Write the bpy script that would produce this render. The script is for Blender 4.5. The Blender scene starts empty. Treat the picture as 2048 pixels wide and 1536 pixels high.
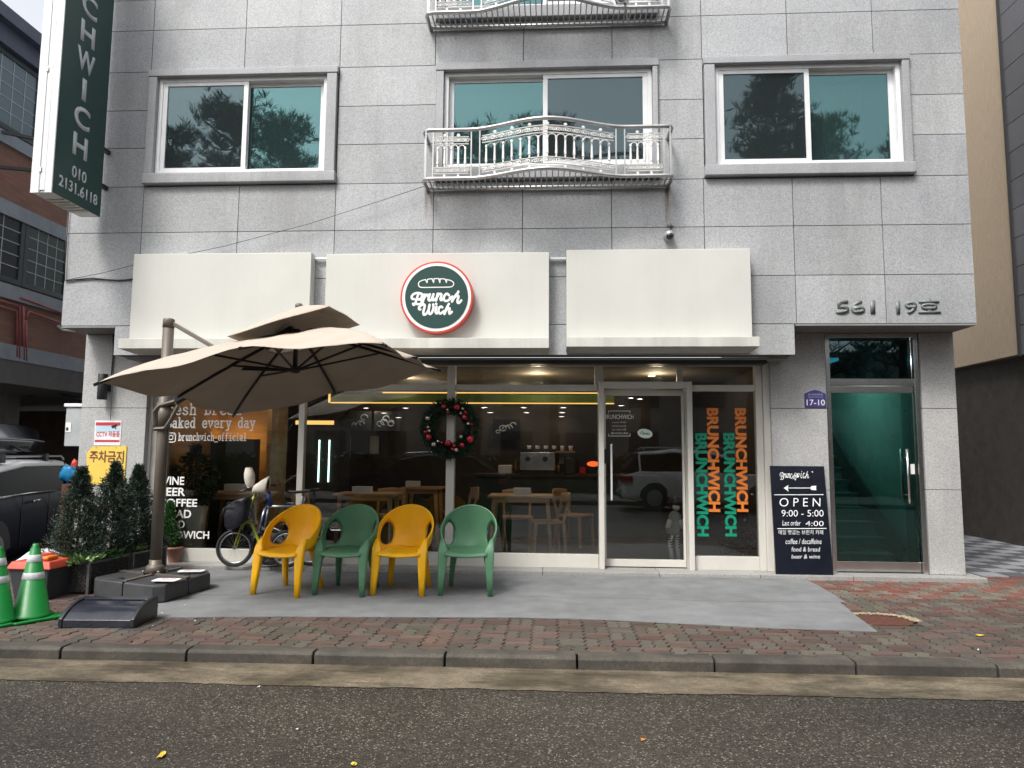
import bpy, bmesh, math, random
from mathutils import Vector, Matrix, noise as mnoise
R = math.radians
random.seed(7)
C = bpy.context.scene.collection
sc = bpy.context.scene

# ------------------------------------------------------------------ camera
CH = 1.35                                   # lens height above the pavement
FPX = 1426.4                                # focal length in px of a 2048 px wide frame
yaw, pitch, roll = .0562211, .09817, .0071874
_f = Vector((-math.sin(yaw)*math.cos(pitch), math.cos(yaw)*math.cos(pitch), math.sin(pitch)))
_r = Vector((math.cos(yaw), math.sin(yaw), 0)); _u = _r.cross(_f)
_r, _u = _r*math.cos(roll)+_u*math.sin(roll), _u*math.cos(roll)-_r*math.sin(roll)
cam = bpy.data.cameras.new('camera'); co = bpy.data.objects.new('camera', cam); C.objects.link(co)
cam.sensor_width = 36; cam.lens = FPX/2048*36; cam.clip_start = .05; cam.clip_end = 600
m = Matrix((( _r.x, _u.x, -_f.x, 0), (_r.y, _u.y, -_f.y, 0), (_r.z, _u.z, -_f.z, CH), (0, 0, 0, 1)))
co.matrix_world = m
sc.camera = co

# ------------------------------------------------------------------ sky and sun (bright overcast, soft sun from the front left)
SUN_AZ, SUN_EL = R(212), R(54)
w = bpy.data.worlds.new('World'); sc.world = w; w.use_nodes = True
nt = w.node_tree; bg = nt.nodes['Background']
sky = nt.nodes.new('ShaderNodeTexSky'); sky.sky_type = 'NISHITA'; sky.sun_disc = False
sky.sun_elevation = SUN_EL; sky.sun_rotation = SUN_AZ; sky.dust_density = 4; sky.air_density = 1.2; sky.ozone_density = 1
hs = nt.nodes.new('ShaderNodeHueSaturation'); hs.inputs['Saturation'].default_value = .22
nt.links.new(sky.outputs[0], hs.inputs['Color']); nt.links.new(hs.outputs[0], bg.inputs['Color'])
bg.inputs['Strength'].default_value = .15
sl = bpy.data.lights.new('sun', 'SUN'); sl.energy = 1.5; sl.angle = R(14); sl.color = (1, .96, .9)
so = bpy.data.objects.new('sun', sl); C.objects.link(so)
sdir = Vector((math.sin(SUN_AZ)*math.cos(SUN_EL), math.cos(SUN_AZ)*math.cos(SUN_EL), math.sin(SUN_EL)))
so.rotation_euler = sdir.to_track_quat('Z', 'Y').to_euler(); so.location = (-5, -8, 14)
sc.view_settings.view_transform = 'Standard'; sc.view_settings.look = 'None'
sc.view_settings.exposure = 0.95; sc.view_settings.gamma = 1; sc.view_settings.use_curve_mapping = False
sc.cycles.max_bounces = 7; sc.cycles.diffuse_bounces = 3; sc.cycles.glossy_bounces = 4; sc.cycles.transparent_max_bounces = 12
sc.cycles.caustics_reflective = False; sc.cycles.caustics_refractive = False
sc.cycles.use_denoising = True; sc.cycles.sample_clamp_indirect = 4

# ------------------------------------------------------------------ survey helpers: a sight line of the survey photo met with a real plane
def ray(x, y): return _r*((x-1024)/FPX)+_f-_u*((y-768)/FPX)
def at(x, y, Y):
    d = ray(x, y); d = d*(Y/d.y); return Vector((d.x, Y, d.z+CH))
def atz(x, y, z=0.):
    d = ray(x, y); d = d*((z-CH)/d.z); return Vector((d.x, d.y, z))
def atx(x, y, X):
    d = ray(x, y); d = d*(X/d.x); return Vector((X, d.y, d.z+CH))

# ------------------------------------------------------------------ mesh builder
LOC = {}
NEEDCOL = set()
class MB:
    def __init__(s): s.v = []; s.f = []; s.c = []; s.col = None
    def face(s, idx): s.f.append(tuple(idx)); s.c.append(s.col)
    def poly(s, pts):
        n = len(s.v); s.v += [Vector(p) for p in pts]; s.face(range(n, n+len(pts)))
    def box(s, x0, y0, z0, x1, y1, z1):
        s.hexa([(x0,y0,z0),(x1,y0,z0),(x1,y1,z0),(x0,y1,z0),(x0,y0,z1),(x1,y0,z1),(x1,y1,z1),(x0,y1,z1)]); return s
    def hexa(s, p):
        n = len(s.v); s.v += [Vector(q) for q in p]
        for q in ((0,3,2,1),(4,5,6,7),(0,1,5,4),(1,2,6,5),(2,3,7,6),(3,0,4,7)): s.face([n+i for i in q])
        return s
    def taper(s, a, b, ax, ay, bx, by):       # tapered box from centre a (bottom) to b (top), half sizes
        a = Vector(a); b = Vector(b)
        s.hexa([a+Vector(q) for q in ((-ax,-ay,0),(ax,-ay,0),(ax,ay,0),(-ax,ay,0))]+[b+Vector(q) for q in ((-bx,-by,0),(bx,-by,0),(bx,by,0),(-bx,by,0))]); return s
    def bar(s, a, b, w, h=None, up=Vector((0,0,1))):
        a = Vector(a); b = Vector(b); h = h or w; d = (b-a).normalized()
        if abs(d.dot(up)) > .98: up = Vector((0,1,0))
        sx = d.cross(up).normalized()*(w/2); sz = sx.cross(d).normalized()*(h/2)
        s.hexa([a-sx-sz, a+sx-sz, a+sx+sz, a-sx+sz, b-sx-sz, b+sx-sz, b+sx+sz, b-sx+sz]); return s
    def prism(s, pts, d):                       # closed polygon extruded along d
        n = len(s.v); k = len(pts); d = Vector(d)
        s.v += [Vector(p) for p in pts]+[Vector(p)+d for p in pts]
        s.face(range(n, n+k)); s.face(range(n+2*k-1, n+k-1, -1))
        for i in range(k): j = (i+1) % k; s.face((n+i, n+k+i, n+k+j, n+j))
        return s
    def tube(s, pts, r, n=8, flat=1., closed=False, cap=True):
        pts = [Vector(p) for p in pts]; k = len(pts)
        rr = r if isinstance(r, (list, tuple)) else [r]*k
        base = len(s.v); prev = None
        for i, p in enumerate(pts):
            if closed: d = pts[(i+1) % k]-pts[i-1]
            else: d = pts[min(i+1, k-1)]-pts[max(i-1, 0)]
            if d.length < 1e-9: d = Vector((0,0,1))
            d.normalize()
            if prev is None:
                u = d.cross(Vector((0,1,0)) if abs(d.y) < .9 else Vector((0,0,1))).normalized()
            else:
                u = prev-d*prev.dot(d)
                if u.length < 1e-6: u = d.orthogonal()
                u.normalize()
            prev = u; v = d.cross(u)
            for a in range(n):
                t = 2*math.pi*a/n; q = (u*math.cos(t)+v*math.sin(t))*rr[i]
                if flat != 1.: q.y *= flat
                s.v.append(p+q)
        for i in range(k if closed else k-1):
            for a in range(n):
                b = (a+1) % n; i2 = (i+1) % k
                s.face((base+i*n+a, base+i*n+b, base+i2*n+b, base+i2*n+a))
        if cap and not closed:
            s.face([base+a for a in range(n)][::-1]); s.face([base+(k-1)*n+a for a in range(n)])
        return s
    def cyl(s, a, b, r, n=16, r2=None): return s.tube([a, b], [r, r if r2 is None else r2], n)
    def lathe(s, prof, cx=0, cy=0, n=24, cap=True):
        base = len(s.v); k = len(prof)
        for r, z in prof:
            for a in range(n):
                t = 2*math.pi*a/n; s.v.append(Vector((cx+r*math.cos(t), cy+r*math.sin(t), z)))
        for i in range(k-1):
            for a in range(n):
                b = (a+1) % n; s.face((base+i*n+a, base+i*n+b, base+(i+1)*n+b, base+(i+1)*n+a))
        if cap: s.face([base+a for a in range(n)][::-1]); s.face([base+(k-1)*n+a for a in range(n)])
        return s
    def ball(s, c, r, n=10, sc_=(1,1,1)):
        c = Vector(c); base = len(s.v); h = n//2
        for i in range(1, h):
            p = math.pi*i/h
            for a in range(n):
                t = 2*math.pi*a/n; s.v.append(c+Vector((math.sin(p)*math.cos(t)*r*sc_[0], math.sin(p)*math.sin(t)*r*sc_[1], math.cos(p)*r*sc_[2])))
        s.v += [c+Vector((0,0,r*sc_[2])), c-Vector((0,0,r*sc_[2]))]; T = len(s.v)-2; B = T+1
        for i in range(h-2):
            for a in range(n):
                b = (a+1) % n; s.face((base+i*n+a, base+(i+1)*n+a, base+(i+1)*n+b, base+i*n+b))
        for a in range(n):
            b = (a+1) % n; s.face((T, base+a, base+b)); s.face((B, base+(h-2)*n+b, base+(h-2)*n+a))
        return s
    def leaf(s, p, d, l, wd):                    # small pointed leaf face
        d = Vector(d).normalized(); sd = d.cross(Vector((random.uniform(-1,1), random.uniform(-1,1), random.uniform(-1,1))))
        if sd.length < 1e-4: sd = d.orthogonal()
        sd.normalize(); p = Vector(p); n = len(s.v)
        s.v += [p, p+d*l*.5+sd*wd, p+d*l, p+d*l*.5-sd*wd]; s.face((n, n+1, n+2, n+3))
    def grid(s, fn, nu, nv):
        base = len(s.v)
        for j in range(nv+1):
            for i in range(nu+1): s.v.append(Vector(fn(i/nu, j/nv)))
        for j in range(nv):
            for i in range(nu):
                a = base+j*(nu+1)+i; s.face((a, a+1, a+nu+2, a+nu+1))
        return s
    def build(s, name, mat, parent=None, smooth=False, bev=0, segs=2, local=False, solid=0, sub=0):
        off = Vector((0,0,0)) if local or parent is None else LOC.get(parent.name, Vector((0,0,0)))
        me = bpy.data.meshes.new(name); me.from_pydata([v-off for v in s.v], [], s.f)
        if s.col is not None or mat.name in NEEDCOL:
            ca = me.color_attributes.new('Col', 'FLOAT_COLOR', 'CORNER'); i = 0
            for fi, f in enumerate(s.f):
                c = s.c[fi] or (1,1,1)
                for _ in f: ca.data[i].color = (*c, 1); i += 1
        me.validate(); me.update()
        if smooth:
            for p in me.polygons: p.use_smooth = True
        me.materials.append(mat)
        o = bpy.data.objects.new(name, me); C.objects.link(o)
        if parent: o.parent = parent; LOC[o.name] = off
        if solid: md = o.modifiers.new('s', 'SOLIDIFY'); md.thickness = solid; md.offset = 0
        if bev:
            md = o.modifiers.new('b', 'BEVEL'); md.width = bev; md.segments = segs; md.limit_method = 'ANGLE'; md.angle_limit = R(35)
            for p in me.polygons: p.use_smooth = True
            wn = o.modifiers.new('w', 'WEIGHTED_NORMAL'); wn.keep_sharp = False
        if sub: md = o.modifiers.new('u', 'SUBSURF'); md.levels = sub; md.render_levels = sub
        return o
def bx(*a): return MB().box(*a)
def tag(o, label=None, cat=None, group=None, kind=None):
    if label: o['label'] = label
    if cat: o['category'] = cat
    if group: o['group'] = group
    if kind: o['kind'] = kind
    return o
def thing(name, label, cat, loc=(0,0,0), rz=0, group=None):
    o = bpy.data.objects.new(name, None); C.objects.link(o); o.location = loc; o.rotation_euler = (0,0,rz)
    o.empty_display_size = .1; LOC[o.name] = Vector(loc); tag(o, label, cat, group); return o
def copy_tree(o, parent=None):
    c = o.copy(); C.objects.link(c); c.parent = parent
    for ch in list(o.children): copy_tree(ch, c)
    return c

# ------------------------------------------------------------------ materials
def srgb(r, g, b):
    def f(c): c /= 255; return c/12.92 if c <= .04045 else ((c+.055)/1.055)**2.4
    return (f(r), f(g), f(b))
MC = {}
class NT:
    def __init__(s, name):
        s.m = bpy.data.materials.new(name); s.m.use_nodes = True; s.t = s.m.node_tree; s.b = s.t.nodes['Principled BSDF']
        s.tc = s.t.nodes.new('ShaderNodeTexCoord'); s.o = s.t.nodes['Material Output']
    def n(s, typ, **kw):
        nd = s.t.nodes.new('ShaderNode'+typ)
        for k, v in kw.items():
            if k in nd.inputs: nd.inputs[k].default_value = v
            else: setattr(nd, k, v)
        return nd
    def l(s, a, b): s.t.links.new(a, b)
    def noise(s, scale, detail=4, rough=.55, stretch=None, src='Object'):
        nd = s.n('TexNoise', Scale=scale, Detail=detail, Roughness=rough)
        c = s.tc.outputs[src]
        if stretch:
            mp = s.n('Mapping'); mp.inputs['Scale'].default_value = stretch; s.l(c, mp.inputs[0]); c = mp.outputs[0]
        s.l(c, nd.inputs['Vector']); return nd.outputs['Fac']
    def ramp(s, fac, stops):
        r = s.n('ValToRGB'); e = r.color_ramp.elements
        while len(e) < len(stops): e.new(.5)
        for i, (p, c) in enumerate(stops): e[i].position = p; e[i].color = (*c, 1) if len(c) == 3 else c
        s.l(fac, r.inputs[0]); return r.outputs[0]
    def mix(s, fac, a, b, mode='MIX'):
        x = s.n('MixRGB', blend_type=mode)
        for i, q in ((0, fac), (1, a), (2, b)):
            if hasattr(q, 'is_output'): s.l(q, x.inputs[i])
            else: x.inputs[i].default_value = q if i == 0 else (*q[:3], 1)
        return x.outputs[0]
    def bump(s, h, strength=.3, dist=.01, prev=None):
        b = s.n('Bump', Strength=strength, Distance=dist); s.l(h, b.inputs['Height'])
        if prev: s.l(prev, b.inputs['Normal'])
        s.l(b.outputs[0], s.b.inputs['Normal']); return b.outputs[0]
def pm(name, col, rough=.5, metal=0, var=.12, scale=6, bump=.0, bscale=60, rvar=.15, coat=0, spec=.5, grime=0, vcol=False, streak=0):
    if name in MC: return MC[name]
    k = NT(name); b = k.b
    n1 = k.noise(scale, 5, .6)
    lo = tuple(c*(1-var) for c in col); hi = tuple(min(1, c*(1+var)) for c in col)
    c = k.ramp(n1, [(.3, lo), (.7, hi)])
    if vcol:
        a = k.n('VertexColor', layer_name='Col'); c = k.mix(1, c, a.outputs[0], 'MULTIPLY')
    if grime:
        g = k.noise(scale*.35, 6, .7, (1, 1, .35)); g = k.ramp(g, [(.45, (0,0,0)), (.75, (grime,)*3)])
        c = k.mix(g, c, tuple(x*.35 for x in col))
    if streak:
        g2 = k.noise(4, 7, .75, (1, 1, .06)); g3 = k.noise(.9, 3, .5); c = k.mix(k.ramp(g2, [(.48, (0,0,0)), (.72, (streak,)*3)]), c, tuple(x*.62 for x in col)); c = k.mix(1, c, k.ramp(g3, [(.3, (.93,.93,.92)), (.7, (1.03,1.03,1.03))]), 'MULTIPLY')
    k.l(c, b.inputs['Base Color'])
    n2 = k.noise(scale*2.3, 4, .6)
    mr = k.n('MapRange'); mr.inputs[3].default_value = max(.02, rough-rvar*rough); mr.inputs[4].default_value = min(1, rough+rvar*rough)
    k.l(n2, mr.inputs[0]); k.l(mr.outputs[0], b.inputs['Roughness'])
    b.inputs['Metallic'].default_value = metal; b.inputs['Specular IOR Level'].default_value = spec
    if coat: b.inputs['Coat Weight'].default_value = coat; b.inputs['Coat Roughness'].default_value = .08
    if bump: k.bump(k.noise(bscale, 4, .6), bump, .004)
    MC[name] = k.m; return k.m
def emit(name, col, st):
    k = NT(name); e = k.n('Emission'); e.inputs[0].default_value = (*col, 1); e.inputs[1].default_value = st
    k.l(e.outputs[0], k.o.inputs[0]); return k.m
def granite(name, base=.36, tint=(1.0,1.0,1.02), streak=1., speck=95, rough=.55):
    k = NT(name)
    a = k.noise(speck, 2, .8); b_ = k.noise(speck*2.3, 2, .7); g = k.noise(1.1, 4, .6)
    t = lambda v: tuple(base*v*x for x in tint)
    c = k.ramp(a, [(.35, t(.52)), (.45, t(.90)), (.56, t(1.06)), (.67, t(1.45))])
    c2 = k.ramp(b_, [(.38, t(.5)), (.5, t(1.0)), (.62, t(1.5))])
    c = k.mix(.42, c, c2)
    c = k.mix(1, c, k.ramp(g, [(.3, (.86,.86,.87)), (.7, (1.08,1.08,1.07))]), 'MULTIPLY')
    if streak:
        s1 = k.noise(2.2, 6, .7, (1, 1, .16)); s2 = k.noise(7, 5, .7, (1, 1, .07))
        c = k.mix(k.ramp(s1, [(.5, (0,0,0)), (.75, (.42*streak,)*3)]), c, tuple(base*.55*x for x in (1.0,.98,.95)))
        c = k.mix(k.ramp(s2, [(.56, (0,0,0)), (.8, (.3*streak,)*3)]), c, tuple(base*.5*x for x in (1.0,.97,.93)))
    at_ = k.n('VertexColor', layer_name='Col')
    c = k.mix(1, c, at_.outputs[0], 'MULTIPLY')
    k.l(c, k.b.inputs['Base Color']); k.b.inputs['Roughness'].default_value = rough
    k.bump(a, .15, .003); NEEDCOL.add(name); return k.m
def glass(name, tint, refl, refl_tint=(1,1,1), rough=0.0, wob=0., haze=0.):
    k = NT(name)
    tr = k.n('BsdfTransparent'); tr.inputs[0].default_value = (*tint, 1)
    gl = k.n('BsdfGlossy'); gl.inputs[0].default_value = (*refl_tint, 1); gl.inputs['Roughness'].default_value = rough
    if wob:
        n = k.noise(1.3, 2, .4); bm = k.n('Bump', Strength=wob, Distance=.02); k.l(n, bm.inputs['Height']); k.l(bm.outputs[0], gl.inputs['Normal'])
    fr = k.n('Fresnel', IOR=1.5); ad = k.n('Math', operation='ADD'); ad.inputs[1].default_value = refl; ad.use_clamp = True
    k.l(fr.outputs[0], ad.inputs[0])
    mx = k.n('MixShader'); k.l(ad.outputs[0], mx.inputs[0]); k.l(tr.outputs[0], mx.inputs[1]); k.l(gl.outputs[0], mx.inputs[2])
    out = mx.outputs[0]
    if haze:
        df = k.n('BsdfDiffuse'); df.inputs[0].default_value = (*[x*.5 for x in refl_tint], 1)
        m2 = k.n('MixShader'); m2.inputs[0].default_value = haze; k.l(out, m2.inputs[1]); k.l(df.outputs[0], m2.inputs[2]); out = m2.outputs[0]
    k.l(out, k.o.inputs[0]); return k.m

M = {}
M['granite'] = granite('granite_cladding', .375, (.975,1.005,1.035), speck=80)
M['granite_trim'] = granite('granite_trim', .36, (.98,1,1.05), 1.3)
M['granite_pillar'] = granite('granite_pillar', .42, (1,1,1), .7, speck=80)
M['granite_step'] = granite('granite_step', .33, (1.02,1,.96), 1.4)
M['joint'] = pm('dark_joint', (.09,.088,.085), .9, var=.3)
M['pvc'] = pm('white_window_frame', (.74,.75,.76), .35, var=.03, grime=.25, scale=4)
M['cream'] = pm('cream_frame_paint', (.62,.60,.55), .4, var=.04, grime=.2, scale=3)
M['board'] = pm('signboard_white_panel', (.58,.58,.545), .45, var=.03, grime=.12, scale=1.2, streak=.10)
M['ledge'] = pm('signboard_ledge_paint', (.58,.58,.54), .5, var=.05, grime=.5, scale=3, streak=.5)
M['dark'] = pm('dark_void', (.03,.03,.033), .8)
M['soffit'] = pm('soffit_panel', (.22,.22,.22), .7)
M['chrome'] = pm('stainless_steel', (.62,.62,.62), .22, 1, var=.08, rvar=.4)
M['steel_rail'] = pm('dull_steel_rail', (.48,.48,.48), .38, .7, var=.15, grime=.3)
M['alu_white'] = pm('white_cast_aluminium', (.80,.79,.77), .45, .1, var=.05, grime=.4, scale=9)
M['black'] = pm('black_plastic', (.018,.018,.02), .38, var=.2, bump=.1)
M['white'] = pm('white_vinyl', (.82,.82,.80), .5, var=.02)
M['orange_v'] = pm('orange_vinyl', (.72,.20,.03), .5, var=.03)
M['green_v'] = pm('green_vinyl', (.0,.26,.15), .5, var=.03)
M['sign_green'] = pm('dark_green_sign_face', srgb(38,68,64), .35, var=.04)
M['letter_grey'] = pm('sign_letter_grey', (.50,.53,.56), .5, var=.03)
M['red_rim'] = pm('red_sign_rim', (.55,.07,.05), .35, var=.05)
M['wood'] = None
def wood(name, col, sc_=4):
    k = NT(name); n = k.noise(sc_, 6, .6, (1, 1, 8)); c = k.ramp(n, [(.3, tuple(x*.6 for x in col)), (.7, col)])
    k.l(c, k.b.inputs['Base Color']); k.b.inputs['Roughness'].default_value = .45; return k.m
M['wood'] = wood('light_oak', (.62,.38,.19)); M['panelwood'] = wood('warm_wood_panel', (.45,.27,.11), 2)
M['gl_shop'] = glass('shop_glass', (.94,.95,.94), .026, (.95,.98,1), 0, .05)
M['gl_teal'] = glass('teal_window_glass', (.28,.58,.56), .13, (.40,.66,.68), 0.008, .16, .085)
M['gl_grey'] = glass('grey_window_glass', (.30,.42,.42), .075, (.48,.62,.66), .008, .22, .075)
M['gl_door'] = glass('green_door_glass', (.33,.66,.63), .05, (.7,.95,.9), 0, .05, .0)
M['gl_dark'] = glass('dark_car_glass', (.03,.035,.04), .10)
M['gl_blue'] = glass('blue_grey_glass', (.15,.2,.22), .35, (.6,.75,.85), 0, .2)

def foliage(name, c1, c2, rough=.6):
    k = NT(name); a = k.n('VertexColor', layer_name='Col'); n = k.noise(9, 4, .7)
    c = k.mix(1, k.ramp(n, [(.3, c1), (.7, c2)]), a.outputs[0], 'MULTIPLY'); k.l(c, k.b.inputs['Base Color'])
    k.b.inputs['Roughness'].default_value = rough; k.b.inputs['Specular IOR Level'].default_value = .3; NEEDCOL.add(name); return k.m
M['conifer'] = foliage('dark_conifer_needles', (.028,.046,.038), (.06,.085,.062))
M['cypress'] = foliage('bright_cypress_needles', (.03,.09,.025), (.07,.17,.05))
M['ivy'] = foliage('pale_green_leaves', (.10,.20,.06), (.30,.40,.20))
M['houseplant'] = foliage('indoor_plant_leaves', (.012,.035,.02), (.03,.07,.035))
M['wreath'] = foliage('wreath_needles', (.012,.035,.022), (.03,.07,.04))
M['pine'] = foliage('pine_needles', (.05,.09,.05), (.11,.17,.09))
M['bark'] = pm('bark', (.10,.07,.05), .9, var=.3, bump=.5)

# ------------------------------------------------------------------ lettering
def txt(s, O, U, V, mat, parent, name, ext=.003, bold=0., shear=0., wspace=1., lspace=1.):
    cu = bpy.data.curves.new('t', 'FONT'); cu.body = s; cu.size = 1; cu.offset = bold; cu.shear = shear; cu.resolution_u = 4
    cu.space_character = wspace; cu.space_line = lspace; cu.align_x = 'LEFT'
    to = bpy.data.objects.new('t', cu); C.objects.link(to)
    dg = bpy.context.evaluated_depsgraph_get(); dg.update()
    me = bpy.data.meshes.new_from_object(to.evaluated_get(dg)); bpy.data.objects.remove(to); bpy.data.curves.remove(cu)
    xs = [v.co.x for v in me.vertices]; ys = [v.co.y for v in me.vertices]
    if not xs: return None
    x0, x1, y0, y1 = min(xs), max(xs), min(ys), max(ys)
    O = Vector(O); U = Vector(U); V = Vector(V); N = U.cross(V).normalized()
    off = LOC.get(parent.name, Vector()) if parent else Vector()
    bm = bmesh.new(); bm.from_mesh(me)
    for v in bm.verts:
        a = (v.co.x-x0)/(x1-x0); b = (v.co.y-y0)/(y1-y0); v.co = O+U*a+V*b+N*ext-off
    if ext > .0025:
        r = bmesh.ops.extrude_face_region(bm, geom=bm.faces[:])
        for g in r['geom']:
            if isinstance(g, bmesh.types.BMVert): g.co -= N*(ext*.92)
    bm.to_mesh(me); bm.free(); me.materials.clear(); me.materials.append(mat); me.name = name
    o = bpy.data.objects.new(name, me); C.objects.link(o)
    if parent: o.parent = parent; LOC[o.name] = off
    return o
def tp(s, x0, y0, x1, y1, Y, mat, parent, name, **kw):     # box on a plane facing the street
    a = at(x0, y0, Y); b = at(x1, y1, Y)
    return txt(s, (a.x, Y, b.z), (b.x-a.x, 0, 0), (0, 0, a.z-b.z), mat, parent, name, **kw)
def smooth_line(p, k=5):
    if len(p) < 3: return p
    out = []
    for i in range(len(p)-1):
        a = p[max(i-1, 0)]; b = p[i]; c = p[i+1]; d = p[min(i+2, len(p)-1)]
        for j in range(k):
            t = j/k
            out.append(tuple(.5*((2*b[q])+(-a[q]+c[q])*t+(2*a[q]-5*b[q]+4*c[q]-d[q])*t*t+(-a[q]+3*b[q]-3*c[q]+d[q])*t*t*t) for q in (0, 1)))
    out.append(p[-1]); return out
def strokes(lines, fn, w, mat, parent, name, smooth=True, flat=.25, n=6):   # brush lettering as thin flat ribbons with round ends
    mb = MB(); k = 0
    o0 = Vector(fn(*( (lines[0][0] if isinstance(lines[0], tuple) else lines[0])[0]))); px, py = (lines[0][0] if isinstance(lines[0], tuple) else lines[0])[0]
    e = Vector(fn(px+1, py))-o0; g = Vector(fn(px, py+1))-o0; N = e.cross(g).normalized()
    if N.y > 0: N = -N
    for ln in lines:
        ww = w
        if isinstance(ln, tuple): ln, ww = ln
        p = [Vector(fn(*q)) for q in (smooth_line(ln) if smooth else ln)]
        q_ = [p[0]]
        for a in p[1:]:
            if (a-q_[-1]).length > ww*.15: q_.append(a)
        p = q_; k += 1; lift = N*(.0008+.00015*(k % 7))
        if len(p) == 1: p.append(p[0]+Vector((ww*.3, 0, 0)))
        L, R_ = [], []
        for i, a in enumerate(p):
            d0 = (a-p[i-1]).normalized() if i else (p[1]-a).normalized(); d1 = (p[i+1]-a).normalized() if i < len(p)-1 else d0
            t = (d0+d1); t = t.normalized() if t.length > .3 else d1
            s = t.cross(N).normalized(); m_ = min(1.6, 1/max(.4, s.dot(d1.cross(N).normalized())))
            L.append(a+s*ww*m_+lift); R_.append(a-s*ww*m_+lift)
        def cap(c, s, t): return [c+(s*math.cos(R(q))+t*math.sin(R(q)))*ww+lift for q in (30, 60, 90, 120, 150)]
        d = (p[0]-p[1]).normalized(); s = d.cross(N).normalized(); mb.poly([R_[0]]+cap(p[0], s, d)+[L[0]])
        d = (p[-1]-p[-2]).normalized(); s = d.cross(N).normalized(); mb.poly([L[-1]]+cap(p[-1], s, d)+[R_[-1]])
        for i in range(len(p)-1): mb.poly([L[i], L[i+1], R_[i+1], R_[i]])
    return mb.build(name, mat, parent)
# ================================================================== GROUND
def YK(x): return 4.893+(x+3.8)*.0145                      # front face of the kerb
def asphalt():
    k = NT('worn_asphalt'); v = k.n('TexVoronoi', Scale=62); k.l(k.tc.outputs['Object'], v.inputs['Vector'])
    v2 = k.n('TexVoronoi', Scale=135); k.l(k.tc.outputs['Object'], v2.inputs['Vector'])
    sp = k.n('SeparateColor'); k.l(v.outputs['Color'], sp.inputs[0]); sp2 = k.n('SeparateColor'); k.l(v2.outputs['Color'], sp2.inputs[0])
    n = k.noise(.8, 5, .6); n2 = k.noise(5, 5, .7)
    base = k.ramp(n, [(.3, (.023,.020,.0165)), (.7, (.044,.036,.027))])
    c = k.mix(k.ramp(sp.outputs[0], [(.35, (0,0,0)), (.9, (.8,.8,.8))]), base, (.066,.057,.046))
    c = k.mix(k.ramp(sp2.outputs[1], [(.90, (0,0,0)), (.96, (.8,.8,.8))]), c, (.25,.235,.20))
    c = k.mix(k.ramp(sp2.outputs[0], [(.60, (0,0,0)), (.8, (.85,.85,.85))]), c, (.012,.011,.011))
    c = k.mix(k.ramp(n2, [(.45, (0,0,0)), (.7, (.35,.35,.35))]), c, (.035,.030,.026))
    n5 = k.noise(.45, 4, .6, (.25, 1, 1)); c = k.mix(1, c, k.ramp(n5, [(.38, (.62,.60,.58)), (.62, (1.25,1.22,1.17))]), 'MULTIPLY'); k.l(c, k.b.inputs['Base Color'])
    mr = k.n('MapRange'); mr.inputs[3].default_value = .32; mr.inputs[4].default_value = .75; k.l(n, mr.inputs[0]); k.l(mr.outputs[0], k.b.inputs['Roughness'])
    k.bump(v.outputs['Distance'], .55, .006); return k.m
def concrete(name, c1, c2, sc_=3, rough=.8, bump=.3, wet=0):
    k = NT(name); n = k.noise(sc_, 7, .65); n2 = k.noise(60, 4, .7); n3 = k.noise(.9, 4, .6, (1, 2.5, 1))
    c = k.ramp(n, [(.3, c1), (.7, c2)]); c = k.mix(k.ramp(n2, [(.4, (.45,.45,.45)), (.6, (0,0,0))]), c, tuple(x*.5 for x in c1))
    c = k.mix(k.ramp(n3, [(.48, (0,0,0)), (.66, (.7,.7,.7))]), c, tuple(x*.55 for x in c1))
    if wet:
        n6 = k.noise(1.7, 7, .75, (.6, 2.2, 1)); c = k.mix(k.ramp(n6, [(.46, (0,0,0)), (.60, (.85,.85,.85))]), c, tuple(x*.42 for x in c1)); n7 = k.noise(14, 5, .7); c = k.mix(1, c, k.ramp(n7, [(.3, (.78,.78,.78)), (.7, (1.2,1.2,1.2))]), 'MULTIPLY')
    k.l(c, k.b.inputs['Base Color']); k.b.inputs['Roughness'].default_value = rough
    if wet:
        mr = k.n('MapRange'); mr.inputs[1].default_value = .35; mr.inputs[2].default_value = .6; mr.inputs[3].default_value = rough; mr.inputs[4].default_value = wet; k.l(n3, mr.inputs[0]); k.l(mr.outputs[0], k.b.inputs['Roughness'])
    k.bump(n2, bump, .004); return k.m
M['asphalt'] = asphalt()
M['gutter'] = concrete('gutter_concrete', (.095,.077,.052), (.26,.215,.15), 2.5, .7, .35, .4)
M['kerb'] = concrete('kerb_concrete', (.042,.038,.031), (.115,.102,.082), 5, .8, .4)
M['bed'] = pm('paving_sand_bed', (.035,.03,.025), .95, var=.3)
M['alley'] = concrete('alley_concrete', (.06,.058,.055), (.11,.105,.10), 2)
def struct(o): o['kind'] = 'structure'; return o
mb = MB(); mb.grid(lambda u, v: (-70+140*u, -70+160*v, -.098), 8, 8); struct(mb.build('ground', M['alley']))
mb = MB(); mb.grid(lambda u, v: (-40+80*u, -3.6+(YK(-40+80*u)-.40+3.6)*v, -.085), 60, 2); struct(mb.build('road', M['asphalt']))
mb = MB()
def gw(x): return .44+.02*mnoise.noise(Vector((x*1.1, 0, 0)))+.018*mnoise.noise(Vector((x*5, 3, 0)))+.012*mnoise.noise(Vector((x*17, 7, 0)))
for i in range(1600):
    x0 = -40+i*.05; x1 = x0+.05
    w0 = gw(x0); w1 = gw(x1)
    mb.poly([(x0, YK(x0)-w0, -.081), (x1, YK(x1)-w1, -.081), (x1, YK(x1)-.0, -.079), (x0, YK(x0)-.0, -.079)])
struct(mb.build('gutter', M['gutter']))
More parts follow.
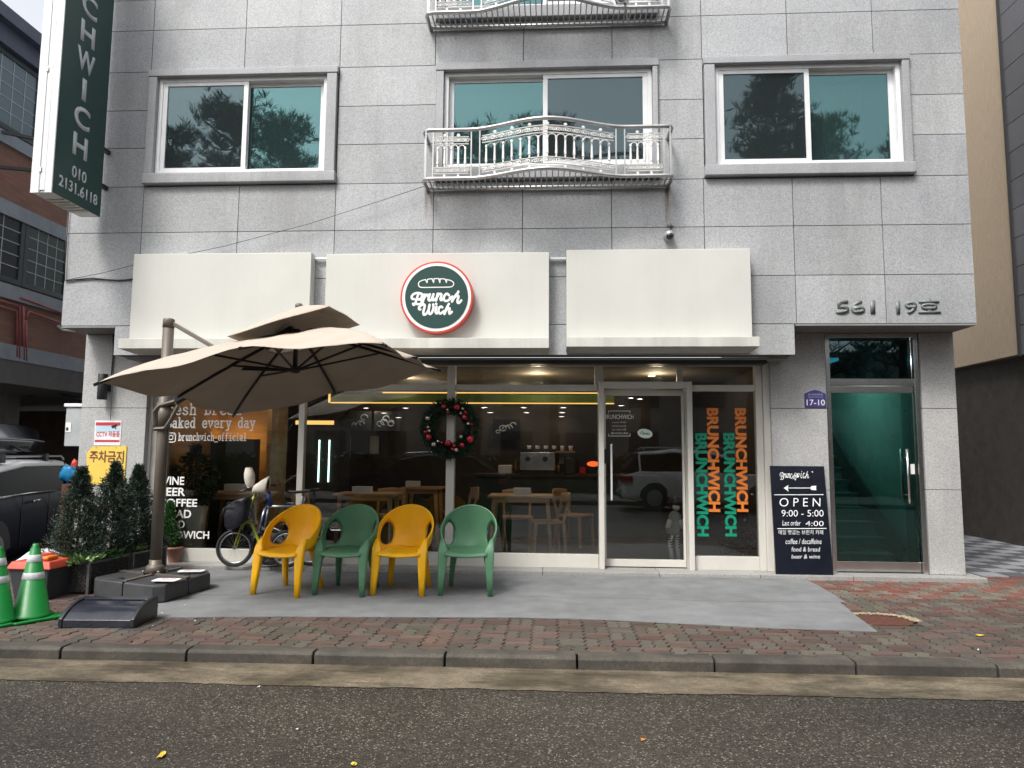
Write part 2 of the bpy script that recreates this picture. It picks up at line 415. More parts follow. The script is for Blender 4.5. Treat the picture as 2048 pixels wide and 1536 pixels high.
mb = MB(); xs = -40.; joints = [atz(108, 1300).x, atz(363, 1305).x, atz(622, 1308).x, atz(888, 1312).x, atz(1155, 1316).x, atz(1430, 1320).x, atz(1712, 1325).x, atz(1995, 1330).x]
J = [joints[0]-.93*i for i in range(30, 0, -1)]+joints+[joints[-1]+.95*i for i in range(1, 30)]
for a, b in zip(J, J[1:]):
    g = .005+random.random()*.004; a2 = a+g; b2 = b-g; dz = random.uniform(-.004, .003)
    pr = [(0,-.12),(0,-.018+dz),(.02,0+dz),(.15,0.001+dz),(.15,-.12)]
    mb.prism([(a2, YK(a2)+p, z) for p, z in pr], (b2-a2, YK(b2)-YK(a2), 0))
    mb.c = [(1,1,1)]*len(mb.f)
struct(mb.build('kerb', M['kerb'], bev=.006))
mb = MB()
mb.poly([(-40, YK(-40)+.14, -.014), (40, YK(40)+.14, -.014), (40, 9.4, -.014), (-40, 9.4, -.014)])
struct(mb.build('sidewalk_bed', M['bed']))
# interlocking pavers, every block its own faces with its own dye
kp = NT('paver_concrete'); a = kp.n('VertexColor', layer_name='Col'); n = kp.noise(40, 5, .7); n2 = kp.noise(1.3, 5, .65)
c = kp.mix(1, a.outputs[0], kp.ramp(n, [(.3, (.72,.72,.72)), (.7, (1.18,1.18,1.18))]), 'MULTIPLY')
c = kp.mix(kp.ramp(n2, [(.5, (0,0,0)), (.75, (.45,.45,.45))]), c, (.060,.052,.040)); kp.l(c, kp.b.inputs['Base Color'])
mr = kp.n('MapRange'); mr.inputs[3].default_value = .42; mr.inputs[4].default_value = .8; kp.l(n2, mr.inputs[0]); kp.l(mr.outputs[0], kp.b.inputs['Roughness'])
kp.bump(n, .4, .003); NEEDCOL.add('paver_concrete')
mb = MB(); PW, PH = .232, .118
pit = [atz(1697, 1219), atz(1745, 1217), atz(1790, 1232), atz(1806, 1250), atz(1775, 1262), atz(1740, 1262), atz(1700, 1240)]
pc = sum(pit, Vector())/len(pit)+Vector((.03, .0, 0))
S = .196
def tri(t): t = t % 1; return 4*abs(t-.5)-1
def warp(x, y): return x+.017*tri(y/(S/2)), y+.0045*tri(x/(S/2)+.25)
def block(x0, y0, x1, y1, col):
    g = .0045; x0 += g; x1 -= g; y0 += g; y1 -= g; q = random.uniform(.76, 1.24); mb.col = tuple(v*q*random.uniform(.95, 1.05) for v in col)
    nx = max(2, int((x1-x0)/(S/4)+.5)); ny = max(2, int((y1-y0)/(S/4)+.5))
    pts = [(x0+(x1-x0)*i/nx, y0) for i in range(nx)]+[(x1, y0+(y1-y0)*i/ny) for i in range(ny)]+[(x1-(x1-x0)*i/nx, y1) for i in range(nx)]+[(x0, y1-(y1-y0)*i/ny) for i in range(ny)]
    pts = [warp(*p) for p in pts]; z = random.uniform(-.0035, .002); tx, ty = random.gauss(0,.012), random.gauss(0,.012); cx = (x0+x1)/2; cy = (y0+y1)/2
    sk = lambda x, y: (YK(x)-YK(0))*max(0, 1-(y-5)/3.3)
    n0 = len(mb.v); k_ = len(pts)
    mb.v += [Vector((px, py+sk(px, py), z-.012)) for px, py in pts]+[Vector((cx+(px-cx)*.965, cy+(py-cy)*.96+sk(px, py), z+(px-cx)*tx+(py-cy)*ty)) for px, py in pts]
    mb.face(range(n0+k_, n0+2*k_))
    for q_ in range(k_): r_ = (q_+1) % k_; mb.face((n0+q_, n0+r_, n0+k_+r_, n0+k_+q_))
for j in range(20):
    for i in range(-38, 46):
        x0 = i*S+.05; yb = 5.052+j*S
        if x0 < -7.2 or x0 > 8.8: continue
        if yb > 8.12 and -5.75 < x0 < 4.72: continue
        if yb > 8.45: continue
        if math.hypot((x0+S/2-pc.x)/.27, (yb+S/2-pc.y)/.185) < 1.05: continue
        fresh = .75 if (x0 > 2.4 and yb > 7.1) else (.25 if x0 > 2.4 and yb > 6.6 else 0)
        cl = mnoise.noise(Vector((x0*.7+3, yb*1.1, 0)))
        red = Vector((.102,.067,.055)).lerp(Vector((.21,.075,.055)), fresh)*(1+.25*cl)
        gry = Vector((.088,.077,.063)).lerp(Vector((.16,.14,.11)), fresh)*(1-.2*cl)
        if random.random() < .10: red, gry = gry, red
        if (i+j) % 2: block(x0, yb, x0+S, yb+S/2, red); block(x0, yb+S/2, x0+S, yb+S, red)
        else: block(x0, yb, x0+S/2, yb+S, gry); block(x0+S/2, yb, x0+S, yb+S, gry)
o = struct(mb.build('sidewalk', kp.m))
# right alley: large chequered slabs
mb = MB(); ca = NT('slab_stone'); a = ca.n('VertexColor', layer_name='Col'); n = ca.noise(30, 5, .7)
ca.l(ca.mix(1, a.outputs[0], ca.ramp(n, [(.3, (.8,.8,.8)), (.7, (1.15,1.15,1.15))]), 'MULTIPLY'), ca.b.inputs['Base Color']); ca.b.inputs['Roughness'].default_value = .6; NEEDCOL.add('slab_stone')
for i in range(9):
    for j in range(24):
        x0 = 4.62+i*.3; y0 = 8.62+j*.3
        mb.col = (.30,.31,.33) if (i+j) % 2 else (.10,.105,.115)
        q = random.uniform(.85, 1.1); mb.col = tuple(v*q for v in mb.col); mb.box(x0+.003, y0+.003, -.02, x0+.297, y0+.297, .003+random.uniform(-.001,.001))
struct(mb.build('alley_paving', ca.m))
struct(bx(-40, -9, -.10, 40, -3.75, .02).build('opposite_pavement', M['kerb']))
# rust coloured soil hollow with crumbled mortar
M['soil'] = pm('red_soil', (.085,.028,.018), .9, var=.4, scale=25, bump=.6)
o = MB(); o.prism([(pc.x+.29*math.cos(R(a))*(1+.08*math.sin(a*.7)), pc.y+.01+.20*math.sin(R(a))*(1+.08*math.cos(a*.5)), -.012) for a in range(0, 360, 15)], (0,0,.0095)); o = struct(o.build('soil_patch', M['soil']))
M['mortar'] = pm('crumbled_mortar', (.30,.24,.16), .9, var=.35, scale=30, bump=.5)
mb = MB()
for i in range(420):
    t = random.uniform(-20, 115); q9 = random.gauss(1.0, .07); p = Vector((pc.x+.29*q9*math.cos(R(t)), pc.y+.01+.20*q9*math.sin(R(t)), 0)); mb.ball((p.x, p.y, .006), random.uniform(.004,.013), 6, (1,1,.6))
tag(mb.build('rubble', M['mortar']), kind='stuff')

# ================================================================== GRANITE BUILDING
YF, YP, YW = 7.88, 8.34, 8.42
B = thing('granite_building', 'grey granite clad building with a white framed shop on its ground floor', 'building', (-.5, 8, 0))
def tiles(mb, rects, y, th=.03, g=.004, var=.085):
    for x0, z0, x1, z1 in rects:
        q = random.uniform(1-var, 1+var); mb.col = (q, q, q*random.uniform(.99,1.015)); mb.box(x0+g, y, z0+g, x1-g, y+th, z1-g)
low = [-5.70,-4.80,-3.65,-2.505,-1.36,-.338,.67,1.70,2.679,3.64,4.59]
top = [-5.70,-4.798,-3.658,-2.505,-1.37,-.34,.687,1.708,2.673,3.625,4.59]
rects = []
for z0, z1 in ((2.797,3.34),(3.34,3.90),(3.90,4.455)): rects += [(a, z0, b, z1) for a, b in zip(low, low[1:])]
for z0, z1 in ((4.455,4.928),(4.928,5.395),(5.395,5.875)): rects += [(a, z0, b, z1) for a, b in ((-5.70,-4.79),(-2.505,-1.35),(1.205,1.715),(4.0,4.59))]
rects += [(a, 5.875, b, 6.40) for a, b in zip(top, top[1:])]
for z0, z1 in ((6.40,6.79),(6.79,7.3),(7.3,7.8)):
    rects += [(a, z0, b, z1) for a, b in zip(top, top[1:]) if not (-1.4 < a < 1.0)]+[(1.205, z0, 1.708, z1)]
rects += [(a, 7.8, b, 8.3) for a, b in zip(top, top[1:])]+[(a, 8.3, b, 8.8) for a, b in zip(top, top[1:])]
rects += [(a, 2.452, b, 2.797) for a, b in zip([-5.05]+low[1:8]+[2.655], low[1:8]+[2.655])]
mb = MB(); tiles(mb, rects, YF); mb.col = (1,1,1)
for z0, z1 in ((2.8,4.45),(4.45,6.4),(6.4,8.8)):      # returns at the corners
    for y0 in (7.915, 8.9, 9.9, 10.9, 11.9):
        mb.box(-5.70, y0, z0+.004, -5.67, y0+.99, z1-.004); mb.box(4.56, y0, z0+.004, 4.59, y0+.99, z1-.004)
mb.build('wall', M['granite'], B)
# structure behind the cladding (with openings)
mb = MB()
def slab(x0, z0, x1, z1, y0=YF+.031, y1=8.2): mb.box(x0, y0, z0, x1, y1, z1)
slab(-5.67, 2.80, 4.56, 4.45); slab(-5.67, 4.451, -4.72, 5.87); slab(-2.6, 4.451, -1.30, 5.87); slab(1.16, 4.451, 1.80, 5.87); slab(3.95, 4.451, 4.56, 5.87)
slab(-5.67, 5.871, 4.56, 6.4); slab(-5.67, 6.401, -1.30, 7.8); slab(1.16, 6.401, 4.56, 7.8); slab(-5.67, 7.801, 4.56, 8.8); slab(-5.04, 2.456, 2.645, 2.799, YF+.031, 8.1)
mb.build('core_wall', M['joint'], B)
bx(-5.66, 8.205, 8.82, 4.55, 13.0, 8.95).build('roof', M['soffit'], B)
mb = MB(); mb.box(-5.69, YF+.002, 2.775, -5.055, 8.5, 2.795); mb.box(2.665, YF+.002, 2.775, 4.585, 8.5, 2.795); mb.box(-5.04, 8.101, 2.44, 2.65, 8.6, 2.452)
mb.build('soffit', M['soffit'], B)
# pillars
def pillar(x0, x1, zs, name='pillar', depth=.5, split=None):
    m_ = MB()
    for z0, z1 in zs:
        m_.col = (random.uniform(.95,1.05),)*3
        if split: m_.box(x0, YP, z0+.003, split-.003, YP+depth, z1-.003); m_.box(split+.003, YP, z0+.003, x1, YP+depth, z1-.003)
        else: m_.box(x0, YP, z0+.003, x1, YP+depth, z1-.003)
    return m_.build(name, M['granite_pillar'], B, bev=.004)
xL1 = at(288, 900, YP).x; sx = at(217, 900, YP).x
zj = at(220, 816, YP).z
pillar(-5.70, xL1, ((.05, zj-.95), (zj-.95, zj), (zj, 2.775)), split=sx)
xp0, xp1 = at(1541, 900, YP).x+.02, at(1657, 900, YP).x
pillar(xp0, xp1, ((.05, at(1600, 980, YP).z), (at(1600, 980, YP).z, at(1600, 817, YP).z), (at(1600, 817, YP).z, 2.775)))
xr0 = at(1849, 900, YP).x
pillar(xr0, 4.585, ((.05, at(1880, 980, YP).z), (at(1880, 980, YP).z, at(1880, 817, YP).z), (at(1880, 817, YP).z, 2.775)))
# joint fill behind pillar joints, step
for q_ in ((-5.69, xL1-.01), (xp0+.006, xp1-.006), (xr0+.006, 4.577)): bx(q_[0], YP+.006, .05, q_[1], YP+.45, 2.774).build('pillar_core', M['joint'], B)
mb = MB(); xs_ = [-5.72, -4.6, -3.2, -1.5, -.1, 1.2, 2.3, 3.3, 4.72]
for a_, b_ in zip(xs_, xs_[1:]): mb.col = (random.uniform(.9, 1.08),)*3; mb.box(a_+.002, 8.165, -.02, b_-.002, 9.1, .05)
mb.build('entrance_step', M['granite_step'], B, bev=.008)

# ---------- upper windows
def sash(x0, z0, x1, z1, y, win, pane_mat, fw=.055, name='sash'):
    m_ = MB(); d = .035
    m_.box(x0, y, z0, x0+fw, y+d, z1); m_.box(x1-fw, y, z0, x1, y+d, z1); m_.box(x0+fw, y, z0, x1-fw, y+d, z0+fw); m_.box(x0+fw, y, z1-fw, x1-fw, y+d, z1)
    m_.build(name, M['pvc'], win, bev=.003)
    bx(x0+fw-.004, y+.014, z0+fw-.004, x1-fw+.004, y+.020, z1-fw+.004).build('pane', pane_mat, win)
def window(sx0, sz0, sx1, sz1, fx0, fz0, fx1, fz1, xm, front_left, pl, pr_, zoff=0):
    sz0 += zoff; sz1 += zoff; fz0 += zoff; fz1 += zoff
    m_ = MB(); fw = .05; y0, y1 = 7.885, 8.03
    m_.box(fx0, y0, fz0, fx0+fw, y1, fz1); m_.box(fx1-fw, y0, fz0, fx1, y1, fz1); m_.box(fx0+fw, y0, fz0, fx1-fw, y1, fz0+fw); m_.box(fx0+fw, y0, fz1-fw, fx1-fw, y1, fz1)
    win = m_.build('window', M['pvc'], B, bev=.004)
    m_ = MB(); m_.col = (1,1,1)
    m_.box(sx0, 7.83, fz0+.002, fx0-.002, 7.99, fz1-.002); m_.box(fx1+.002, 7.83, fz0+.002, sx1, 7.99, fz1-.002)
    m_.box(sx0-.01, 7.822, fz1, sx1+.01, 7.99, sz1)
    m_.build('window_surround', M['granite_trim'], win, bev=.006)
    m_ = MB(); m_.col = (1,1,1); m_.box(sx0-.015, 7.812, sz0+.01, sx1+.015, 7.99, fz0-.001); m_.build('sill', M['granite_trim'], win, bev=.012)
    a, b = fx0+fw, fx1-fw; zz0, zz1 = fz0+fw-.02, fz1-fw+.01
    yl, yr = (7.895, 7.955) if front_left else (7.955, 7.895)
    sash(a, zz0, xm+.03, zz1, yl, win, pl); sash(xm-.03, zz0, b, zz1, yr, win, pr_)
    return win
window(-4.79, 4.46, -2.52, 5.872, -4.69, 4.60, -2.64, 5.79, at(487, 300, 7.9).x, True, M['gl_grey'], M['gl_teal'])
window(-1.345, 4.46, 1.20, 5.872, -1.257, 4.62, 1.14, 5.785, at(1091, 200, 7.9).x, False, M['gl_teal'], M['gl_grey'])
window(1.725, 4.46, 3.99, 5.872, 1.845, 4.60, 3.91, 5.79, at(1614, 200, 7.9).x, True, M['gl_grey'], M['gl_teal'])
window(-1.345, 4.46, 1.20, 5.872, -1.257, 4.62, 1.14, 5.785, at(1091, 200, 7.9).x, False, M['gl_teal'], M['gl_grey'], zoff=1.935)
M['room'] = pm('upper_room_plaster', (.30,.33,.32), .8)
mb = MB()
for z0 in (4.45, 6.405):
    z1 = z0+1.42; mb.box(-5.6, 11.0, z0, 4.5, 11.05, z1); mb.box(-5.6, 8.21, z0-.03, 4.5, 11.0, z0); mb.box(-5.6, 8.21, z1, 4.5, 11.0, z1+.03)
    for x in (-5.6, -2.0, 1.45, 4.45): mb.box(x, 8.21, z0+.001, x+.05, 11.0, z1-.001)
mb.build('upper_room', M['room'], B)
M['curtain'] = pm('pale_curtain', (.55,.60,.52), .9, var=.08)
def curtain(x0, x1, z0, z1, y=8.3):
    m_ = MB(); m_.grid(lambda u, v: (x0+(x1-x0)*u, y+.03*math.sin(u*(x1-x0)*55), z0+(z1-z0)*v), 60, 1)
    tag(m_.build('curtain', M['curtain'], smooth=True, solid=.004), {0: 'pale curtain drawn inside the upper window on the right', 1: 'pale curtain hanging inside the balcony window'}[0 if x0 > 1.5 else 1], 'curtain', 'curtains in the upper windows')
curtain(3.2, 3.65, 4.5, 5.75); curtain(-1.1, -.35, 4.5, 5.3)
# ---------- stains below the balcony
kr = NT('rust_streak'); g = kr.noise(9, 5, .7, (1, 1, .12)); a = kr.n('VertexColor', layer_name='Col'); NEEDCOL.add('rust_streak')
kr.b.inputs['Base Color'].default_value = (.16,.075,.03,1); kr.b.inputs['Roughness'].default_value = .8
tr = kr.n('BsdfTransparent'); mx = kr.n('MixShader'); mm = kr.n('Math', operation='MULTIPLY'); kr.l(kr.ramp(g, [(.35, (.15,)*3), (.65, (1,)*3)]), mm.inputs[0]); kr.l(a.outputs[0], mm.inputs[1])
kr.l(mm.outputs[0], mx.inputs[0]); kr.l(tr.outputs[0], mx.inputs[1]); kr.l(kr.b.outputs[0], mx.inputs[2]); kr.l(mx.outputs[0], kr.o.inputs[0])
def streak(px, y0, y1, wpx, st):
    a = at(px, y0, YF); b = at(px, y1, YF); m_ = MB(); n = 6; cols = []
    for j in range(n):
        for i in range(4):
            xx = a.x+(i/4-.5)*wpx/180; x2 = a.x+((i+1)/4-.5)*wpx/180
            za = a.z+(b.z-a.z)*j/n; zb = a.z+(b.z-a.z)*(j+1)/n
            m_.col = (st*(1-j/n)*(.35 if i in (0, 3) else 1),)*3; m_.poly([(xx, YF-.0025, za), (xx, YF-.0025, zb), (x2, YF-.0025, zb), (x2, YF-.0025, za)])
    return m_.build('rust_stain', kr.m, B)
streak(1333, 372, 455, 14, 1.); streak(853, 378, 440, 9, .6); streak(868, 400, 470, 30, .25); streak(1345, 400, 470, 26, .2)

# ---------- balconies
def balcony(z0, zr, cctv=False):
    xa, xb = -1.43, 1.31
    def curve(z, inset=0, n=40):
        pts = []
        for i in range(n+1):
            t = i/n; x = xa+inset+(xb-xa-2*inset)*t; s = max(0, min(1, (.5-abs(t-.5)-.18)/.32)); s = s*s*(3-2*s); pts.append(Vector((x, 7.56-.25*s+inset*.3, z)))
        return pts
    def rail(z, r, nm):
        p = curve(z); p = [Vector((xa, 7.87, z)), Vector((xa, 7.62, z))]+[Vector((xa+.02, 7.575, z))]+p[1:-1]+[Vector((xb-.02, 7.575, z)), Vector((xb, 7.62, z)), Vector((xb, 7.87, z))]
        return MB().tube(p, r, 10).build(nm, M['steel_rail'], bal if nm != 'balcony' else B, smooth=True)
    global bal
    bal = rail(zr, .022, 'balcony'); rail(z0, .022, 'lower_rail')
    MB().tube([(xa, 7.845, z0), (xb, 7.845, z0)], .02, 8).build('wall_rail', M['steel_rail'], bal, smooth=True)
    m_ = MB(); c = curve(z0, n=44)
    for p in c[1:-1]: m_.bar((p.x, 7.845, z0-.002), (p.x, p.y, z0-.002), .012, .02)
    m_.build('floor_bars', M['steel_rail'], bal)
    cc = curve(0, n=200)
    def yat(x): return cc[max(0, min(200, int(round((x-xa)/(xb-xa)*200))))].y
    m_ = MB()
    for px in (0.01, .04, .195, .23, .775, .81, .965, .99):
        x = xa+(xb-xa)*px; MB().bar((x, yat(x), z0), (x, yat(x), zr), .014).build('post', M['steel_rail'], bal)
    for s in (xa, xb):
        for y in (7.66, 7.75): MB().bar((s, y, z0), (s, y, zr), .014).build('post', M['steel_rail'], bal)
    H = zr-z0
    for (p0, p1, nb) in ((.045, .185, 5), (.24, .765, 15), (.82, .955, 5)):
        m_ = MB(); X0 = xa+(xb-xa)*p0; X1 = xa+(xb-xa)*p1; st = (X1-X0)/nb
        def P(x, z): return Vector((x, yat(x)-.002, z0+z))
        xs2 = [X0+(X1-X0)*i/(nb*3) for i in range(nb*3+1)]
        for zz in (.055, .125, .395, .475): m_.tube([P(x, zz) for x in xs2], .0065, 5)
        for i in range(nb+1): x = X0+i*st; 
        for i in range(nb):
            x = X0+(i+.5)*st
            m_.tube([P(x, .125), P(x, .16), P(x, .165), P(x, .26), P(x, .33), P(x, .335), P(x, .36)], [.010,.010,.015,.012,.010,.015,.013], 6)
            a = [P(x+st*.5*math.sin(t)-st*.0, .335+.045*math.cos(t)) for t in [(-90+180*k/6)*math.pi/180 for k in range(7)]]
            if i < nb-1: m_.tube([Vector((q.x+st*.5, q.y, q.z)) for q in a], .0065, 5)
            for dx in (-.36, -.12, .12, .36):                           # scroll bands
                for zc, rr in ((.435, .026), (.09, .024)):
                    q = x+dx*st; m_.tube([P(q+rr*math.cos(t*.9)*(1-t*.09)*(1 if dx > 0 else -1), zc+rr*math.sin(t*.9)*(1-t*.09)) for t in range(8)], .0048, 4)
            m_.tube([P(x-.02, .50), P(x, .478), P(x+.02, .50)], .005, 4) if i % 2 else None
            m_.ball(P(x, .435), .010, 6); m_.ball(P(x, .09), .009, 6)
            if i % 2: m_.box(x-.012, yat(x)-.008, z0+.485, x+.012, yat(x)+.006, z0+.51); m_.box(x-.012, yat(x)-.008, z0+.02, x+.012, yat(x)+.006, z0+.045)
        m_.build('ornamental_panel', M['alu_white'], bal)
    return bal
balcony(4.372, 4.93); balcony(6.315, 6.88)

# ---------- storefront (frames, panes, door)
def X(px, Y=YW, y=900): return at(px, y, Y).x
def Z(py, Y=YW, x=1000): return at(x, py, Y).z
xw0, xw1 = X(291), X(1541)+.015
m1a, m1b, m2a, m2b = X(595), X(607), X(893), X(909)
dxa, dxb = X(1197), X(1384)
zk, ztr0, ztr1, zh = .205, 2.10, 2.175, 2.40
mb = MB(); y0, y1 = YW, YW+.09
mb.box(xw0, y0, .05, xw0+.06, y1, 2.44); mb.box(xw1-.09, y0-.03, .05, xw1, y1, 2.44)
mb.box(X(1514), y0+.001, .05, xw1-.092, y1-.001, 2.438)
mb.box(m1a, y0, zk+.001, m1b, y1, ztr0-.001); mb.box(m2a, y0-.03, .05, m2b, y1, 2.439)
mb.box(xw0+.061, y0+.004, ztr0, m2a-.001, y1, ztr1); mb.box(m2b+.001, y0+.004, ztr0, dxa-.003, y1, ztr1); mb.box(dxb+.003, y0+.004, ztr0, X(1514)-.001, y1, ztr1)
mb.box(xw0+.061, y0+.004, zh, m2a-.001, y1, 2.437); mb.box(m2b+.001, y0+.004, zh, X(1514)-.001, y1, 2.437)
mb.box(xw0+.061, y0+.006, .05, m2a-.001, y1, zk); mb.box(m2b+.001, y0+.006, .05, dxa-.003, y1, zk); mb.box(dxb+.003, y0+.006, .05, X(1514)-.001, y1, zk)
mb.box(X(1357), y0+.01, ztr1+.001, X(1368), y1-.01, zh-.001); mb.box(X(1190), y0+.01, ztr1+.001, X(1207), y1-.01, zh-.001)
SF = mb.build('shopfront_window', M['cream'], B, bev=.004)
xg = X(333); mb = MB(); mb.box(xw0+.061, y0+.012, .206, X(312), y1-.02, 2.099); mb.box(X(312)+.004, y0+.03, .206, xg, y1-.005, 2.099)
mb.build('side_frame', pm('grey_side_frame', (.30,.29,.27), .5), SF, bev=.003)
yg = YW+.045
for a_, b_ in ((xg, m1a), (m1b, m2a), (m2b, dxa), (dxb, X(1514))):
    bx(a_-.003, yg, zk-.003, b_+.003, yg+.008, ztr0+.003).build('pane', M['gl_shop'], SF)
for a_, b_ in ((xw0+.06, m2a), (m2b, X(1190)), (X(1207), X(1357)), (X(1368), X(1514))):
    bx(a_-.003, yg+.002, ztr1-.003, b_+.003, yg+.01, zh+.003).build('transom_pane', M['gl_shop'], SF)
mb = MB()
for i in range(3): mb.box(-4.75, 8.19+.02*i, 2.40+.012*i, 2.45, 8.195+.02*i, 2.412+.014*i)
mb.box(-4.75, 8.25, 2.40, 2.45, 8.40, 2.438); mb.build('shutter_housing', pm('shutter_housing_dark', (.05,.055,.065), .5), B)
# door: deep cream portal and glazed leaf
mb = MB(); yd0 = YW-.07; yd1 = YW+.14; fw = .062
mb.box(dxa, yd0, .05, dxa+fw, yd1, 2.205); mb.box(dxb-fw, yd0, .05, dxb, yd1, 2.205); mb.box(dxa+fw, yd0, 2.205-.075, dxb-fw, yd1, 2.205)
DR = mb.build('shop_door', M['cream'], B, bev=.005)
yl = YW+.10; la, lb = dxa+fw+.004, dxb-fw-.004
mb = MB(); mb.box(la, yl, .06, la+.028, yl+.04, 2.12); mb.box(lb-.028, yl, .06, lb, yl+.04, 2.12); mb.box(la+.028, yl, 2.055, lb-.028, yl+.04, 2.12); mb.box(la+.028, yl, .06, lb-.028, yl+.04, .145)
mb.build('door_leaf', M['cream'], DR, bev=.003)
bx(la+.025, yl+.016, .142, lb-.025, yl+.024, 2.058).build('pane', M['gl_shop'], DR)
hx = at(1222, 930, yl).x; mb = MB()
mb.bar((hx, yl-.06, at(1222, 1000, yl).z), (hx, yl-.06, at(1222, 888, yl).z), .022); mb.bar((hx, yl-.06, at(1222, 985, yl).z), (hx, yl, at(1222, 985, yl).z), .015); mb.bar((hx, yl-.06, at(1222, 900, yl).z), (hx, yl, at(1222, 900, yl).z), .015)
mb.build('handle', M['pvc'], DR, bev=.002)
a_ = at(1206, 898, yl); b_ = at(1218, 927, yl); bx(a_.x, yl-.012, b_.z, b_.x, yl, a_.z).build('lock', M['black'], DR, bev=.003)

# ---------- writing stuck on the glass
wl = M['white']
tp('Fresh bread', 318, 818, 467, 833, yg-.006, wl, SF, 'window_lettering') if False else None
SER = {  # upright typewriter strokes on a 6 x 12 grid (baseline 0, x height 6, ascender 9)
'F': [[(1,0),(1,9)],[(0,0),(2.6,0)],[(0,9),(5.6,9),(5.6,7.2)],[(1,4.8),(4,4.8)]],
'B': [[(0,0),(4,0),(5.4,1),(5.6,2.6),(4.6,4.4),(3.6,4.7),(1,4.7)],[(3.6,4.7),(4.8,5.6),(4.9,7.6),(3.8,9),(0,9)],[(1,0),(1,9)]],
'r': [[(1.4,0),(1.4,6)],[(0,0),(3.6,0)],[(0.2,6),(1.4,6)],[(1.4,3.8),(2.8,5.8),(4.4,6.2),(5.4,5.6)]],
'e': [[(.4,3.2),(5.4,3.2),(5.2,4.8),(4,6),(2.4,6.1),(.9,5.1),(.4,3),(1,1.2),(2.6,0),(4.2,.1),(5.4,.9)]],
's': [[(4.8,4.8),(4,6),(2.4,6.1),(1,5.3),(1.2,3.9),(3,3.2),(4.8,2.4),(5,1),(3.6,0),(2,0),(.7,1.1)]],
'h': [[(1.1,0),(1.1,9)],[(0,9),(1.1,9)],[(0,0),(2.2,0)],[(1.1,4.6),(2.6,6),(4,6),(4.9,4.8),(4.9,0)],[(3.9,0),(6,0)]],
'b': [[(1.1,0),(1.1,9)],[(0,9),(1.1,9)],[(0,0),(1.1,0)],[(1.1,4.4),(2.4,5.9),(4,5.9),(5.4,4.4),(5.4,1.6),(4,.1),(2.4,.1),(1.1,1.6)]],
'a': [[(.9,5.3),(2.4,6.1),(3.9,5.9),(4.5,4.8),(4.5,0),(5.8,0)],[(4.5,3.4),(2.4,3.5),(.7,2.7),(.5,1.2),(1.6,.1),(3.2,.2),(4.5,1.3)]],
'd': [[(4.9,0),(4.9,9)],[(3.7,9),(4.9,9)],[(4.9,0),(6,0)],[(4.9,4.4),(3.6,5.9),(2,5.9),(.6,4.4),(.6,1.6),(2,.1),(3.6,.1),(4.9,1.6)]],
'k': [[(1.1,0),(1.1,9)],[(0,9),(1.1,9)],[(0,0),(2.2,0)],[(1.1,2.4),(4.6,6)],[(2.4,3.6),(4.8,0)],[(3.6,6),(5.6,6)],[(3.8,0),(5.8,0)]],
'v': [[(.6,6),(3,0),(5.4,6)],[(-.2,6),(1.9,6)],[(4.1,6),(6.2,6)]],
'y': [[(.8,6),(3.1,.4)],[(5.3,6),(2.3,-2.6),(.4,-2.6)],[(-.1,6),(2,6)],[(4.2,6),(6.1,6)]],
'u': [[(.2,6),(1.1,6),(1.1,1.4),(2.2,.1),(3.6,.2),(4.8,1.4)],[(3.9,6),(4.8,6),(4.8,0),(5.9,0)]],
'n': [[(1.1,0),(1.1,6)],[(0,6),(1.1,6)],[(0,0),(2.2,0)],[(1.1,4.4),(2.6,6),(4,6),(4.9,4.8),(4.9,0)],[(3.9,0),(6,0)]],
'c': [[(5,4.6),(5,5.6)],[(5,4.9),(4,6),(2.4,6),(.8,4.6),(.6,2.6),(1.4,.9),(3,0),(4.4,.2),(5.4,1)]],
'w': [[(.5,6),(1.6,0),(3,4.6),(4.4,0),(5.5,6)],[(-.2,6),(1.6,6)],[(4.4,6),(6.2,6)]],
'i': [[(1,6),(3,6),(3,0)],[(.8,0),(5.2,0)],[(3,7.9),(3,8.6)]],
'o': [[(3,0),(1.2,.8),(.5,3),(1.2,5.2),(3,6.1),(4.8,5.2),(5.5,3),(4.8,.8),(3,0)]],
'f': [[(2,0),(2,7.4),(3,8.9),(5,8.9)],[(.6,0),(4,0)],[(.4,6),(4.4,6)]],
'l': [[(1,9),(3,9),(3,0)],[(.8,0),(5.2,0)]],
'_': [[(0,-1.6),(6.6,-1.6)]], ' ': []}
def typed(s, x0, base, x1, xh, Y, w_, parent, name, mat=None):   # px box: baseline y, x height in px
    a = at(x0, base, Y); b = at(x1, base, Y); adv = (b.x-a.x)/len(s); k = (at(x0, base-xh, Y).z-a.z)/6
    ls = []
    for i, ch in enumerate(s): ls += [[(a.x+adv*i+px*adv*.8/6, a.z+py*k+(b.z-a.z)*i/len(s)) for px, py in st] for st in SER[ch]]
    return strokes(ls, lambda u, v: (u, Y, v), w_, mat or wl, parent, name, smooth=False, flat=.12, n=5)
ygt = yg-.004
typed('Fresh bread', 320, 829, 485, 14, ygt, .0088, SF, 'window_lettering')
typed('Baked every day', 333, 855, 512, 13, ygt, .0088, SF, 'window_lettering')
typed('brunchwich_official', 357, 881, 494, 10, ygt, .0056, SF, 'window_lettering')
ic = at(342, 875, ygt); rr = .052; sq = []                      # rounded camera icon outline
for cx, cz, a0 in ((1,1,0),(-1,1,90),(-1,-1,180),(1,-1,270)):
    for t in range(0, 91, 30): q = R(a0+t); sq.append((ic.x+cx*rr*.62+math.cos(q)*rr*.45, ic.z+cz*rr*.62+math.sin(q)*rr*.45))
cir = [(ic.x+rr*.5*math.cos(R(t)), ic.z+rr*.5*math.sin(R(t))) for t in range(0, 361, 24)]
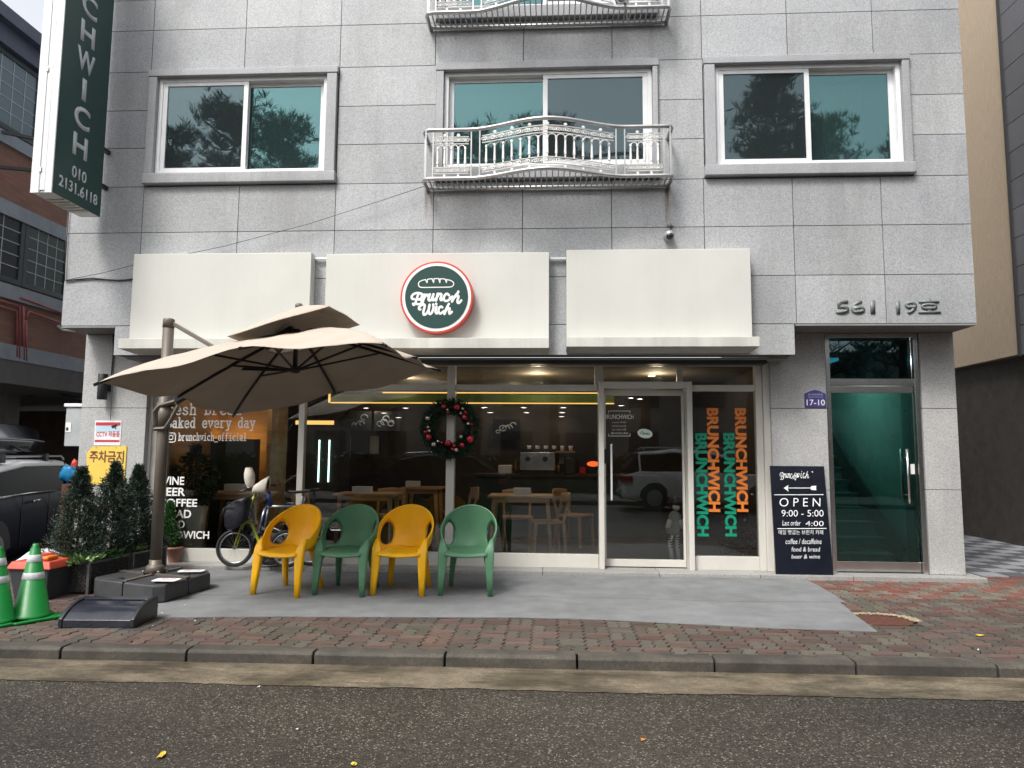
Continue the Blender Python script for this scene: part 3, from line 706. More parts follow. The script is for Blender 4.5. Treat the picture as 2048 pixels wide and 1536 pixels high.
strokes([sq+[sq[0]], cir, [(ic.x+rr*.66, ic.z+rr*.62), (ic.x+rr*.72, ic.z+rr*.66)]], lambda u, v: (u, ygt, v), .006, wl, SF, 'camera_emblem', smooth=False, flat=.12)
for s, xe, yt in (('WINE', 368, 953), ('BEER', 370, 975), ('COFFEE', 394, 997), ('BREAD', 382, 1019), ('FOOD', 369, 1040), ('SANDWICH', 418, 1061)):
    wd = {'WINE': 50, 'BEER': 50, 'COFFEE': 76, 'BREAD': 64, 'FOOD': 51, 'SANDWICH': 102}[s]
    tp(s, xe-wd, yt, xe, yt+17, ygt, wl, SF, 'window_lettering', bold=.02, ext=.001)
def vert(s, xl, y0, y1, w_, mat, Y=ygt):   # word read from top to bottom, letters turned
    a = at(xl, y0, Y); b = at(xl+w_, y1, Y)
    txt(s, (b.x-(b.x-a.x), Y, a.z), (0, 0, b.z-a.z), (b.x-a.x, 0, 0), mat, SF, 'window_lettering', ext=-.001, bold=.045)
vert('BRUNCHWICH', 1469, 816, 1024, 28, M['orange_v']); vert('BRUNCHWICH', 1413, 816, 1024, 28, M['orange_v'])
vert('BRUNCHWICH', 1446, 866, 1073, 28, M['green_v'], ygt-.002); vert('BRUNCHWICH', 1390, 866, 1073, 28, M['green_v'], ygt-.002)
yt_ = yl+.012
tp('BRUNCHWICH', 1210, 829, 1267, 838, yt_, wl, DR, 'door_lettering', ext=.001)
for i, yy in enumerate((843, 850, 857)): tp(('OPEN 9:00 - 5:00', 'LAST ORDER 4:00', 'brunch & bread')[i] if False else '010.2131.6118' if i == 1 else ('open 9:00' if i == 0 else 'last order 4:00'), 1224, yy, 1252, yy+4, yt_, M['letter_grey'], DR, 'door_lettering', ext=.001)
p = lambda x, y: (at(x, y, yt_).x, at(x, y, yt_).z)
strokes([[p(1217, 826), p(1217, 822), p(1260, 822), p(1260, 826)], [p(1217, 867), p(1217, 872), p(1260, 872), p(1260, 867)]], lambda u, v: (u, yt_, v), .003, wl, DR, 'door_emblem', smooth=False, flat=.15)
tp('@brunchwich_official', 1222, 864, 1256, 869, yt_, wl, DR, 'door_lettering', ext=.001)
c_ = at(1290, 867, yl-.008); k = MB(); k.prism([(c_.x+.088*math.cos(R(t)), yl-.004, c_.z+.055*math.sin(R(t))-.10*.088*math.cos(R(t))) for t in range(0, 360, 15)], (0, -.006, 0))
op = tag(k.build('open_sign', pm('mint_sign', (.62,.72,.66), .5)), 'oval pale open sign on the glass of the shop door', 'sign')
LOC[op.name] = Vector()
txt('Open', (c_.x-.055, yl-.011, c_.z-.018), (.11, 0, -.012), (0, 0, .045), pm('dark_green_ink', (.01,.09,.05), .6), op, 'lettering', ext=.001, shear=.3, bold=.02)

# ---------- green glazed entrance to the stairs
ya = YP+.04; ea, eb = xp1+.01, xr0-.01
zt = at(1750, 757, YP).z; zt2 = at(1750, 785, YP).z; ztop = at(1750, 668, YP).z
mb = MB(); mb.box(ea, ya-.02, .05, ea+.05, ya+.14, 2.77); mb.box(eb-.05, ya-.02, .05, eb, ya+.14, 2.77); mb.box(ea+.05, ya-.02, 2.72, eb-.05, ya+.14, 2.77)
mb.box(ea+.05, ya-.015, (zt+zt2)/2+.004, eb-.05, ya+.08, zt+.0)
ED = mb.build('stair_entrance', M['chrome'], B, bev=.003)
gx0, gx1 = ea+.055, eb-.055; ya2 = ya+.02
mb = MB(); mb.box(gx0, ya2, zt2, gx1, ya2+.05, (zt+zt2)/2-.004); mb.build('door_rail', M['chrome'], ED, bev=.003); mb = MB(); mb.box(gx0, ya2, .065, gx1, ya2+.05, .175); mb.build('door_rail', M['chrome'], ED, bev=.003)
bx(gx0+.004, ya2+.018, .17, gx1-.004, ya2+.03, zt2+.004).build('door_pane', M['gl_door'], ED)
bx(gx0, ya2+.02, zt, gx1, ya2+.03, 2.725).build('transom_pane', glass('dark_green_glass', (.03,.10,.12), .06, (.6,.8,.85)), ED)
hx = at(1812, 950, ya2).x; mb = MB()
for z_, w_ in ((-.05, .03), (.075, .03)): mb.cyl((hx, ya2+z_, at(1812, 1006, ya2).z), (hx, ya2+z_, at(1812, 898, ya2).z), .015, 10)
for yy in (915, 990): mb.cyl((hx, ya2-.05, at(1812, yy, ya2).z), (hx, ya2+.075, at(1812, yy, ya2).z), .008, 8)
mb.build('handle', M['chrome'], ED, smooth=True)
a_ = at(1822, 928, ya2); bx(a_.x, ya2+.012, a_.z-.115, a_.x+.045, ya2+.017, a_.z).build('door_sticker', M['white'], ED)
# stairwell
mb = MB(); mb.col = (1,1,1); xs0, xs1 = ea+.02, at(1790, 1110, 8.75).x
for i in range(9):
    mb.box(xs0-.3, 8.72+i*.25, .05, xs1, 8.72+(i+1)*.25, .05+(i+1)*.165-.025); mb.box(xs0-.3, 8.695+i*.25, .05+(i+1)*.165-.024, xs1+.01, 8.72+(i+1)*.25, .05+(i+1)*.165)
mb.build('stair', M['granite_step'], B)
M['stairwall'] = pm('stairwell_plaster', (.62,.66,.62), .7)
mb = MB(); mb.box(eb+.02, 8.80, .05, eb+.06, 12, 3.9); mb.box(eb+.02, 8.49, 2.78, eb+.06, 8.799, 3.9); mb.box(xs0-.35, 8.80, .05, xs0-.30, 12, 3.9); mb.box(xs0-.35, 8.49, 2.78, xs0-.30, 8.799, 3.9); mb.box(xs0-.3, 12, .05, eb+.02, 12.05, 3.9); mb.box(xs0-.3, 8.5, 2.80, eb+.02, 9.4, 2.85); mb.box(xs0-.35, 8.5, 3.9, eb+.06, 12.05, 3.95); mb.box(xs0-.3, 8.45, 2.85, eb+.02, 8.5, 3.9)
mb.hexa([(xs1+.02,8.95,.38),(eb+.018,8.95,.38),(eb+.018,11.4,1.95),(xs1+.02,11.4,1.95),(xs1+.02,8.95,.46),(eb+.018,8.95,.46),(eb+.018,11.4,2.9),(xs1+.02,11.4,2.9)]) if False else None
mb.build('stairwell_wall', M['stairwall'], B)
mb = MB(); mb.prism([(xs1+.012, 8.72, .05), (xs1+.012, 11.0, 1.55), (xs1+.012, 11.0, 2.0), (xs1+.012, 8.56, .3), (xs1+.012, 8.75, .05)], (.03, 0, 0)); mb.box(xs1+.05, 8.6, .05, eb+.02, 12, .056)
mb.build('stringer', M['joint'], B)
lamp = bx(ea+.3, 9.5, 2.6, ea+.6, 9.8, 2.64)  # added glowing panel to brighten the stairs behind the green glass
tag(lamp.build('stair_fill_light', emit('stair_fill_glow', (1,.97,.9), 10)), 'added glowing panel brightening the stairwell inside the stair entrance', 'lamp')
# ================================================================== SIGNS
def signboard(x0, x1, yt, yb, label):
    a = at(x0, yt, 7.73); b = at(x1, yb, 7.73)
    t = thing('signboard', label, 'signboard', ((a.x+b.x)/2, 7.8, b.z), group='blank white signboards above the shop windows')
    MB().box(a.x, 7.73, b.z-.02, b.x, 7.872, a.z).build('panel', M['board'], t, bev=.006)
    mb = MB(); mb.box((a.x+b.x)/2-.10, 7.80, a.z, (a.x+b.x)/2+.06, 7.872, a.z+.018)
    mb.build('bracket', M['chrome'], t); return t
signboard(268, 617, 508, 676, 'blank white signboard at the left, behind the top of the umbrella pole')
signboard(653, 1098, 508, 676, 'wide white signboard in the middle carrying the round green emblem sign')
signboard(1133, 1505, 500, 672, 'blank white signboard at the right, beside the raised house number')
def ledge(x0, x1, yt, yb, label):
    a = at(x0, yt, 7.50); b = at(x1, yb, 7.50); z1, z0 = a.z, b.z
    t = thing('signboard_ledge', label, 'ledge', ((a.x+b.x)/2, 7.6, z0), group='projecting white ledges under the signboards')
    MB().box(a.x, 7.50, z0, b.x, 7.868, z1-.0).build('fascia', M['ledge'], t, bev=.004)
    mb = MB()
    mb.prism([(a.x+.01, 7.51, z0-.001), (a.x+.01, 7.874, z0-.001), (a.x+.01, 7.874, z0-.02)], (b.x-a.x-.02, 0, 0)); mb.build('underside', M['ledge'], t); return t
ledge(237, 1098, 677, 696, 'long white projecting ledge under the left and middle signboards'); ledge(1133, 1520, 674, 693, 'short white projecting ledge under the right signboard')
bx(at(622, 517, 7.84).x, 7.83, at(622, 517, 7.84).z-.012, at(655, 517, 7.84).x, 7.855, at(622, 517, 7.84).z+.012).build('cable_tray', M['pvc'], B)
bx(at(1100, 517, 7.84).x, 7.83, at(1100, 517, 7.84).z-.012, at(1132, 517, 7.84).x, 7.855, at(1100, 517, 7.84).z+.012).build('cable_tray', M['pvc'], B)
# round emblem sign
lc = at(873, 594, 7.6); lr = at(946, 594, 7.6).x-lc.x
t = thing('round_sign', 'round green shop sign with red rim, bread outline and white script', 'sign', (lc.x, 7.7, lc.z))
def disc(r, y0, y1, nm, mat, **kw):
    MB().prism([(lc.x+r*math.cos(2*math.pi*i/64), y0, lc.z+r*math.sin(2*math.pi*i/64)) for i in range(64)][::-1], (0, y1-y0, 0)).build(nm, mat, t, **kw)
disc(lr, 7.602, 7.728, 'rim', M['red_rim'], bev=.006); disc(lr*.945, 7.599, 7.603, 'ring', M['white']); disc(lr*.865, 7.594, 7.598, 'face', M['sign_green'])
def lz(x, y): q = at(780+x/8.085, 500+y/8.085, 7.592); return Vector((q.x, 7.592, q.z))
LB = {'B': [[(390,795),(362,790),(350,755),(385,712),(450,695),(515,712),(525,748),(490,790),(450,800)],[(462,705),(435,780),(408,862),(385,888),(372,868)],[(455,800),(500,805),(515,842),(480,876),(432,872)]],
 'r': [[(515,745),(560,722),(548,780),(527,852)],[(535,810),(575,742),(603,724),(615,748)],[(615,748),(645,715)]],
 'u': [[(645,715),(622,790),(640,818),(670,798),(703,715)],[(703,715),(686,790),(702,815),(735,788)]],
 'n': [[(772,706),(745,818)],[(752,780),(792,715),(826,712),(830,745),(816,792),(832,812),(862,785)]],
 'c': [[(955,732),(918,706),(880,742),(870,790),(894,824),(945,812),(1010,752)]],
 'h': [[(968,772),(990,765)],[(1105,672),(1098,692),(1060,735),(1002,834)],[(1010,810),(1045,765),(1085,735),(1108,752),(1094,800),(1092,842),(1116,856),(1152,815)]]}
LW = [[(492,962),(470,955),(475,920),(520,887),(556,884),(560,920),(540,1000),(548,1046),(588,1030),(625,960),(640,885)],[(640,885),(625,980),(642,1036),(678,1010),(702,940),(700,880)],
 [(752,915),(736,990),(752,1026),(778,1004)],[(747,868),(748,872),(749,875)],[(846,928),(820,915),(790,946),(786,1000),(812,1030),(850,1006),(880,985)],[(952,872),(916,940),(880,1036)],[(896,992),(940,942),(966,950),(956,1000),(966,1030),(1000,1000)]]
strokes([(l, .0128) for k_ in LB.values() for l in k_], lz, .0118, M['white'], t, 'lettering', n=8)
strokes([(l, .0128) for l in LW], lz, .0115, M['white'], t, 'lettering', n=8)
strokes([[(460,545),(472,518),(510,495),(575,478)],[(575,480),(600,530),(603,480)],[(603,478),(640,468),(680,465)],[(680,466),(706,528),(710,468)],[(710,466),(750,462),(790,463)],[(790,464),(806,530),(812,468)],[(812,467),(855,466),(895,472)],[(895,472),(912,526),(918,480)],[(918,478),(985,495),(1025,525),(1028,560),(1005,588),(950,600),(740,603),(520,605),(470,585),(460,545)]], lz, .0055, M['white'], t, 'bread_emblem')

# hanging vertical sign
xs_ = -5.2; Yf = 6.92; Yb = 7.71; zb = 4.035; tw = abs(at(62, 385, Yf).x-xs_); zt_ = 7.9
t = thing('hanging_sign', 'tall dark green sign box hanging off the wall with vertical letters and a phone number', 'sign', (xs_-.1, 7.3, zb))
mb = MB(); mb.box(xs_-tw, Yf+.004, zb, xs_-.006, Yb, zt_); mb.build('sign_box', M['pvc'], t)
mb = MB(); mb.box(xs_-tw-.004, Yf-.012, zb-.01, xs_-tw*.62, Yf+.004, zt_); mb.box(xs_-tw*.60, Yf-.008, zb+.02, xs_-tw*.36, Yf+.004, zt_); mb.box(xs_-tw*.34, Yf-.012, zb-.01, xs_-.002, Yf+.004, zt_); mb.build('edge_trim', M['pvc'], t, bev=.003)
for zz in (4.25, 5.35, 6.6): mb = MB(); mb.box(xs_-tw*.66, Yf-.02, zz, xs_-tw*.56, Yf-.008, zz+.05); mb.build('hinge', M['chrome'], t)
bx(xs_-.006, Yf, zb, xs_, Yb, zt_).build('face', M['sign_green'], t)
mb = MB()
for q in (.28, .40, .52, .64, .76): mb.box(xs_-tw+.01, Yf+q*.9*.8, zb-.012, xs_-.01, Yf+q*.9*.8+.05, zb)
mb.build('underside_slats', M['ledge'], t)
for zz in (at(205, 372, 7.8).z, at(215, 300, 7.8).z):
    MB().bar((xs_-.06, Yb, zz), (xs_-.06, 7.88, zz), .045).build('bracket', M['black'], t); 
def sx_text(s, x0, y0, x1, y1):     # px corners on the sign face: left-top, right-bottom
    a = atx(x0, y0, xs_); b = atx(x1, y1, xs_)
    return a, b
for ch, yc, hh in (('H', 4.62, .15), ('C', 4.93, .16), ('I', 5.22, .14), ('W', 5.53, .16), ('H', 5.85, .15), ('C', 6.18, .16), ('N', 6.5, .15), ('U', 6.82, .15), ('R', 7.13, .15), ('B', 7.45, .15)):
    pass
ref = [('H', 298), ('C', 237), ('I', 178), ('W', 120), ('H', 60), ('C', 3)]
zs_ = [atx(168, y, xs_).z for _, y in ref]; stp = (zs_[-1]-zs_[0])/5
for i, ch in enumerate('HCIWHCNURB'):
    zc = zs_[0]+stp*i; w_ = {'I': .07, 'W': .30, 'C': .26}.get(ch, .24); yc = (Yf+Yb)/2-.02
    txt(ch, (xs_, yc-w_/2, zc-.125), (0, w_, 0), (0, 0, .25), M['letter_grey'], t, 'lettering', ext=.004, bold=.025)
txt('010', (xs_, 7.19, atx(158, 361, xs_).z), (0, .24, 0), (0, 0, .13), M['letter_grey'], t, 'phone_number', ext=.004, bold=.015)
zz = atx(155, 383, xs_).z; txt('2131.6118', (xs_, 7.00, zz-.045), (0, .64, 0), (0, 0, .125), M['letter_grey'], t, 'phone_number', ext=.004, bold=.02)

# raised house number
M['num'] = pm('grey_metal_numerals', (.17,.19,.185), .5, .1)
hn = tag(tp('561', 1671, 600, 1750, 628, YF, M['num'], None, 'house_number', ext=.012, bold=.028), 'raised grey house number on the granite above the stair entrance, left group', 'house number', 'raised house numbers over the stair entrance')
tag(tp('19호', 1791, 598, 1881, 628, YF, M['num'], None, 'house_number', ext=.012, bold=.02), 'raised grey house number ending in a Korean letter, right group above the entrance', 'house number', 'raised house numbers over the stair entrance')
# purple address plate
a = at(1608, 788, YP); b = at(1652, 815, YP); apx = at(1630, 780, YP)
t = thing('address_plate', 'small purple address plate with a peaked top on the pillar', 'sign', (apx.x, YP, b.z))
M['purple'] = pm('purple_plate', (.055,.045,.20), .4)
MB().prism([(a.x, YP-.001, b.z), (b.x, YP-.001, b.z), (b.x, YP-.001, a.z), ((a.x+b.x)/2+.05, YP-.001, apx.z-.01), ((a.x+b.x)/2, YP-.001, apx.z), ((a.x+b.x)/2-.05, YP-.001, apx.z-.01), (a.x, YP-.001, a.z)], (0, -.012, 0)).build('plate', M['purple'], t, bev=.003)
tp('17-10', 1613, 799, 1650, 811, YP-.014, M['white'], t, 'lettering', ext=.001, bold=.01); tp('상가로97번길', 1616, 787, 1645, 791, YP-.014, M['letter_grey'], t, 'lettering', ext=.001)
tp('Sanggaro 97beon-gil', 1616, 793, 1646, 795.5, YP-.014, M['letter_grey'], t, 'lettering', ext=.001)
# CCTV notice and no-parking board on the left pillar
a = at(191, 841, YP); b = at(241, 891, YP)
t = thing('camera_notice', 'white and red camera surveillance notice on the left pillar', 'sign', ((a.x+b.x)/2, YP, b.z))
bx(a.x, YP-.006, b.z, b.x, YP-.001, a.z).build('plate', pm('white_plate', (.75,.76,.78), .4), t)
M['redink'] = pm('red_ink', (.50,.03,.05), .5); H_ = a.z-b.z
bx(a.x+.012, YP-.008, a.z-.20*H_, b.x-.012, YP-.0065, a.z-.07*H_).build('banner', M['redink'], t); bx(a.x+.012, YP-.008, b.z+.14*H_, b.x-.012, YP-.0065, b.z+.22*H_).build('banner', M['redink'], t)
bx(a.x+.012, YP-.0076, a.z-.44*H_, b.x-.012, YP-.0065, a.z-.205*H_).build('picture', pm('pale_blue_ink', (.45,.62,.72), .5), t)
tp('CCTV 작동중', 193, 862, 239, 874, YP-.008, M['redink'], t, 'lettering', ext=.001, bold=.012)
mb = MB(); q = at(230, 853, YP); mb.bar((q.x-.035, YP-.009, q.z-.01), (q.x+.03, YP-.009, q.z+.02), .004, .03); mb.bar((q.x, YP-.009, q.z), (q.x+.02, YP-.009, q.z-.03), .004, .012); mb.build('camera_emblem', M['black'], t)
c4 = [at(*p, YP-.004) for p in ((186, 893), (254, 892), (249, 970), (173, 969), (174, 905))]
t = thing('no_parking_sign', 'yellow tilted no parking board with brown Korean letters on the left pillar', 'sign', (c4[3].x+.2, YP, c4[3].z))
MB().prism([(p.x, YP-.004, p.z) for p in c4][::-1], (0, -.006, 0)).build('plate', pm('yellow_board', (.78,.55,.10), .5, var=.06), t)
brown = pm('brown_paint', (.16,.045,.03), .6)
tp('주차금지', 180, 901, 247, 925, YP-.012, brown, t, 'lettering', ext=.001, bold=.02)
for px in (192, 232): q = at(px, 895, YP-.013); MB().ball(q, .006, 6).build('screw', M['chrome'], t)
# wall lamp
a = at(207, 748, YP-.09); b = at(207, 799, YP-.09)
t = thing('wall_lamp', 'black cylindrical up and down lamp on the left pillar', 'wall lamp', (a.x, YP, b.z))
MB().lathe([(.052, b.z), (.055, b.z+.004), (.055, a.z-.004), (.052, a.z)], a.x, YP-.09, 24).build('cylinder', pm('graphite_metal', (.035,.038,.042), .4, .5), t, smooth=True)
bx(a.x-.02, YP-.05, (a.z+b.z)/2-.05, a.x+.05, YP-.001, (a.z+b.z)/2+.05).build('mount', M['black'], t)
# dome camera
q = at(1340, 468, 7.76)
t = thing('dome_camera', 'small round grey security camera on the wall below the balcony', 'camera', (q.x, YF, q.z))
gm = pm('camera_grey', (.33,.34,.34), .35, .3)
MB().cyl((q.x, YF, q.z), (q.x, YF-.03, q.z), .055, 20).ball((q.x, 7.81, q.z), .06, 20).build('housing', gm, t, smooth=True)
MB().ball((q.x, 7.785, q.z-.015), .043, 16).build('dome', M['black'], t, smooth=True)
q2 = at(1341, 446, 7.84); MB().cyl((q2.x, YF, q2.z), (q2.x, 7.85, q2.z), .03, 16).build('cable_box', gm, t); MB().tube([(q2.x, 7.855, q2.z), (q2.x+.02, 7.83, q2.z-.05), (q.x, 7.85, q.z+.05)], .006, 6).build('cable', M['black'], t)
# bullet camera on the upper balcony rail
q = at(1245, 6, 7.45)
t = thing('bullet_camera', 'silver bullet camera bolted to the upper balcony floor', 'camera', tuple(q))
MB().cyl((q.x-.06, 7.40, q.z), (q.x+.05, 7.50, q.z+.05), .035, 14).build('housing', M['chrome'], t, smooth=True); MB().tube([(q.x+.03, 7.5, q.z+.02), (q.x+.06, 7.6, q.z-.03), (q.x+.07, 7.62, q.z-.09)], .012, 8).build('bracket', M['steel_rail'], t, smooth=True)
# cables on the facade
def cable(pts, Y, r, label, nm='cable'):
    ps = [at(x, y, Y) for x, y in pts]; return tag(MB().tube(ps, r, 6).build(nm, M['black'], smooth=True), label, 'cable')
cable([(132, 562), (150, 559), (185, 556), (215, 559), (240, 561), (268, 558)], 7.865, .009, 'thick black cable stapled to the wall left of the signboards')
cable([(132, 560), (200, 547), (268, 530), (450, 492), (620, 447), (760, 402), (850, 372)], 7.80, .0035, 'thin wire sagging from the wall corner up to the balcony')
cable([(137, 420), (131, 500), (129, 562)], 7.86, .006, 'cable running down the left corner of the granite wall')
ps = [at(215, 663, 8.325), at(226, 664, 8.325), at(227, 700, 8.325), at(223, 750, 8.325)]; tag(MB().tube(ps, .009, 6).build('cable', M['black'], smooth=True), 'black cable feeding the lamp on the left pillar', 'cable')
# meter box on the left side of the building
q0 = at(137, 806, 8.75); q1 = at(158, 893, 8.75)
t = thing('meter_box', 'pale metal meter cabinet fixed beside the left pillar', 'cabinet', (q0.x, 8.8, q1.z))
bx(q0.x+.01, 8.7, q1.z, -5.706, 9.0, q0.z-.06).build('cabinet', pm('meter_grey', (.40,.42,.43), .5, grime=.3), t, bev=.01); bx(q0.x-.01, 8.68, q0.z-.055, -5.706, 9.02, q0.z-.01).build('hood', M['pvc'], t, bev=.008)
bx(q0.x+.02, 8.695, q1.z+.18, q0.x+.09, 8.699, q1.z+.30).build('sticker', M['white'], t)
bx(q0.x+.03, 8.692, q1.z+.20, q0.x+.06, 8.694, q1.z+.24).build('sticker_mark', M['black'], t)

# ================================================================== CHALKBOARD
P0 = at(1552, 1150, 8.20); P0.z = .052; P1 = at(1667, 1152, 8.20); P1.z = .052; T0 = at(1540, 932, 8.318); T1 = at(1648, 932, 8.318)
T0.z = T1.z = (T0.z+T1.z)/2; N_ = (P1-P0).cross(T0-P0).normalized()
t = thing('menu_board', 'black leaning chalk board with opening hours in white handwriting', 'menu board', tuple((P0+P1)/2))
M['chalkboard'] = pm('black_board', (.006,.008,.016), .25, var=.3, coat=.3)
MB().prism([P0, P1, T1, T0], tuple(-N_*.022)).build('panel', M['chalkboard'], t, bev=.002)
def ob(px, py, lift=.0015):
    d = ray(px, py); o = Vector((0,0,CH)); s = (P0-o).dot(N_)/d.dot(N_); return o+d*s+N_*lift
chalk = pm('chalk_marker', (.85,.86,.86), .6, var=.05)
def cw(s, x0, y0, x1, y1, **kw): o = ob(x0, y1); return txt(s, o, ob(x1, y1)-o, ob(x0, y0)-o, chalk, t, 'lettering', ext=.0012, **{'bold': -.006, **kw})
def cs(ls, w_=.004, nm='lettering', **kw): return strokes(ls, lambda x, y: ob(x, y, .001), w_, chalk, t, nm, flat=.4, **kw)
cs([[(1549, 989.6), (1646, 989.2)]], .004, 'rule', smooth=False); cs([[(1555, 1057.3), (1652, 1056.8)]], .004, 'rule', smooth=False)
cs([[(1572, 976), (1632, 976)]], .004, 'arrow', smooth=False)
MB().prism([ob(1567, 976), ob(1577, 970), ob(1575, 976), ob(1577, 983)], tuple(N_*.001)).build('arrow', chalk, t); MB().prism([ob(1620, 976), ob(1623, 972), ob(1633, 971.5), ob(1631, 976), ob(1633, 980.5), ob(1623, 980)], tuple(N_*.001)).build('arrow', chalk, t)
cw('O P E N', 1559, 996, 1641, 1013, shear=.03); cw('9:00 - 5:00', 1563, 1020, 1647, 1033); cw('4:00', 1611, 1042, 1647, 1052)
cw('Last order', 1565, 1041, 1601, 1051, shear=.05); cw('매일 빵굽는 브런치 카페', 1557, 1060, 1646, 1069)
cw('coffee / decaffeine', 1571, 1077.5, 1643, 1088, shear=.1); cw('food & bread', 1583, 1094, 1640, 1103, shear=.1); cw('beer & wine', 1583, 1109, 1640, 1117, shear=.1)
def wm(l, sx, sy, ox, oy): return [((x-350)*sx+ox, (y-690-((x-350)*-.05))*sy+oy) for x, y in l]
ls = [wm(l, .040, .078, 1560, 944) for k_ in LB.values() for l in k_]
uu = LB['u']
ls += [wm(l, .04, .078, 1581, 943.5) for l in uu]+[wm(uu[0], .04, .078, 1584.5, 943.5)]+[[((x-736)*.06+1601.5, (y-915)*.09+946) for x, y in LW[2]], [(1603, 942.5), (1603.4, 943)]]+[[((x-786)*.05+1606, (y-915)*.09+946) for x, y in LW[4]]]+[[((x-880)*.055+1611, (y-915)*.085+946.5) for x, y in l] for l in LW[5:]]
cs(ls, .0030); cs([[(1624.3, 943.6), (1625, 944.2)]], .006)

# ================================================================== UMBRELLA
A_ = at(195, 765, 5.3); Bc = at(769, 688, 5.3); D_ = at(877, 739, 7.7); E_ = at(467, 829, 7.7)
ctr = (A_+Bc+D_+E_)/4
pb = atz(310, 1146, .17); pole_x, pole_y = pb.x, pb.y; ptop = at(340, 640, pole_y)
t = thing('patio_umbrella', 'beige cantilever umbrella with double canopy on a brown side pole', 'umbrella', (pole_x, pole_y, 0)); UM = t
def base_pt(u, v):
    a = (u+1)/2; b = (v+1)/2; return A_*(1-a)*(1-b)+Bc*a*(1-b)+E_*(1-a)*b+D_*a*b
def lift(u, v):                                   # the front and left edge middles are pulled up by the arm
    return .125*max(0, -v)*(1-u*u)**1.0*max(abs(u), abs(v)) + .05*max(0, -u)*(1-v*v)+.02*max(0, u)*(1-v*v)
def canopy_pt(u, v, r0=.0, H=.50):
    r = max(abs(u), abs(v)); p = base_pt(u, v)
    ang = math.atan2(v, u); sag = math.sin(ang*4)**2        # slack between the eight ribs
    h = H*(1-r)**.92
    p.z += lift(u, v)+h-sag*.055*r*(.35+.65*r)+.012*mnoise.noise(Vector((u*3, v*3, 1)))*r+.006*mnoise.noise(Vector((u*11, v*4, 5)))
    return p
fab = NT('beige_canvas'); nn = fab.noise(160, 2, .5); n3 = fab.noise(2.5, 5, .6)
cc_ = fab.ramp(n3, [(.3, (.38,.325,.272)), (.7, (.45,.385,.322))]); fab.l(cc_, fab.b.inputs['Base Color']); fab.b.inputs['Roughness'].default_value = .85
fab.bump(nn, .2, .001); tb = fab.n('BsdfTranslucent'); fab.l(cc_, tb.inputs[0]); mx = fab.n('MixShader'); mx.inputs[0].default_value = .0; fab.l(fab.b.outputs[0], mx.inputs[1]); fab.l(tb.outputs[0], mx.inputs[2]); fab.l(mx.outputs[0], fab.o.inputs[0]); M['canvas'] = fab.m
mb = MB(); NR = 26; NS = 96; r_in = .30
rings = []
for j in range(NR+1):
    r = r_in+(1-r_in)*j/NR; ring = []
    for i in range(NS):
        q = 8*i/NS; s_ = int(q//2) % 4; f_ = (q % 2)-1
        u, v = ((f_, -1), (1, f_), (-f_, 1), (-1, -f_))[s_]; mb.v.append(canopy_pt(u*r, v*r)); ring.append(len(mb.v)-1)
    rings.append(ring)
for j in range(NR):
    for i in range(NS): k_ = (i+1) % NS; mb.face((rings[j][i], rings[j+1][i], rings[j+1][k_], rings[j][k_]))
mb.build('canopy', M['canvas'], t, smooth=True, solid=.004)
mb = MB(); rings = []
for j in range(11):
    r = .40*j/10; ring = []
    for i in range(NS):
        q = 8*i/NS; s_ = int(q//2) % 4; f_ = (q % 2)-1; u, v = ((f_, -1), (1, f_), (-f_, 1), (-1, -f_))[s_]
        p = base_pt(u*r, v*r); sag = math.sin(math.atan2(v, u)*2)**2; p.z += .465+.235*(1-j/10)**.9+.012*(1-sag)*(j/10)+.060*u*r/.40; mb.v.append(p); ring.append(len(mb.v)-1)
    rings.append(ring)
for j in range(10):
    for i in range(NS): k_ = (i+1) % NS; mb.face((rings[j][i], rings[j+1][i], rings[j+1][k_], rings[j][k_]))
mb.build('vent_canopy', M['canvas'], t, smooth=True, solid=.004)
M['taupe'] = pm('taupe_powder_coat', (.135,.115,.095), .45, .2); M['rib'] = pm('dark_rib_metal', (.022,.022,.026), .4, .4)
hubt = base_pt(0, 0)+Vector((0,0,.44)); hubl = at(590, 740, ctr.y)
for u, v in ((-1,-1),(0,-1),(1,-1),(1,0),(1,1),(0,1),(-1,1),(-1,0)):
    pts = []
    for k_ in range(9):
        r = .06+.955*k_/8; p = base_pt(u*r, v*r); p.z += lift(u*r, v*r)+.50*max(0, 1-r)**.92-.016; pts.append(p)
    pts[0] = hubt.copy()
    rb = MB(); [rb.bar(a, b, .016, .024) for a, b in zip(pts, pts[1:])]
    rib = rb.build('rib', M['rib'], t)
    MB().bar(hubl+Vector((u*.02, v*.02, .0)), pts[4]-Vector((0,0,.012)), .013, .018).build('strut', M['rib'], rib)
mb = MB().lathe([(.02, hubl.z-.03), (.045, hubl.z-.02), (.045, hubl.z+.03), (.022, hubl.z+.04), (.022, hubt.z), (.04, hubt.z+.01), (.04, hubt.z+.04)], hubl.x, hubl.y, 16); mb.build('hub', M['rib'], t, smooth=True)
ap = base_pt(0,0)+Vector((0,0,.70)); MB().lathe([(.035, ap.z-.02), (.035, ap.z+.018), (.02, ap.z+.03)], ap.x, ap.y, 14).build('finial', M['taupe'], t, smooth=True)
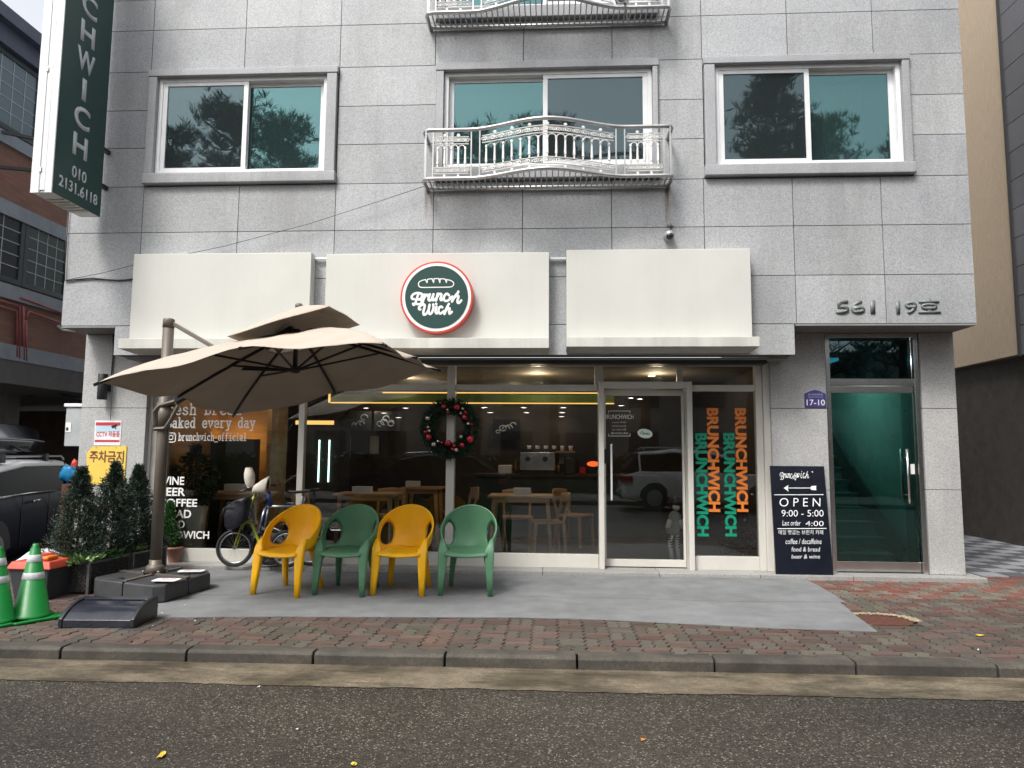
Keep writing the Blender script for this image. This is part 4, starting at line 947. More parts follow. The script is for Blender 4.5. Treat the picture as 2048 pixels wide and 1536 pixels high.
# pole, arm, brace, crank
MB().lathe([(.053, .17), (.053, ptop.z-.08)], pole_x, pole_y, 24).build('pole', M['taupe'], t, smooth=True)
MB().lathe([(.056, ptop.z-.08), (.056, ptop.z), (.050, ptop.z+.012)], pole_x, pole_y, 24).build('pole_cap', M['taupe'], t, smooth=True)
s0 = Vector((pole_x+.06, pole_y, at(350, 808, pole_y).z)); s1 = at(508, 706, pole_y-.18); s1 = s0+(s1-s0)*1.45; mid = s0.lerp(s1, .62)
MB().bar(s0, s1, .07, .075).build('arm', M['rib'], t, bev=.008)
MB().bar(at(468, 737, pole_y-.15), hubl+Vector((0,0,.0)), .02, .03).build('arm_link', M['rib'], t)
MB().bar((pole_x+.05, pole_y, ptop.z-.04), s0.lerp(s1, .55)+Vector((0,0,.03)), .03, .04).build('brace', M['taupe'], t, bev=.005)
cz = at(328, 830, pole_y).z
def cp(x, y): q = at(x, y, pole_y-.055); return (q.x, pole_y-.06, q.z)
mb = MB(); hp = [cp(*q) for q in ((309,822),(312,816),(335,808),(352,800),(358,806),(352,822),(340,842),(330,855),(314,860),(306,858),(305,850),(312,846),(322,846),(330,836),(331,822),(325,820),(317,824),(317,846),(309,848))]
mb.tube([cp(*q) for q in ((309,852),(308,824),(319,812),(350,803),(357,812),(341,842),(330,857),(309,858),(309,852))], .024, 4)
cr = mb.build('crank_housing', M['taupe'], t, bev=.008)
MB().cyl((pole_x, pole_y-.0, cz-.14), (pole_x, pole_y, cz+.12), .066, 20).build('slider', M['taupe'], t, smooth=True)
MB().bar(cp(314, 822), cp(314, 852), .012).build('crank_handle', M['rib'], cr)
MB().lathe([(.085, .165), (.085, .235), (.07, .25), (.058, .255), (.058, .30)], pole_x, pole_y, 28).build('pole_foot', M['taupe'], t, smooth=True)
for k_ in range(4):
    q = R(45+90*k_); MB().lathe([(.016, .16), (.016, .2), (.01, .205)], pole_x+.11*math.cos(q), pole_y+.11*math.sin(q), 8).build('bolt', M['chrome'], t)
# water tanks of the base
gl = atz(172, 1193); gf = atz(317, 1211); gr = atz(431, 1176); gb = gl+gr-gf; cen = (gl+gr)/2
M['tank'] = pm('dark_grey_tank_plastic', (.045,.046,.05), .5, var=.25, scale=10, bump=.3, bscale=300)
def bpt(u, v, z): p = gf+(gl-gf)*u+(gr-gf)*v; return Vector((p.x, p.y, z))
def tank(u0, u1, v0, v1, cut):
    m_ = MB(); zz = ((.012, .0), (.15, .0), (.165, .012)); c = .10; e = .006
    def outline(ins, z):
        P = []
        cs_ = [(u0+e+ins, v0+e+ins), (u0+e+ins, v1-e-ins), (u1-e-ins, v1-e-ins), (u1-e-ins, v0+e+ins)]
        for i, (cu, cv) in enumerate(cs_):
            if i == cut:
                pu, pv = cs_[i-1]; nu, nv = cs_[(i+1) % 4]
                P.append(bpt(cu+(pu-cu)*c*2, cv+(pv-cv)*c*2, z)); P.append(bpt(cu+(nu-cu)*c*2, cv+(nv-cv)*c*2, z))
            else: P.append(bpt(cu, cv, z))
        return P
    L = [outline(i, z) for z, i in zz]; n0 = len(m_.v)
    for l in L: m_.v += l
    k = len(L[0])
    for j in range(2):
        for i in range(k): i2 = (i+1) % k; m_.face((n0+j*k+i, n0+(j+1)*k+i, n0+(j+1)*k+i2, n0+j*k+i2))
    m_.face([n0+2*k+i for i in range(k)][::-1]); m_.face([n0+i for i in range(k)])
    tk = m_.build('base_tank', M['tank'], t, bev=.012)
    q = bpt(u0+(u1-u0)*.3, v0+(v1-v0)*.3, .166); MB().lathe([(.028, .16), (.028, .172), (.02, .176)], q.x, q.y, 12).build('filler_cap', M['black'], tk)
tank(0, .5, 0, .5, 0); tank(.5, 1, 0, .5, 3); tank(0, .5, .5, 1, 1); tank(.5, 1, .5, 1, 2)
mb = MB()
for a_, b_ in (((.02,.5),(.98,.5)), ((.5,.02),(.5,.98))): mb.bar(bpt(*a_, .172), bpt(*b_, .172), .05, .012)
mb.build('base_cross', M['taupe'], t)
def card(px, py, w_, h_, rz, label):
    p = atz(px, py, .186); m_ = MB(); cs_ = []
    for i in range(4):
        for k_ in range(4):
            q = R(90*i+30*k_); cs_.append(Vector((((w_/2-.025)*(1 if i in (0,3) else -1))+.025*math.cos(q), ((h_/2-.025)*(1 if i in (0,1) else -1))+.025*math.sin(q), 0)))
    rm = Matrix.Rotation(rz, 3, 'Z'); o = m_.prism([p+rm@q for q in cs_], (0,0,.004)).build('instruction_card', M['white']); LOC[o.name] = Vector()
    tag(o, label, 'card', 'white cards lying on the umbrella base')
    pk = pm('magenta_ink', (.42,.10,.26), .6)
    for k_, s_ in enumerate(('SANDWICH', 'COFFEE & BREAD') if False else ('주의', '주차금지')):
        org = p+rm@Vector((-w_*.32, h_*(.08-.32*k_), 0)); org.z += .0045
        txt(s_, org, rm@Vector((w_*.64, 0, 0)), rm@Vector((0, h_*.22, 0)), pk, o, 'card_lettering', ext=.0008, bold=.02)
card(333, 1160, .22, .15, R(2), 'white card with pink writing lying at the front of the umbrella base'); card(383, 1142, .24, .12, R(10), 'white card lying at the back right of the umbrella base')

# ================================================================== CHAIRS
def chair_shell(mat, root):
    mb = MB(); NA, NT_ = 96, 26; am = R(122)
    holes = [(R(63), .50, R(24), .34), (-R(63), .50, R(24), .34)]
    def rim(th):
        return Vector((.268*math.sin(th)*(1-.04*math.cos(th)), .02+.235*math.cos(th), .605+.195*math.cos(th)-.02*max(0, -math.cos(th))))
    def seat(th): return Vector((.205*math.sin(th), .01+.185*math.cos(th), .405-.012*math.cos(th)))
    def P(th, s):
        a = seat(th); b = rim(th); p = a.lerp(b, s); o_ = Vector((math.sin(th), math.cos(th), 0)); bulge = math.sin(s*math.pi)*.035
        p += o_*bulge*(.4+.6*max(0, math.cos(th)))
        p.z -= .055*math.sin(min(1, s*1.0)*math.pi)*.7
        return p
    idx = {}
    for j in range(NT_+1):
        for i in range(NA+1):
            th = -am+2*am*i/NA; s = j/NT_
            for hc, hs, ha, hh in holes:                          # pull grid points near a hole outline onto it
                d = math.hypot((th-hc)/ha, (s-hs)/hh)
                if .80 < d < 1.22: th = hc+(th-hc)/d; s = hs+(s-hs)/d; break
            idx[i, j] = len(mb.v); mb.v.append(P(th, s))
    for j in range(NT_):
        for i in range(NA):
            th = -am+2*am*(i+.5)/NA; s = (j+.5)/NT_
            if any(math.hypot((th-hc)/ha, (s-hs)/hh) < .985 for hc, hs, ha, hh in holes): continue
            mb.face((idx[i, j], idx[i+1, j], idx[i+1, j+1], idx[i, j+1]))
    # seat pan
    n0 = len(mb.v); NX, NY = 20, 16
    for j in range(NY+1):
        for i in range(NX+1):
            u = -1+2*i/NX; v = j/NY
            y = -.235+v*.42; 
            hw = .205*math.sqrt(max(0, 1-max(0, (y-.01)/.187)**2)) if y > .01 else .205-.0*abs(y)
            x = u*hw; z = .397-.014*(1-u*u)+.010*max(0, (y-.05))/.15-(.030 if j == 0 else (.006 if j == 1 else 0))
            if j == 0: y += .0; x *= .97
            mb.v.append(Vector((x, y-.018*(1-u*u)*(1-v), z)))
    for j in range(NY):
        for i in range(NX):
            a = n0+j*(NX+1)+i; mb.face((a, a+1, a+NX+2, a+NX+1))
    o = mb.build('seat_shell', mat, root, smooth=True, local=True, solid=.013)
    # rolled rim and hole lips
    m2 = MB(); m2.tube([rim(-am+2*am*i/60)+Vector((0,0,0)) for i in range(61)], .0105, 8)
    m2.build('rim', mat, root, smooth=True, local=True)
    return rim(am)
def make_chair(name, mat, label):
    root = thing(name, label, 'chair', (0,0,0), 0, 'plastic armchairs in a row on the grey matting')
    tip = chair_shell(mat, root)
    for sx in (-1, 1):
        # front leg: broad rounded channel growing out of the arm tip
        m_ = MB(); sec = [((sx*.236, -.115, .515), .010, .016), ((sx*.230, -.150, .470), .028, .026), ((sx*.221, -.180, .420), .044, .026), ((sx*.219, -.195, .37), .045, .026), ((sx*.226, -.215, .2), .034, .024), ((sx*.234, -.235, .0), .023, .021)]
        ring = []
        for (c, hx_, hy_) in sec:
            rr_ = []
            for k_ in range(16):
                q = 2*math.pi*k_/16; ex = .38; cx_ = math.copysign(abs(math.cos(q))**ex, math.cos(q)); sy_ = math.copysign(abs(math.sin(q))**ex, math.sin(q))
                m_.v.append(Vector(c)+Vector((cx_*hx_, sy_*hy_, 0))); rr_.append(len(m_.v)-1)
            ring.append(rr_)
        for a_, b_ in zip(ring, ring[1:]):
            for k_ in range(16): k2 = (k_+1) % 16; m_.face((a_[k_], b_[k_], b_[k2], a_[k2]))
        m_.face(ring[0]); m_.face(ring[-1][::-1])
        m_.build('leg', mat, root, smooth=True, local=True)
        m_ = MB(); ring = []
        for (c, hx_, hy_) in [((sx*.150, .115, .40), .035, .03), ((sx*.158, .15, .34), .034, .03), ((sx*.185, .20, .15), .026, .024), ((sx*.20, .245, .0), .020, .020)]:
            rr_ = []
            for k_ in range(12):
                q = 2*math.pi*k_/12; cx_ = math.copysign(abs(math.cos(q))**.6, math.cos(q)); sy_ = math.copysign(abs(math.sin(q))**.6, math.sin(q))
                m_.v.append(Vector(c)+Vector((cx_*hx_, sy_*hy_, 0))); rr_.append(len(m_.v)-1)
            ring.append(rr_)
        for a_, b_ in zip(ring, ring[1:]):
            for k_ in range(12): k2 = (k_+1) % 12; m_.face((a_[k_], b_[k_], b_[k2], a_[k2]))
        m_.face(ring[0]); m_.face(ring[-1][::-1])
        m_.build('leg', mat, root, smooth=True, local=True)
    return root
M['yel'] = pm('yellow_polypropylene', (1.0,.50,.006), .42, grime=.10, scale=9, var=.05, bump=.08, bscale=500, spec=.4); M['grn'] = pm('green_polypropylene', (.10,.245,.135), .42, var=.05, bump=.08, bscale=500, spec=.4)
cy_ = make_chair('plastic_armchair', M['yel'], 'yellow plastic armchair nearest the bicycles, turned slightly to the left')
cg_ = make_chair('plastic_armchair', M['grn'], 'green plastic armchair standing between the two yellow ones')
cy2 = copy_tree(cy_); cy2['label'] = 'yellow plastic armchair standing between the two green ones'
cg2 = copy_tree(cg_); cg2['label'] = 'green plastic armchair at the right end of the row, in front of the wreath mullion'
for o_, fx, fy, rz in ((cy_, 560, 1193, -13), (cg_, 681, 1192, -6), (cy2, 797, 1192, -3), (cg2, 930, 1192, 0)):
    p = atz(fx, fy, .006); o_.rotation_euler = (0, 0, R(rz)); s_ = 1.02; o_.scale = (s_, s_, s_)
    o_.location = (p.x, p.y+.235*s_, .006)

# ================================================================== MATTING
M['mat'] = pm('grey_carpet_matting', (.185,.192,.195), .95, var=.16, scale=3.5, bump=.6, bscale=220, grime=.5)
def matting(pts, z, label):
    P = [atz(x, y, z) for x, y in pts]; m_ = MB(); m_.prism([Vector((p.x, p.y, z-.005)) for p in P], (0,0,.005)); o = m_.build('matting', M['mat']); tag(o, label, 'mat', 'grey matting strips laid on the pavement'); return o
yb_ = 8.158
far = [atz(1622, 1163, .008)]
P = [(-4.25, yb_), (far[0].x, yb_)]+[(atz(x, y).x, atz(x, y).y) for x, y in ((1655, 1183), (1692, 1206), (1450, 1204), (1200, 1197), (1000, 1193), (800, 1192), (500, 1192), (240, 1190))]
MB().prism([(x, y, .002) for x, y in P], (0,0,.007)).build('matting', M['mat']); o = bpy.context.scene.objects['matting']; tag(o, 'grey matting strip against the shop step, under the chairs', 'mat', 'grey matting strips laid on the pavement')
P = [(atz(x, y).x, atz(x, y).y) for x, y in ((240, 1186), (500, 1188), (800, 1188), (1000, 1189), (1200, 1193), (1450, 1200), (1676, 1202), (1712, 1232), (1755, 1264), (1560, 1258), (1380, 1249), (1200, 1240), (1040, 1236), (800, 1235), (560, 1234), (330, 1236), (285, 1234))]
MB().prism([(x, y, -.001) for x, y in P], (0,0,.006)).build('matting', M['mat']); tag(bpy.context.scene.objects['matting.001'], 'grey matting strip nearest the kerb with a ragged right corner', 'mat', 'grey matting strips laid on the pavement')
# ================================================================== PLANTERS AND SHRUBS
def conifer(name, label, x, y, z0, h, rad, mat, n=5200, group=None, seed=1, lo=.25, needle=.034, tipw=.0021):
    rnd = random.Random(seed); t = thing(name, label, 'tree' if h > .8 else 'potted tree', (x, y, z0), group=group)
    MB().cyl((x, y, z0-.02), (x, y, z0+h*.9), .016, 8, .004).build('trunk', M['bark'], t)
    mb = MB()
    nb = n//9; ph = [rnd.uniform(0, 6.28) for _ in range(6)]
    for i in range(nb):                              # short upswept branchlets carrying needles
        f = rnd.random()**1.15; a = rnd.uniform(0, 6.28)
        prof = (1-f)**1.05*(.66+.34*min(1, f/.25))*1.12+.012
        lump = 1+.22*math.sin(a*2+ph[0]+f*5)+.16*math.sin(a*3+ph[1]-f*11)+.12*math.sin(f*23+ph[2]+a)
        L = rad*prof*lump*rnd.uniform(.45, 1.08)+.015
        if rnd.random() < .12: L *= 1.15
        d0 = Vector((math.cos(a), math.sin(a), rnd.uniform(.35, 1.1)+f*.8)).normalized()
        base = Vector((x, y, z0+h*(.0+.93*f))); tip = base+Vector((math.cos(a)*L, math.sin(a)*L, L*rnd.uniform(.1, .5)))
        shade = rnd.uniform(.55, 1.25)
        for k_ in range(11):
            s_ = rnd.uniform(.25, 1)**.6; p = base.lerp(tip, s_)+Vector((rnd.gauss(0,.010), rnd.gauss(0,.010), rnd.gauss(0,.010)))
            q = shade*rnd.uniform(.7, 1.35); mb.col = (q, q*rnd.uniform(.95, 1.08), q*rnd.uniform(.85, 1.1))
            d = d0+Vector((rnd.gauss(0,.42), rnd.gauss(0,.42), rnd.gauss(0,.42)))
            mb.leaf(p, d, needle*rnd.uniform(.6, 1.3), tipw*rnd.uniform(1.2, 2.6))
    mb.build('crown', mat, t); return t
M['rattan'] = pm('black_rattan_plastic', (.075,.070,.070), .38, var=.25)
def planter(x0, y0, x1, y1, label):
    t = thing('rattan_planter', label, 'planter', ((x0+x1)/2, (y0+y1)/2, 0), group='black rattan planter boxes left of the umbrella'); H = .30
    mb = MB(); mb.box(x0+.015, y0+.015, .02, x1-.015, y1-.015, .255); mb.build('box', M['rattan'], t)
    mb = MB()
    for cx in (x0, x1-.03):
        for cy in (y0, y1-.03): mb.box(cx, cy, .0, cx+.03, cy+.03, H)
    mb.box(x0+.03, y0, H-.025, x1-.03, y0+.028, H-.001); mb.box(x0+.03, y1-.028, H-.025, x1-.03, y1, H-.001); mb.box(x0, y0+.03, H-.025, x0+.028, y1-.03, H-.001); mb.box(x1-.028, y0+.03, H-.025, x1, y1-.03, H-.001)
    mb.build('frame', M['rattan'], t, bev=.003)
    mb = MB(); rows = 12
    for j in range(rows):
        z = .022+j*(H-.05)/rows; off = (j % 2)*.02
        n = int((x1-x0-.06)/.04)
        for i in range(n):
            a = x0+.03+(x1-x0-.06)*i/n+off*.5; mb.hexa([(a,y0+.004,z+.002),(a+.034,y0+.004,z+.002),(a+.034,y0+.018,z+.002),(a,y0+.018,z+.002),(a+.006,y0-.004,z+.017),(a+.028,y0-.004,z+.017),(a+.034,y0+.018,z+.019),(a,y0+.018,z+.019)])
        n = int((y1-y0-.06)/.04)
        for i in range(n):
            a = y0+.03+(y1-y0-.06)*i/n+off*.5; mb.hexa([(x1-.018,a,z+.002),(x1-.004,a,z+.002),(x1-.004,a+.034,z+.002),(x1-.018,a+.034,z+.002),(x1-.018,a,z+.019),(x1+.004,a+.006,z+.017),(x1+.004,a+.028,z+.017),(x1-.018,a+.034,z+.019)])
    mb.build('weave', M['rattan'], t)
    mb = MB(); mb.grid(lambda u, v: (x0+.03+(x1-x0-.06)*u, y0+.03+(y1-y0-.06)*v, .27+.012*mnoise.noise(Vector((u*6, v*9, 0)))), 10, 16); mb.build('soil', M['bed'], t)
    return t
p0 = atz(176, 1190, 0); p1 = atz(105, 1192, 0); q0 = atz(300, 1143, 0)
px1 = p0.x; px0 = p1.x-.02; py0 = p0.y
planter(px0, py0, px1, py0+.66, 'black woven planter box in front, nearest the green cones'); planter(px0+.02, py0+.67, px1+.02, py0+1.34, 'black woven planter box behind, against the left pillar')
cx_ = (px0+px1)/2
def top_at(px, py, y): return at(px, py, y)
def shrub(px, ptop, y, pw, label, seed):
    q = at(px, ptop, y); h = q.z-.26; return conifer('conifer_shrub', label, q.x, y, .26, h, pw/1426*y/2*1.16, M['conifer'], 15000, 'dark conifer shrubs in the planter boxes', seed)
shrub(165, 925, py0+.22, 112, 'dark conifer shrub at the left front of the planter boxes', 3); shrub(233, 915, py0+.62, 112, 'tallest dark conifer shrub, in the middle, overlapping the yellow sign', 5); shrub(279, 922, py0+1.02, 96, 'dark conifer shrub at the right rear, beside the umbrella pole', 8)
def ground_plant(x, y, z, r, n, mat, nm, label, cat='plant', up=.5, l=.07, group='low leafy plants edging the planter boxes'):
    t = thing(nm, label, cat, (x, y, z), group=group); mb = MB()
    for i in range(n):
        a = random.uniform(0, 6.28); rr_ = r*math.sqrt(random.random()); q = random.uniform(.6, 1.6); mb.col = (q, q, q*random.uniform(.8, 1.2))
        d = (math.cos(a)*.8+random.gauss(0,.3), math.sin(a)*.8+random.gauss(0,.3), random.uniform(.1, up+.4))
        mb.leaf((x+rr_*math.cos(a)*.6, y+rr_*math.sin(a)*1.1, z+random.uniform(0, .05)), d, l*random.uniform(.5, 1.2), l*random.uniform(.12, .24))
    mb.build('leaves', mat, t); MB().ball((x, y, z-.03), .03, 6).build('root_ball', M['bed'], t); return t
ground_plant(px1-.13, py0+.12, .28, .17, 420, M['ivy'], 'edging_plant', 'pale green leafy plant at the front corner of the front planter')
ground_plant(px1-.10, py0+.42, .28, .13, 260, M['cypress'], 'edging_plant', 'bright green low plant between the conifers in the front planter')
ground_plant(px1-.10, py0+.86, .28, .14, 260, M['ivy'], 'edging_plant', 'pale green plant at the near edge of the rear planter')
ground_plant(px1-.05, py0+1.18, .28, .12, 220, M['conifer'], 'edging_plant', 'grey green spiky plant at the far end of the rear planter', l=.10)
ground_plant(px0+.10, py0+.10, .30, .10, 160, M['cypress'], 'edging_plant', 'yellow green sprig at the left front of the front planter')
# potted small cypress
q = atz(340, 1127, .05); pt = thing('terracotta_pot', 'terracotta pot on the shop step behind the umbrella pole', 'pot', (q.x, q.y+.09, .05))
M['terra'] = pm('terracotta', (.30,.155,.11), .8, var=.12)
MB().lathe([(.062, .05), (.085, .20), (.092, .20), (.094, .232), (.084, .232), (.078, .20), (.0, .205)], q.x, q.y+.09, 28, cap=False).build('pot', M['terra'], pt, smooth=True)
tt = at(341, 1000, q.y+.09); conifer('potted_cypress', 'small bright green cone shaped cypress in the terracotta pot', tt.x, q.y+.09, .21, tt.z-.21, .115, M['cypress'], 7000, None, 21, needle=.035)

# ================================================================== CONES, BIN, COVER
M['cone'] = pm('green_cone_rubber', (.007,.19,.035), .4, var=.08, bump=.15, bscale=40, grime=.2); M['refl'] = pm('silver_reflective_tape', (.62,.64,.66), .35, var=.06)
def cone(x, y, rz, label, s=1., tilt=0):
    t = thing('traffic_cone', label, 'traffic cone', (0,0,0), 0, 'green traffic cones by the kerb'); H = .68
    mb = MB(); a = .215; P = []
    for i in range(4):
        for k_ in range(5): q = R(90*i+22.5*k_); P.append(((a-.04)*(1 if i in (0,3) else -1)+.04*math.cos(q), (a-.04)*(1 if i in (0,1) else -1)+.04*math.sin(q), 0))
    mb.prism(P, (0,0,.022)); mb.build('base', M['cone'], t, local=True, bev=.006)
    rf = lambda z: .158-(z-.02)/(H-.02)*.125
    MB().lathe([(.172, .020), (.172, .035), (.160, .055), (rf(.06), .06), (rf(.64), .64), (.026, .655), (.026, H), (.016, H+.004)], 0, 0, 40).build('body', M['cone'], t, smooth=True, local=True)
    for z0, z1 in ((.365, .425), (.52, .585)): MB().lathe([(rf(z0)+.0015, z0), (rf(z0)+.003, z0+.002), (rf(z1)+.003, z1-.002), (rf(z1)+.0015, z1)], 0, 0, 40, cap=False).build('reflective_band', M['refl'], t, smooth=True, local=True)
    t.location = (x, y, .003); t.rotation_euler = (0, 0, rz); t.scale = (s,)*3; return t
q = atz(62, 1250); c1 = cone(q.x-.155, q.y+.20, R(-32), 'green traffic cone standing in front of the red lidded bin', 1.0)
hq = at(60, 1087, q.y+.2); c1.scale = ((hq.z-.003)/.684,)*3
q2 = atz(-12, 1258); c2 = copy_tree(c1); c2['label'] = 'green traffic cone cut off by the left edge of the view'; c2.location = (q2.x-.115, q2.y+.14, .003); c2.rotation_euler = (0, 0, R(-24))
# bin with red lid
b0 = atz(12, 1215); by = 6.35; ax = at(10, 1150, by).x; bx_ = at(103, 1150, by).x; zl = at(55, 1128, by).z
t = thing('rubbish_bin', 'dark plastic bin with a red orange lid behind the green cone', 'bin', ((ax+bx_)/2, by+.2, 0))
MB().taper(((ax+bx_)/2, by+.18, .0), ((ax+bx_)/2, by+.18, zl-.05), .15, .14, .19, .18).build('body', pm('dark_bin_plastic', (.045,.047,.055), .5), t, bev=.012)
lid = MB().taper(((ax+bx_)/2, by+.18, zl-.05), ((ax+bx_)/2, by+.18, zl+.02), .215, .20, .18, .165).build('lid', pm('faded_red_plastic', (.50,.07,.04), .5, grime=.3), t, bev=.012)
MB().box((ax+bx_)/2-.10, by+.10, zl+.021, (ax+bx_)/2+.05, by+.28, zl+.07).build('lid_handle', MC['faded_red_plastic'], lid, bev=.02)
bc = MB(); bc.box((ax+bx_)/2+.06, by+.05, zl+.02, (ax+bx_)/2+.14, by+.2, zl+.06); tag(bc.build('orange_cup', pm('orange_plastic', (.65,.16,.02), .5), bev=.015), 'crumpled orange packet on the red bin lid', 'packet')
# folded white sack and cardboard behind the bin
def blob(name, label, cat, c, r, sc_, mat, amp=.35, seed=0, n=20):
    mb = MB(); mb.ball((0,0,0), 1, n); mb.v = [Vector((v.x*sc_[0], v.y*sc_[1], v.z*sc_[2]))*r*(1+amp*mnoise.noise(v*1.7+Vector((seed,0,0)))+amp*.4*mnoise.noise(v*5+Vector((seed,3,0))))+Vector(c) for v in mb.v]
    return tag(mb.build(name, mat, smooth=True), label, cat)
q = at(85, 1112, 6.95); blob('white_sack', 'crumpled white sack slumped behind the red lidded bin', 'sack', (q.x, 6.95, q.z-.10), .2, (1.3,.7,.75), pm('white_woven_sack', (.62,.64,.68), .6), .35, 4)
q = at(110, 1125, 6.75); cb = MB(); cb.hexa([(q.x-.18,6.7,q.z-.26),(q.x+.18,6.72,q.z-.26),(q.x+.17,6.74,q.z-.26),(q.x-.18,6.72,q.z-.26),(q.x-.19,6.85,q.z+.0),(q.x+.17,6.9,q.z+.05),(q.x+.17,6.92,q.z+.05),(q.x-.19,6.87,q.z+.0)])
tag(cb.build('cardboard_sheet', pm('brown_cardboard', (.28,.17,.08), .85)), 'brown cardboard sheet leaning between the bin and the planter', 'cardboard')
q = at(146, 948, 8.9); blob('blue_bag', 'bright blue crumpled plastic bag behind the left conifer, beside the car', 'bag', (q.x-.06, 8.9, q.z), .10, (1.1,.6,1.1), pm('blue_plastic_bag', (.015,.18,.38), .35), .3, 2)
q = at(148, 1060, 8.7); mb = MB(); mb.box(q.x-.14, 8.62, -.09, q.x+.06, 8.8, at(146, 968, 8.7).z); 
tag(mb.build('brown_crate_stack', pm('brown_crates', (.10,.045,.03), .7, var=.3)), 'stack of dull brown crates standing at the corner under the blue bag', 'crates')
q = at(147, 930, 8.95); blob('red_bag', 'small red bundle above the blue bag beside the pillar', 'bag', (q.x+.02, 8.95, q.z), .06, (.8,.6,1.2), pm('red_bundle', (.55,.06,.04), .5), .5, 9)
# black curved cover lying on the paving
g0 = atz(116, 1256); g1 = atz(268, 1257); gb1 = atz(305, 1230); 
t = thing('plastic_ramp', 'black curved plastic cover lying on the paving before the umbrella base', 'plastic cover', tuple((g0+g1)/2))
axd = (g1-g0); L_ = axd.length; axd.normalize(); bk = Vector((-axd.y, axd.x, 0)); D2 = .42
prof = [(0,0),(0,.062),(.012,.072),(.06,.108),(.12,.142),(.19,.160),(.26,.168),(.27,.176),(.33,.172),(.36,.15),(.36,.02),(.34,.0)]
M['ramp'] = pm('glossy_dark_blue_plastic', (.018,.020,.030), .2, var=.4, scale=9, coat=.3)
def rp(u, d, z): return g0+axd*u+bk*d+Vector((0,0,z))
MB().prism([rp(.03, d, z*.94) for d, z in prof], tuple(axd*(L_-.06))).build('curved_top', M['ramp'], t, bev=.004)
for u in (0, L_-.03): MB().prism([rp(u, d-.008 if d < .1 else d+.006, z+.006) for d, z in prof], tuple(axd*.03)).build('side_rim', M['black'], t, bev=.004)
MB().prism([rp(.02, .255, .165), rp(.02, .30, .182), rp(.02, .31, .165)], tuple(axd*(L_-.04))).build('top_lip', M['ramp'], t, bev=.003)

# ================================================================== BICYCLES
M['tyre'] = pm('black_rubber', (.02,.02,.021), .8); M['lime'] = pm('yellow_green_paint', (.36,.38,.03), .35, var=.06, coat=.3); M['blue'] = pm('dark_blue_paint', (.015,.03,.16), .3, coat=.4)
M['spoke'] = pm('spoke_steel', (.5,.5,.5), .3, .9); M['silver'] = pm('brushed_alloy', (.45,.47,.5), .3, .9)
def wheel(t, x, y, z, r, yaw_=0, lean=0):
    rot = Matrix.Rotation(yaw_, 3, 'Z')
    def cpt(rad, a, off=0): return Vector((x, y, z))+rot@Vector((rad*math.cos(a), off, rad*math.sin(a)))
    w_ = MB().tube([cpt(r-.018, 2*math.pi*i/48) for i in range(48)], .018, 8, closed=True).build('wheel', M['tyre'], t, smooth=True)
    MB().tube([cpt(r-.043, 2*math.pi*i/48) for i in range(48)], .009, 6, closed=True).build('rim', M['silver'], w_, smooth=True)
    mb = MB()
    for i in range(28): a = 2*math.pi*i/28; mb.bar(cpt(.014, a+.5*(-1)**i, .018*(-1)**(i//2)), cpt(r-.045, a), .0018)
    mb.build('spokes', M['spoke'], w_); MB().cyl(cpt(0,0,-.035), cpt(0,0,.035), .014, 12).build('hub', M['silver'], w_, smooth=True)
def bike(name, label, hubpx, gy, zg, wb, r, fork, stem_top, paint, group=None, saddle=None, bag=True, fender=False):
    x = at(hubpx[0], hubpx[1], gy).x; z = zg+r; t = thing(name, label, 'bicycle', (x+wb/2, gy, zg), group=group)
    wheel(t, x, gy, z, r, R(8)); wheel(t, x+wb, gy, z, r)
    hd = at(*fork, gy); st = at(*stem_top, gy)
    mb = MB()
    for s in (-.035, .035): mb.tube([(x, gy+s, z), (x+(hd.x-x)*.35, gy+s, z+.10), (hd.x-.01, gy+s*.8, hd.z-.06), (hd.x, gy, hd.z)], .009, 8)
    mb.build('fork', paint, t, smooth=True)
    MB().tube([hd, hd.lerp(st, .5), st], [.019, .017, .015], 12).build('stem', paint, t, smooth=True)
    if fender:
        MB().tube([(x+(r+.015)*math.cos(R(a)), gy, z+(r+.015)*math.sin(R(a))) for a in range(30, 160, 10)], .013, 6, flat=1.6).build('mudguard', M['silver'], t, smooth=True)
    return t, x, z, hd, st
gy1, r1 = 8.10, .212
t, x, z, hd, st = bike('folding_bicycle', 'yellow green folding bicycle with white handlebar mitts and a black front bag', (470, 1093), gy1, .05, .60, r1, (487, 1040), (512, 985), M['lime'])
bb = Vector((x+.36, gy1, z-.06)); 
mb = MB(); mb.tube([hd, (hd.x+.10, gy1, hd.z-.04), (x+.30, gy1, z+.02), bb], .017, 10); mb.tube([bb, (x+.6, gy1, z)], .010, 8); mb.tube([hd+Vector((0,0,-.05)), hd+Vector((.12,0,.03))], .011, 8); mb.build('frame', M['lime'], t, smooth=True)
cr_ = MB().cyl(bb+Vector((0,-.06,0)), bb+Vector((0,-.05,0)), .075, 24).build('chainring', M['black'], t); MB().bar(bb+Vector((0,-.07,0)), bb+Vector((.10,-.08,-.06)), .018).box(bb.x+.08, gy1-.15, bb.z-.08, bb.x+.15, gy1-.08, bb.z-.055).build('crank', M['black'], cr_)
MB().tube([st, st+Vector((0,0,.05)), (at(522, 985, gy1).x, gy1, st.z+.02)], .012, 8).build('handlebar', M['black'], t, smooth=True)
mb = MB(); mb.tube([st+Vector((-.10,-.20,.02)), st+Vector((-.02,-.1,.05)), st+Vector((.0,.0,.06)), st+Vector((.05,.08,.05)), st+Vector((.08,.16,.02))], .011, 8); mb.build('handlebar', M['black'], t, smooth=True)
M['mitt'] = pm('cream_quilted_fabric', (.62,.57,.50), .9, var=.06, bump=.5, bscale=90)
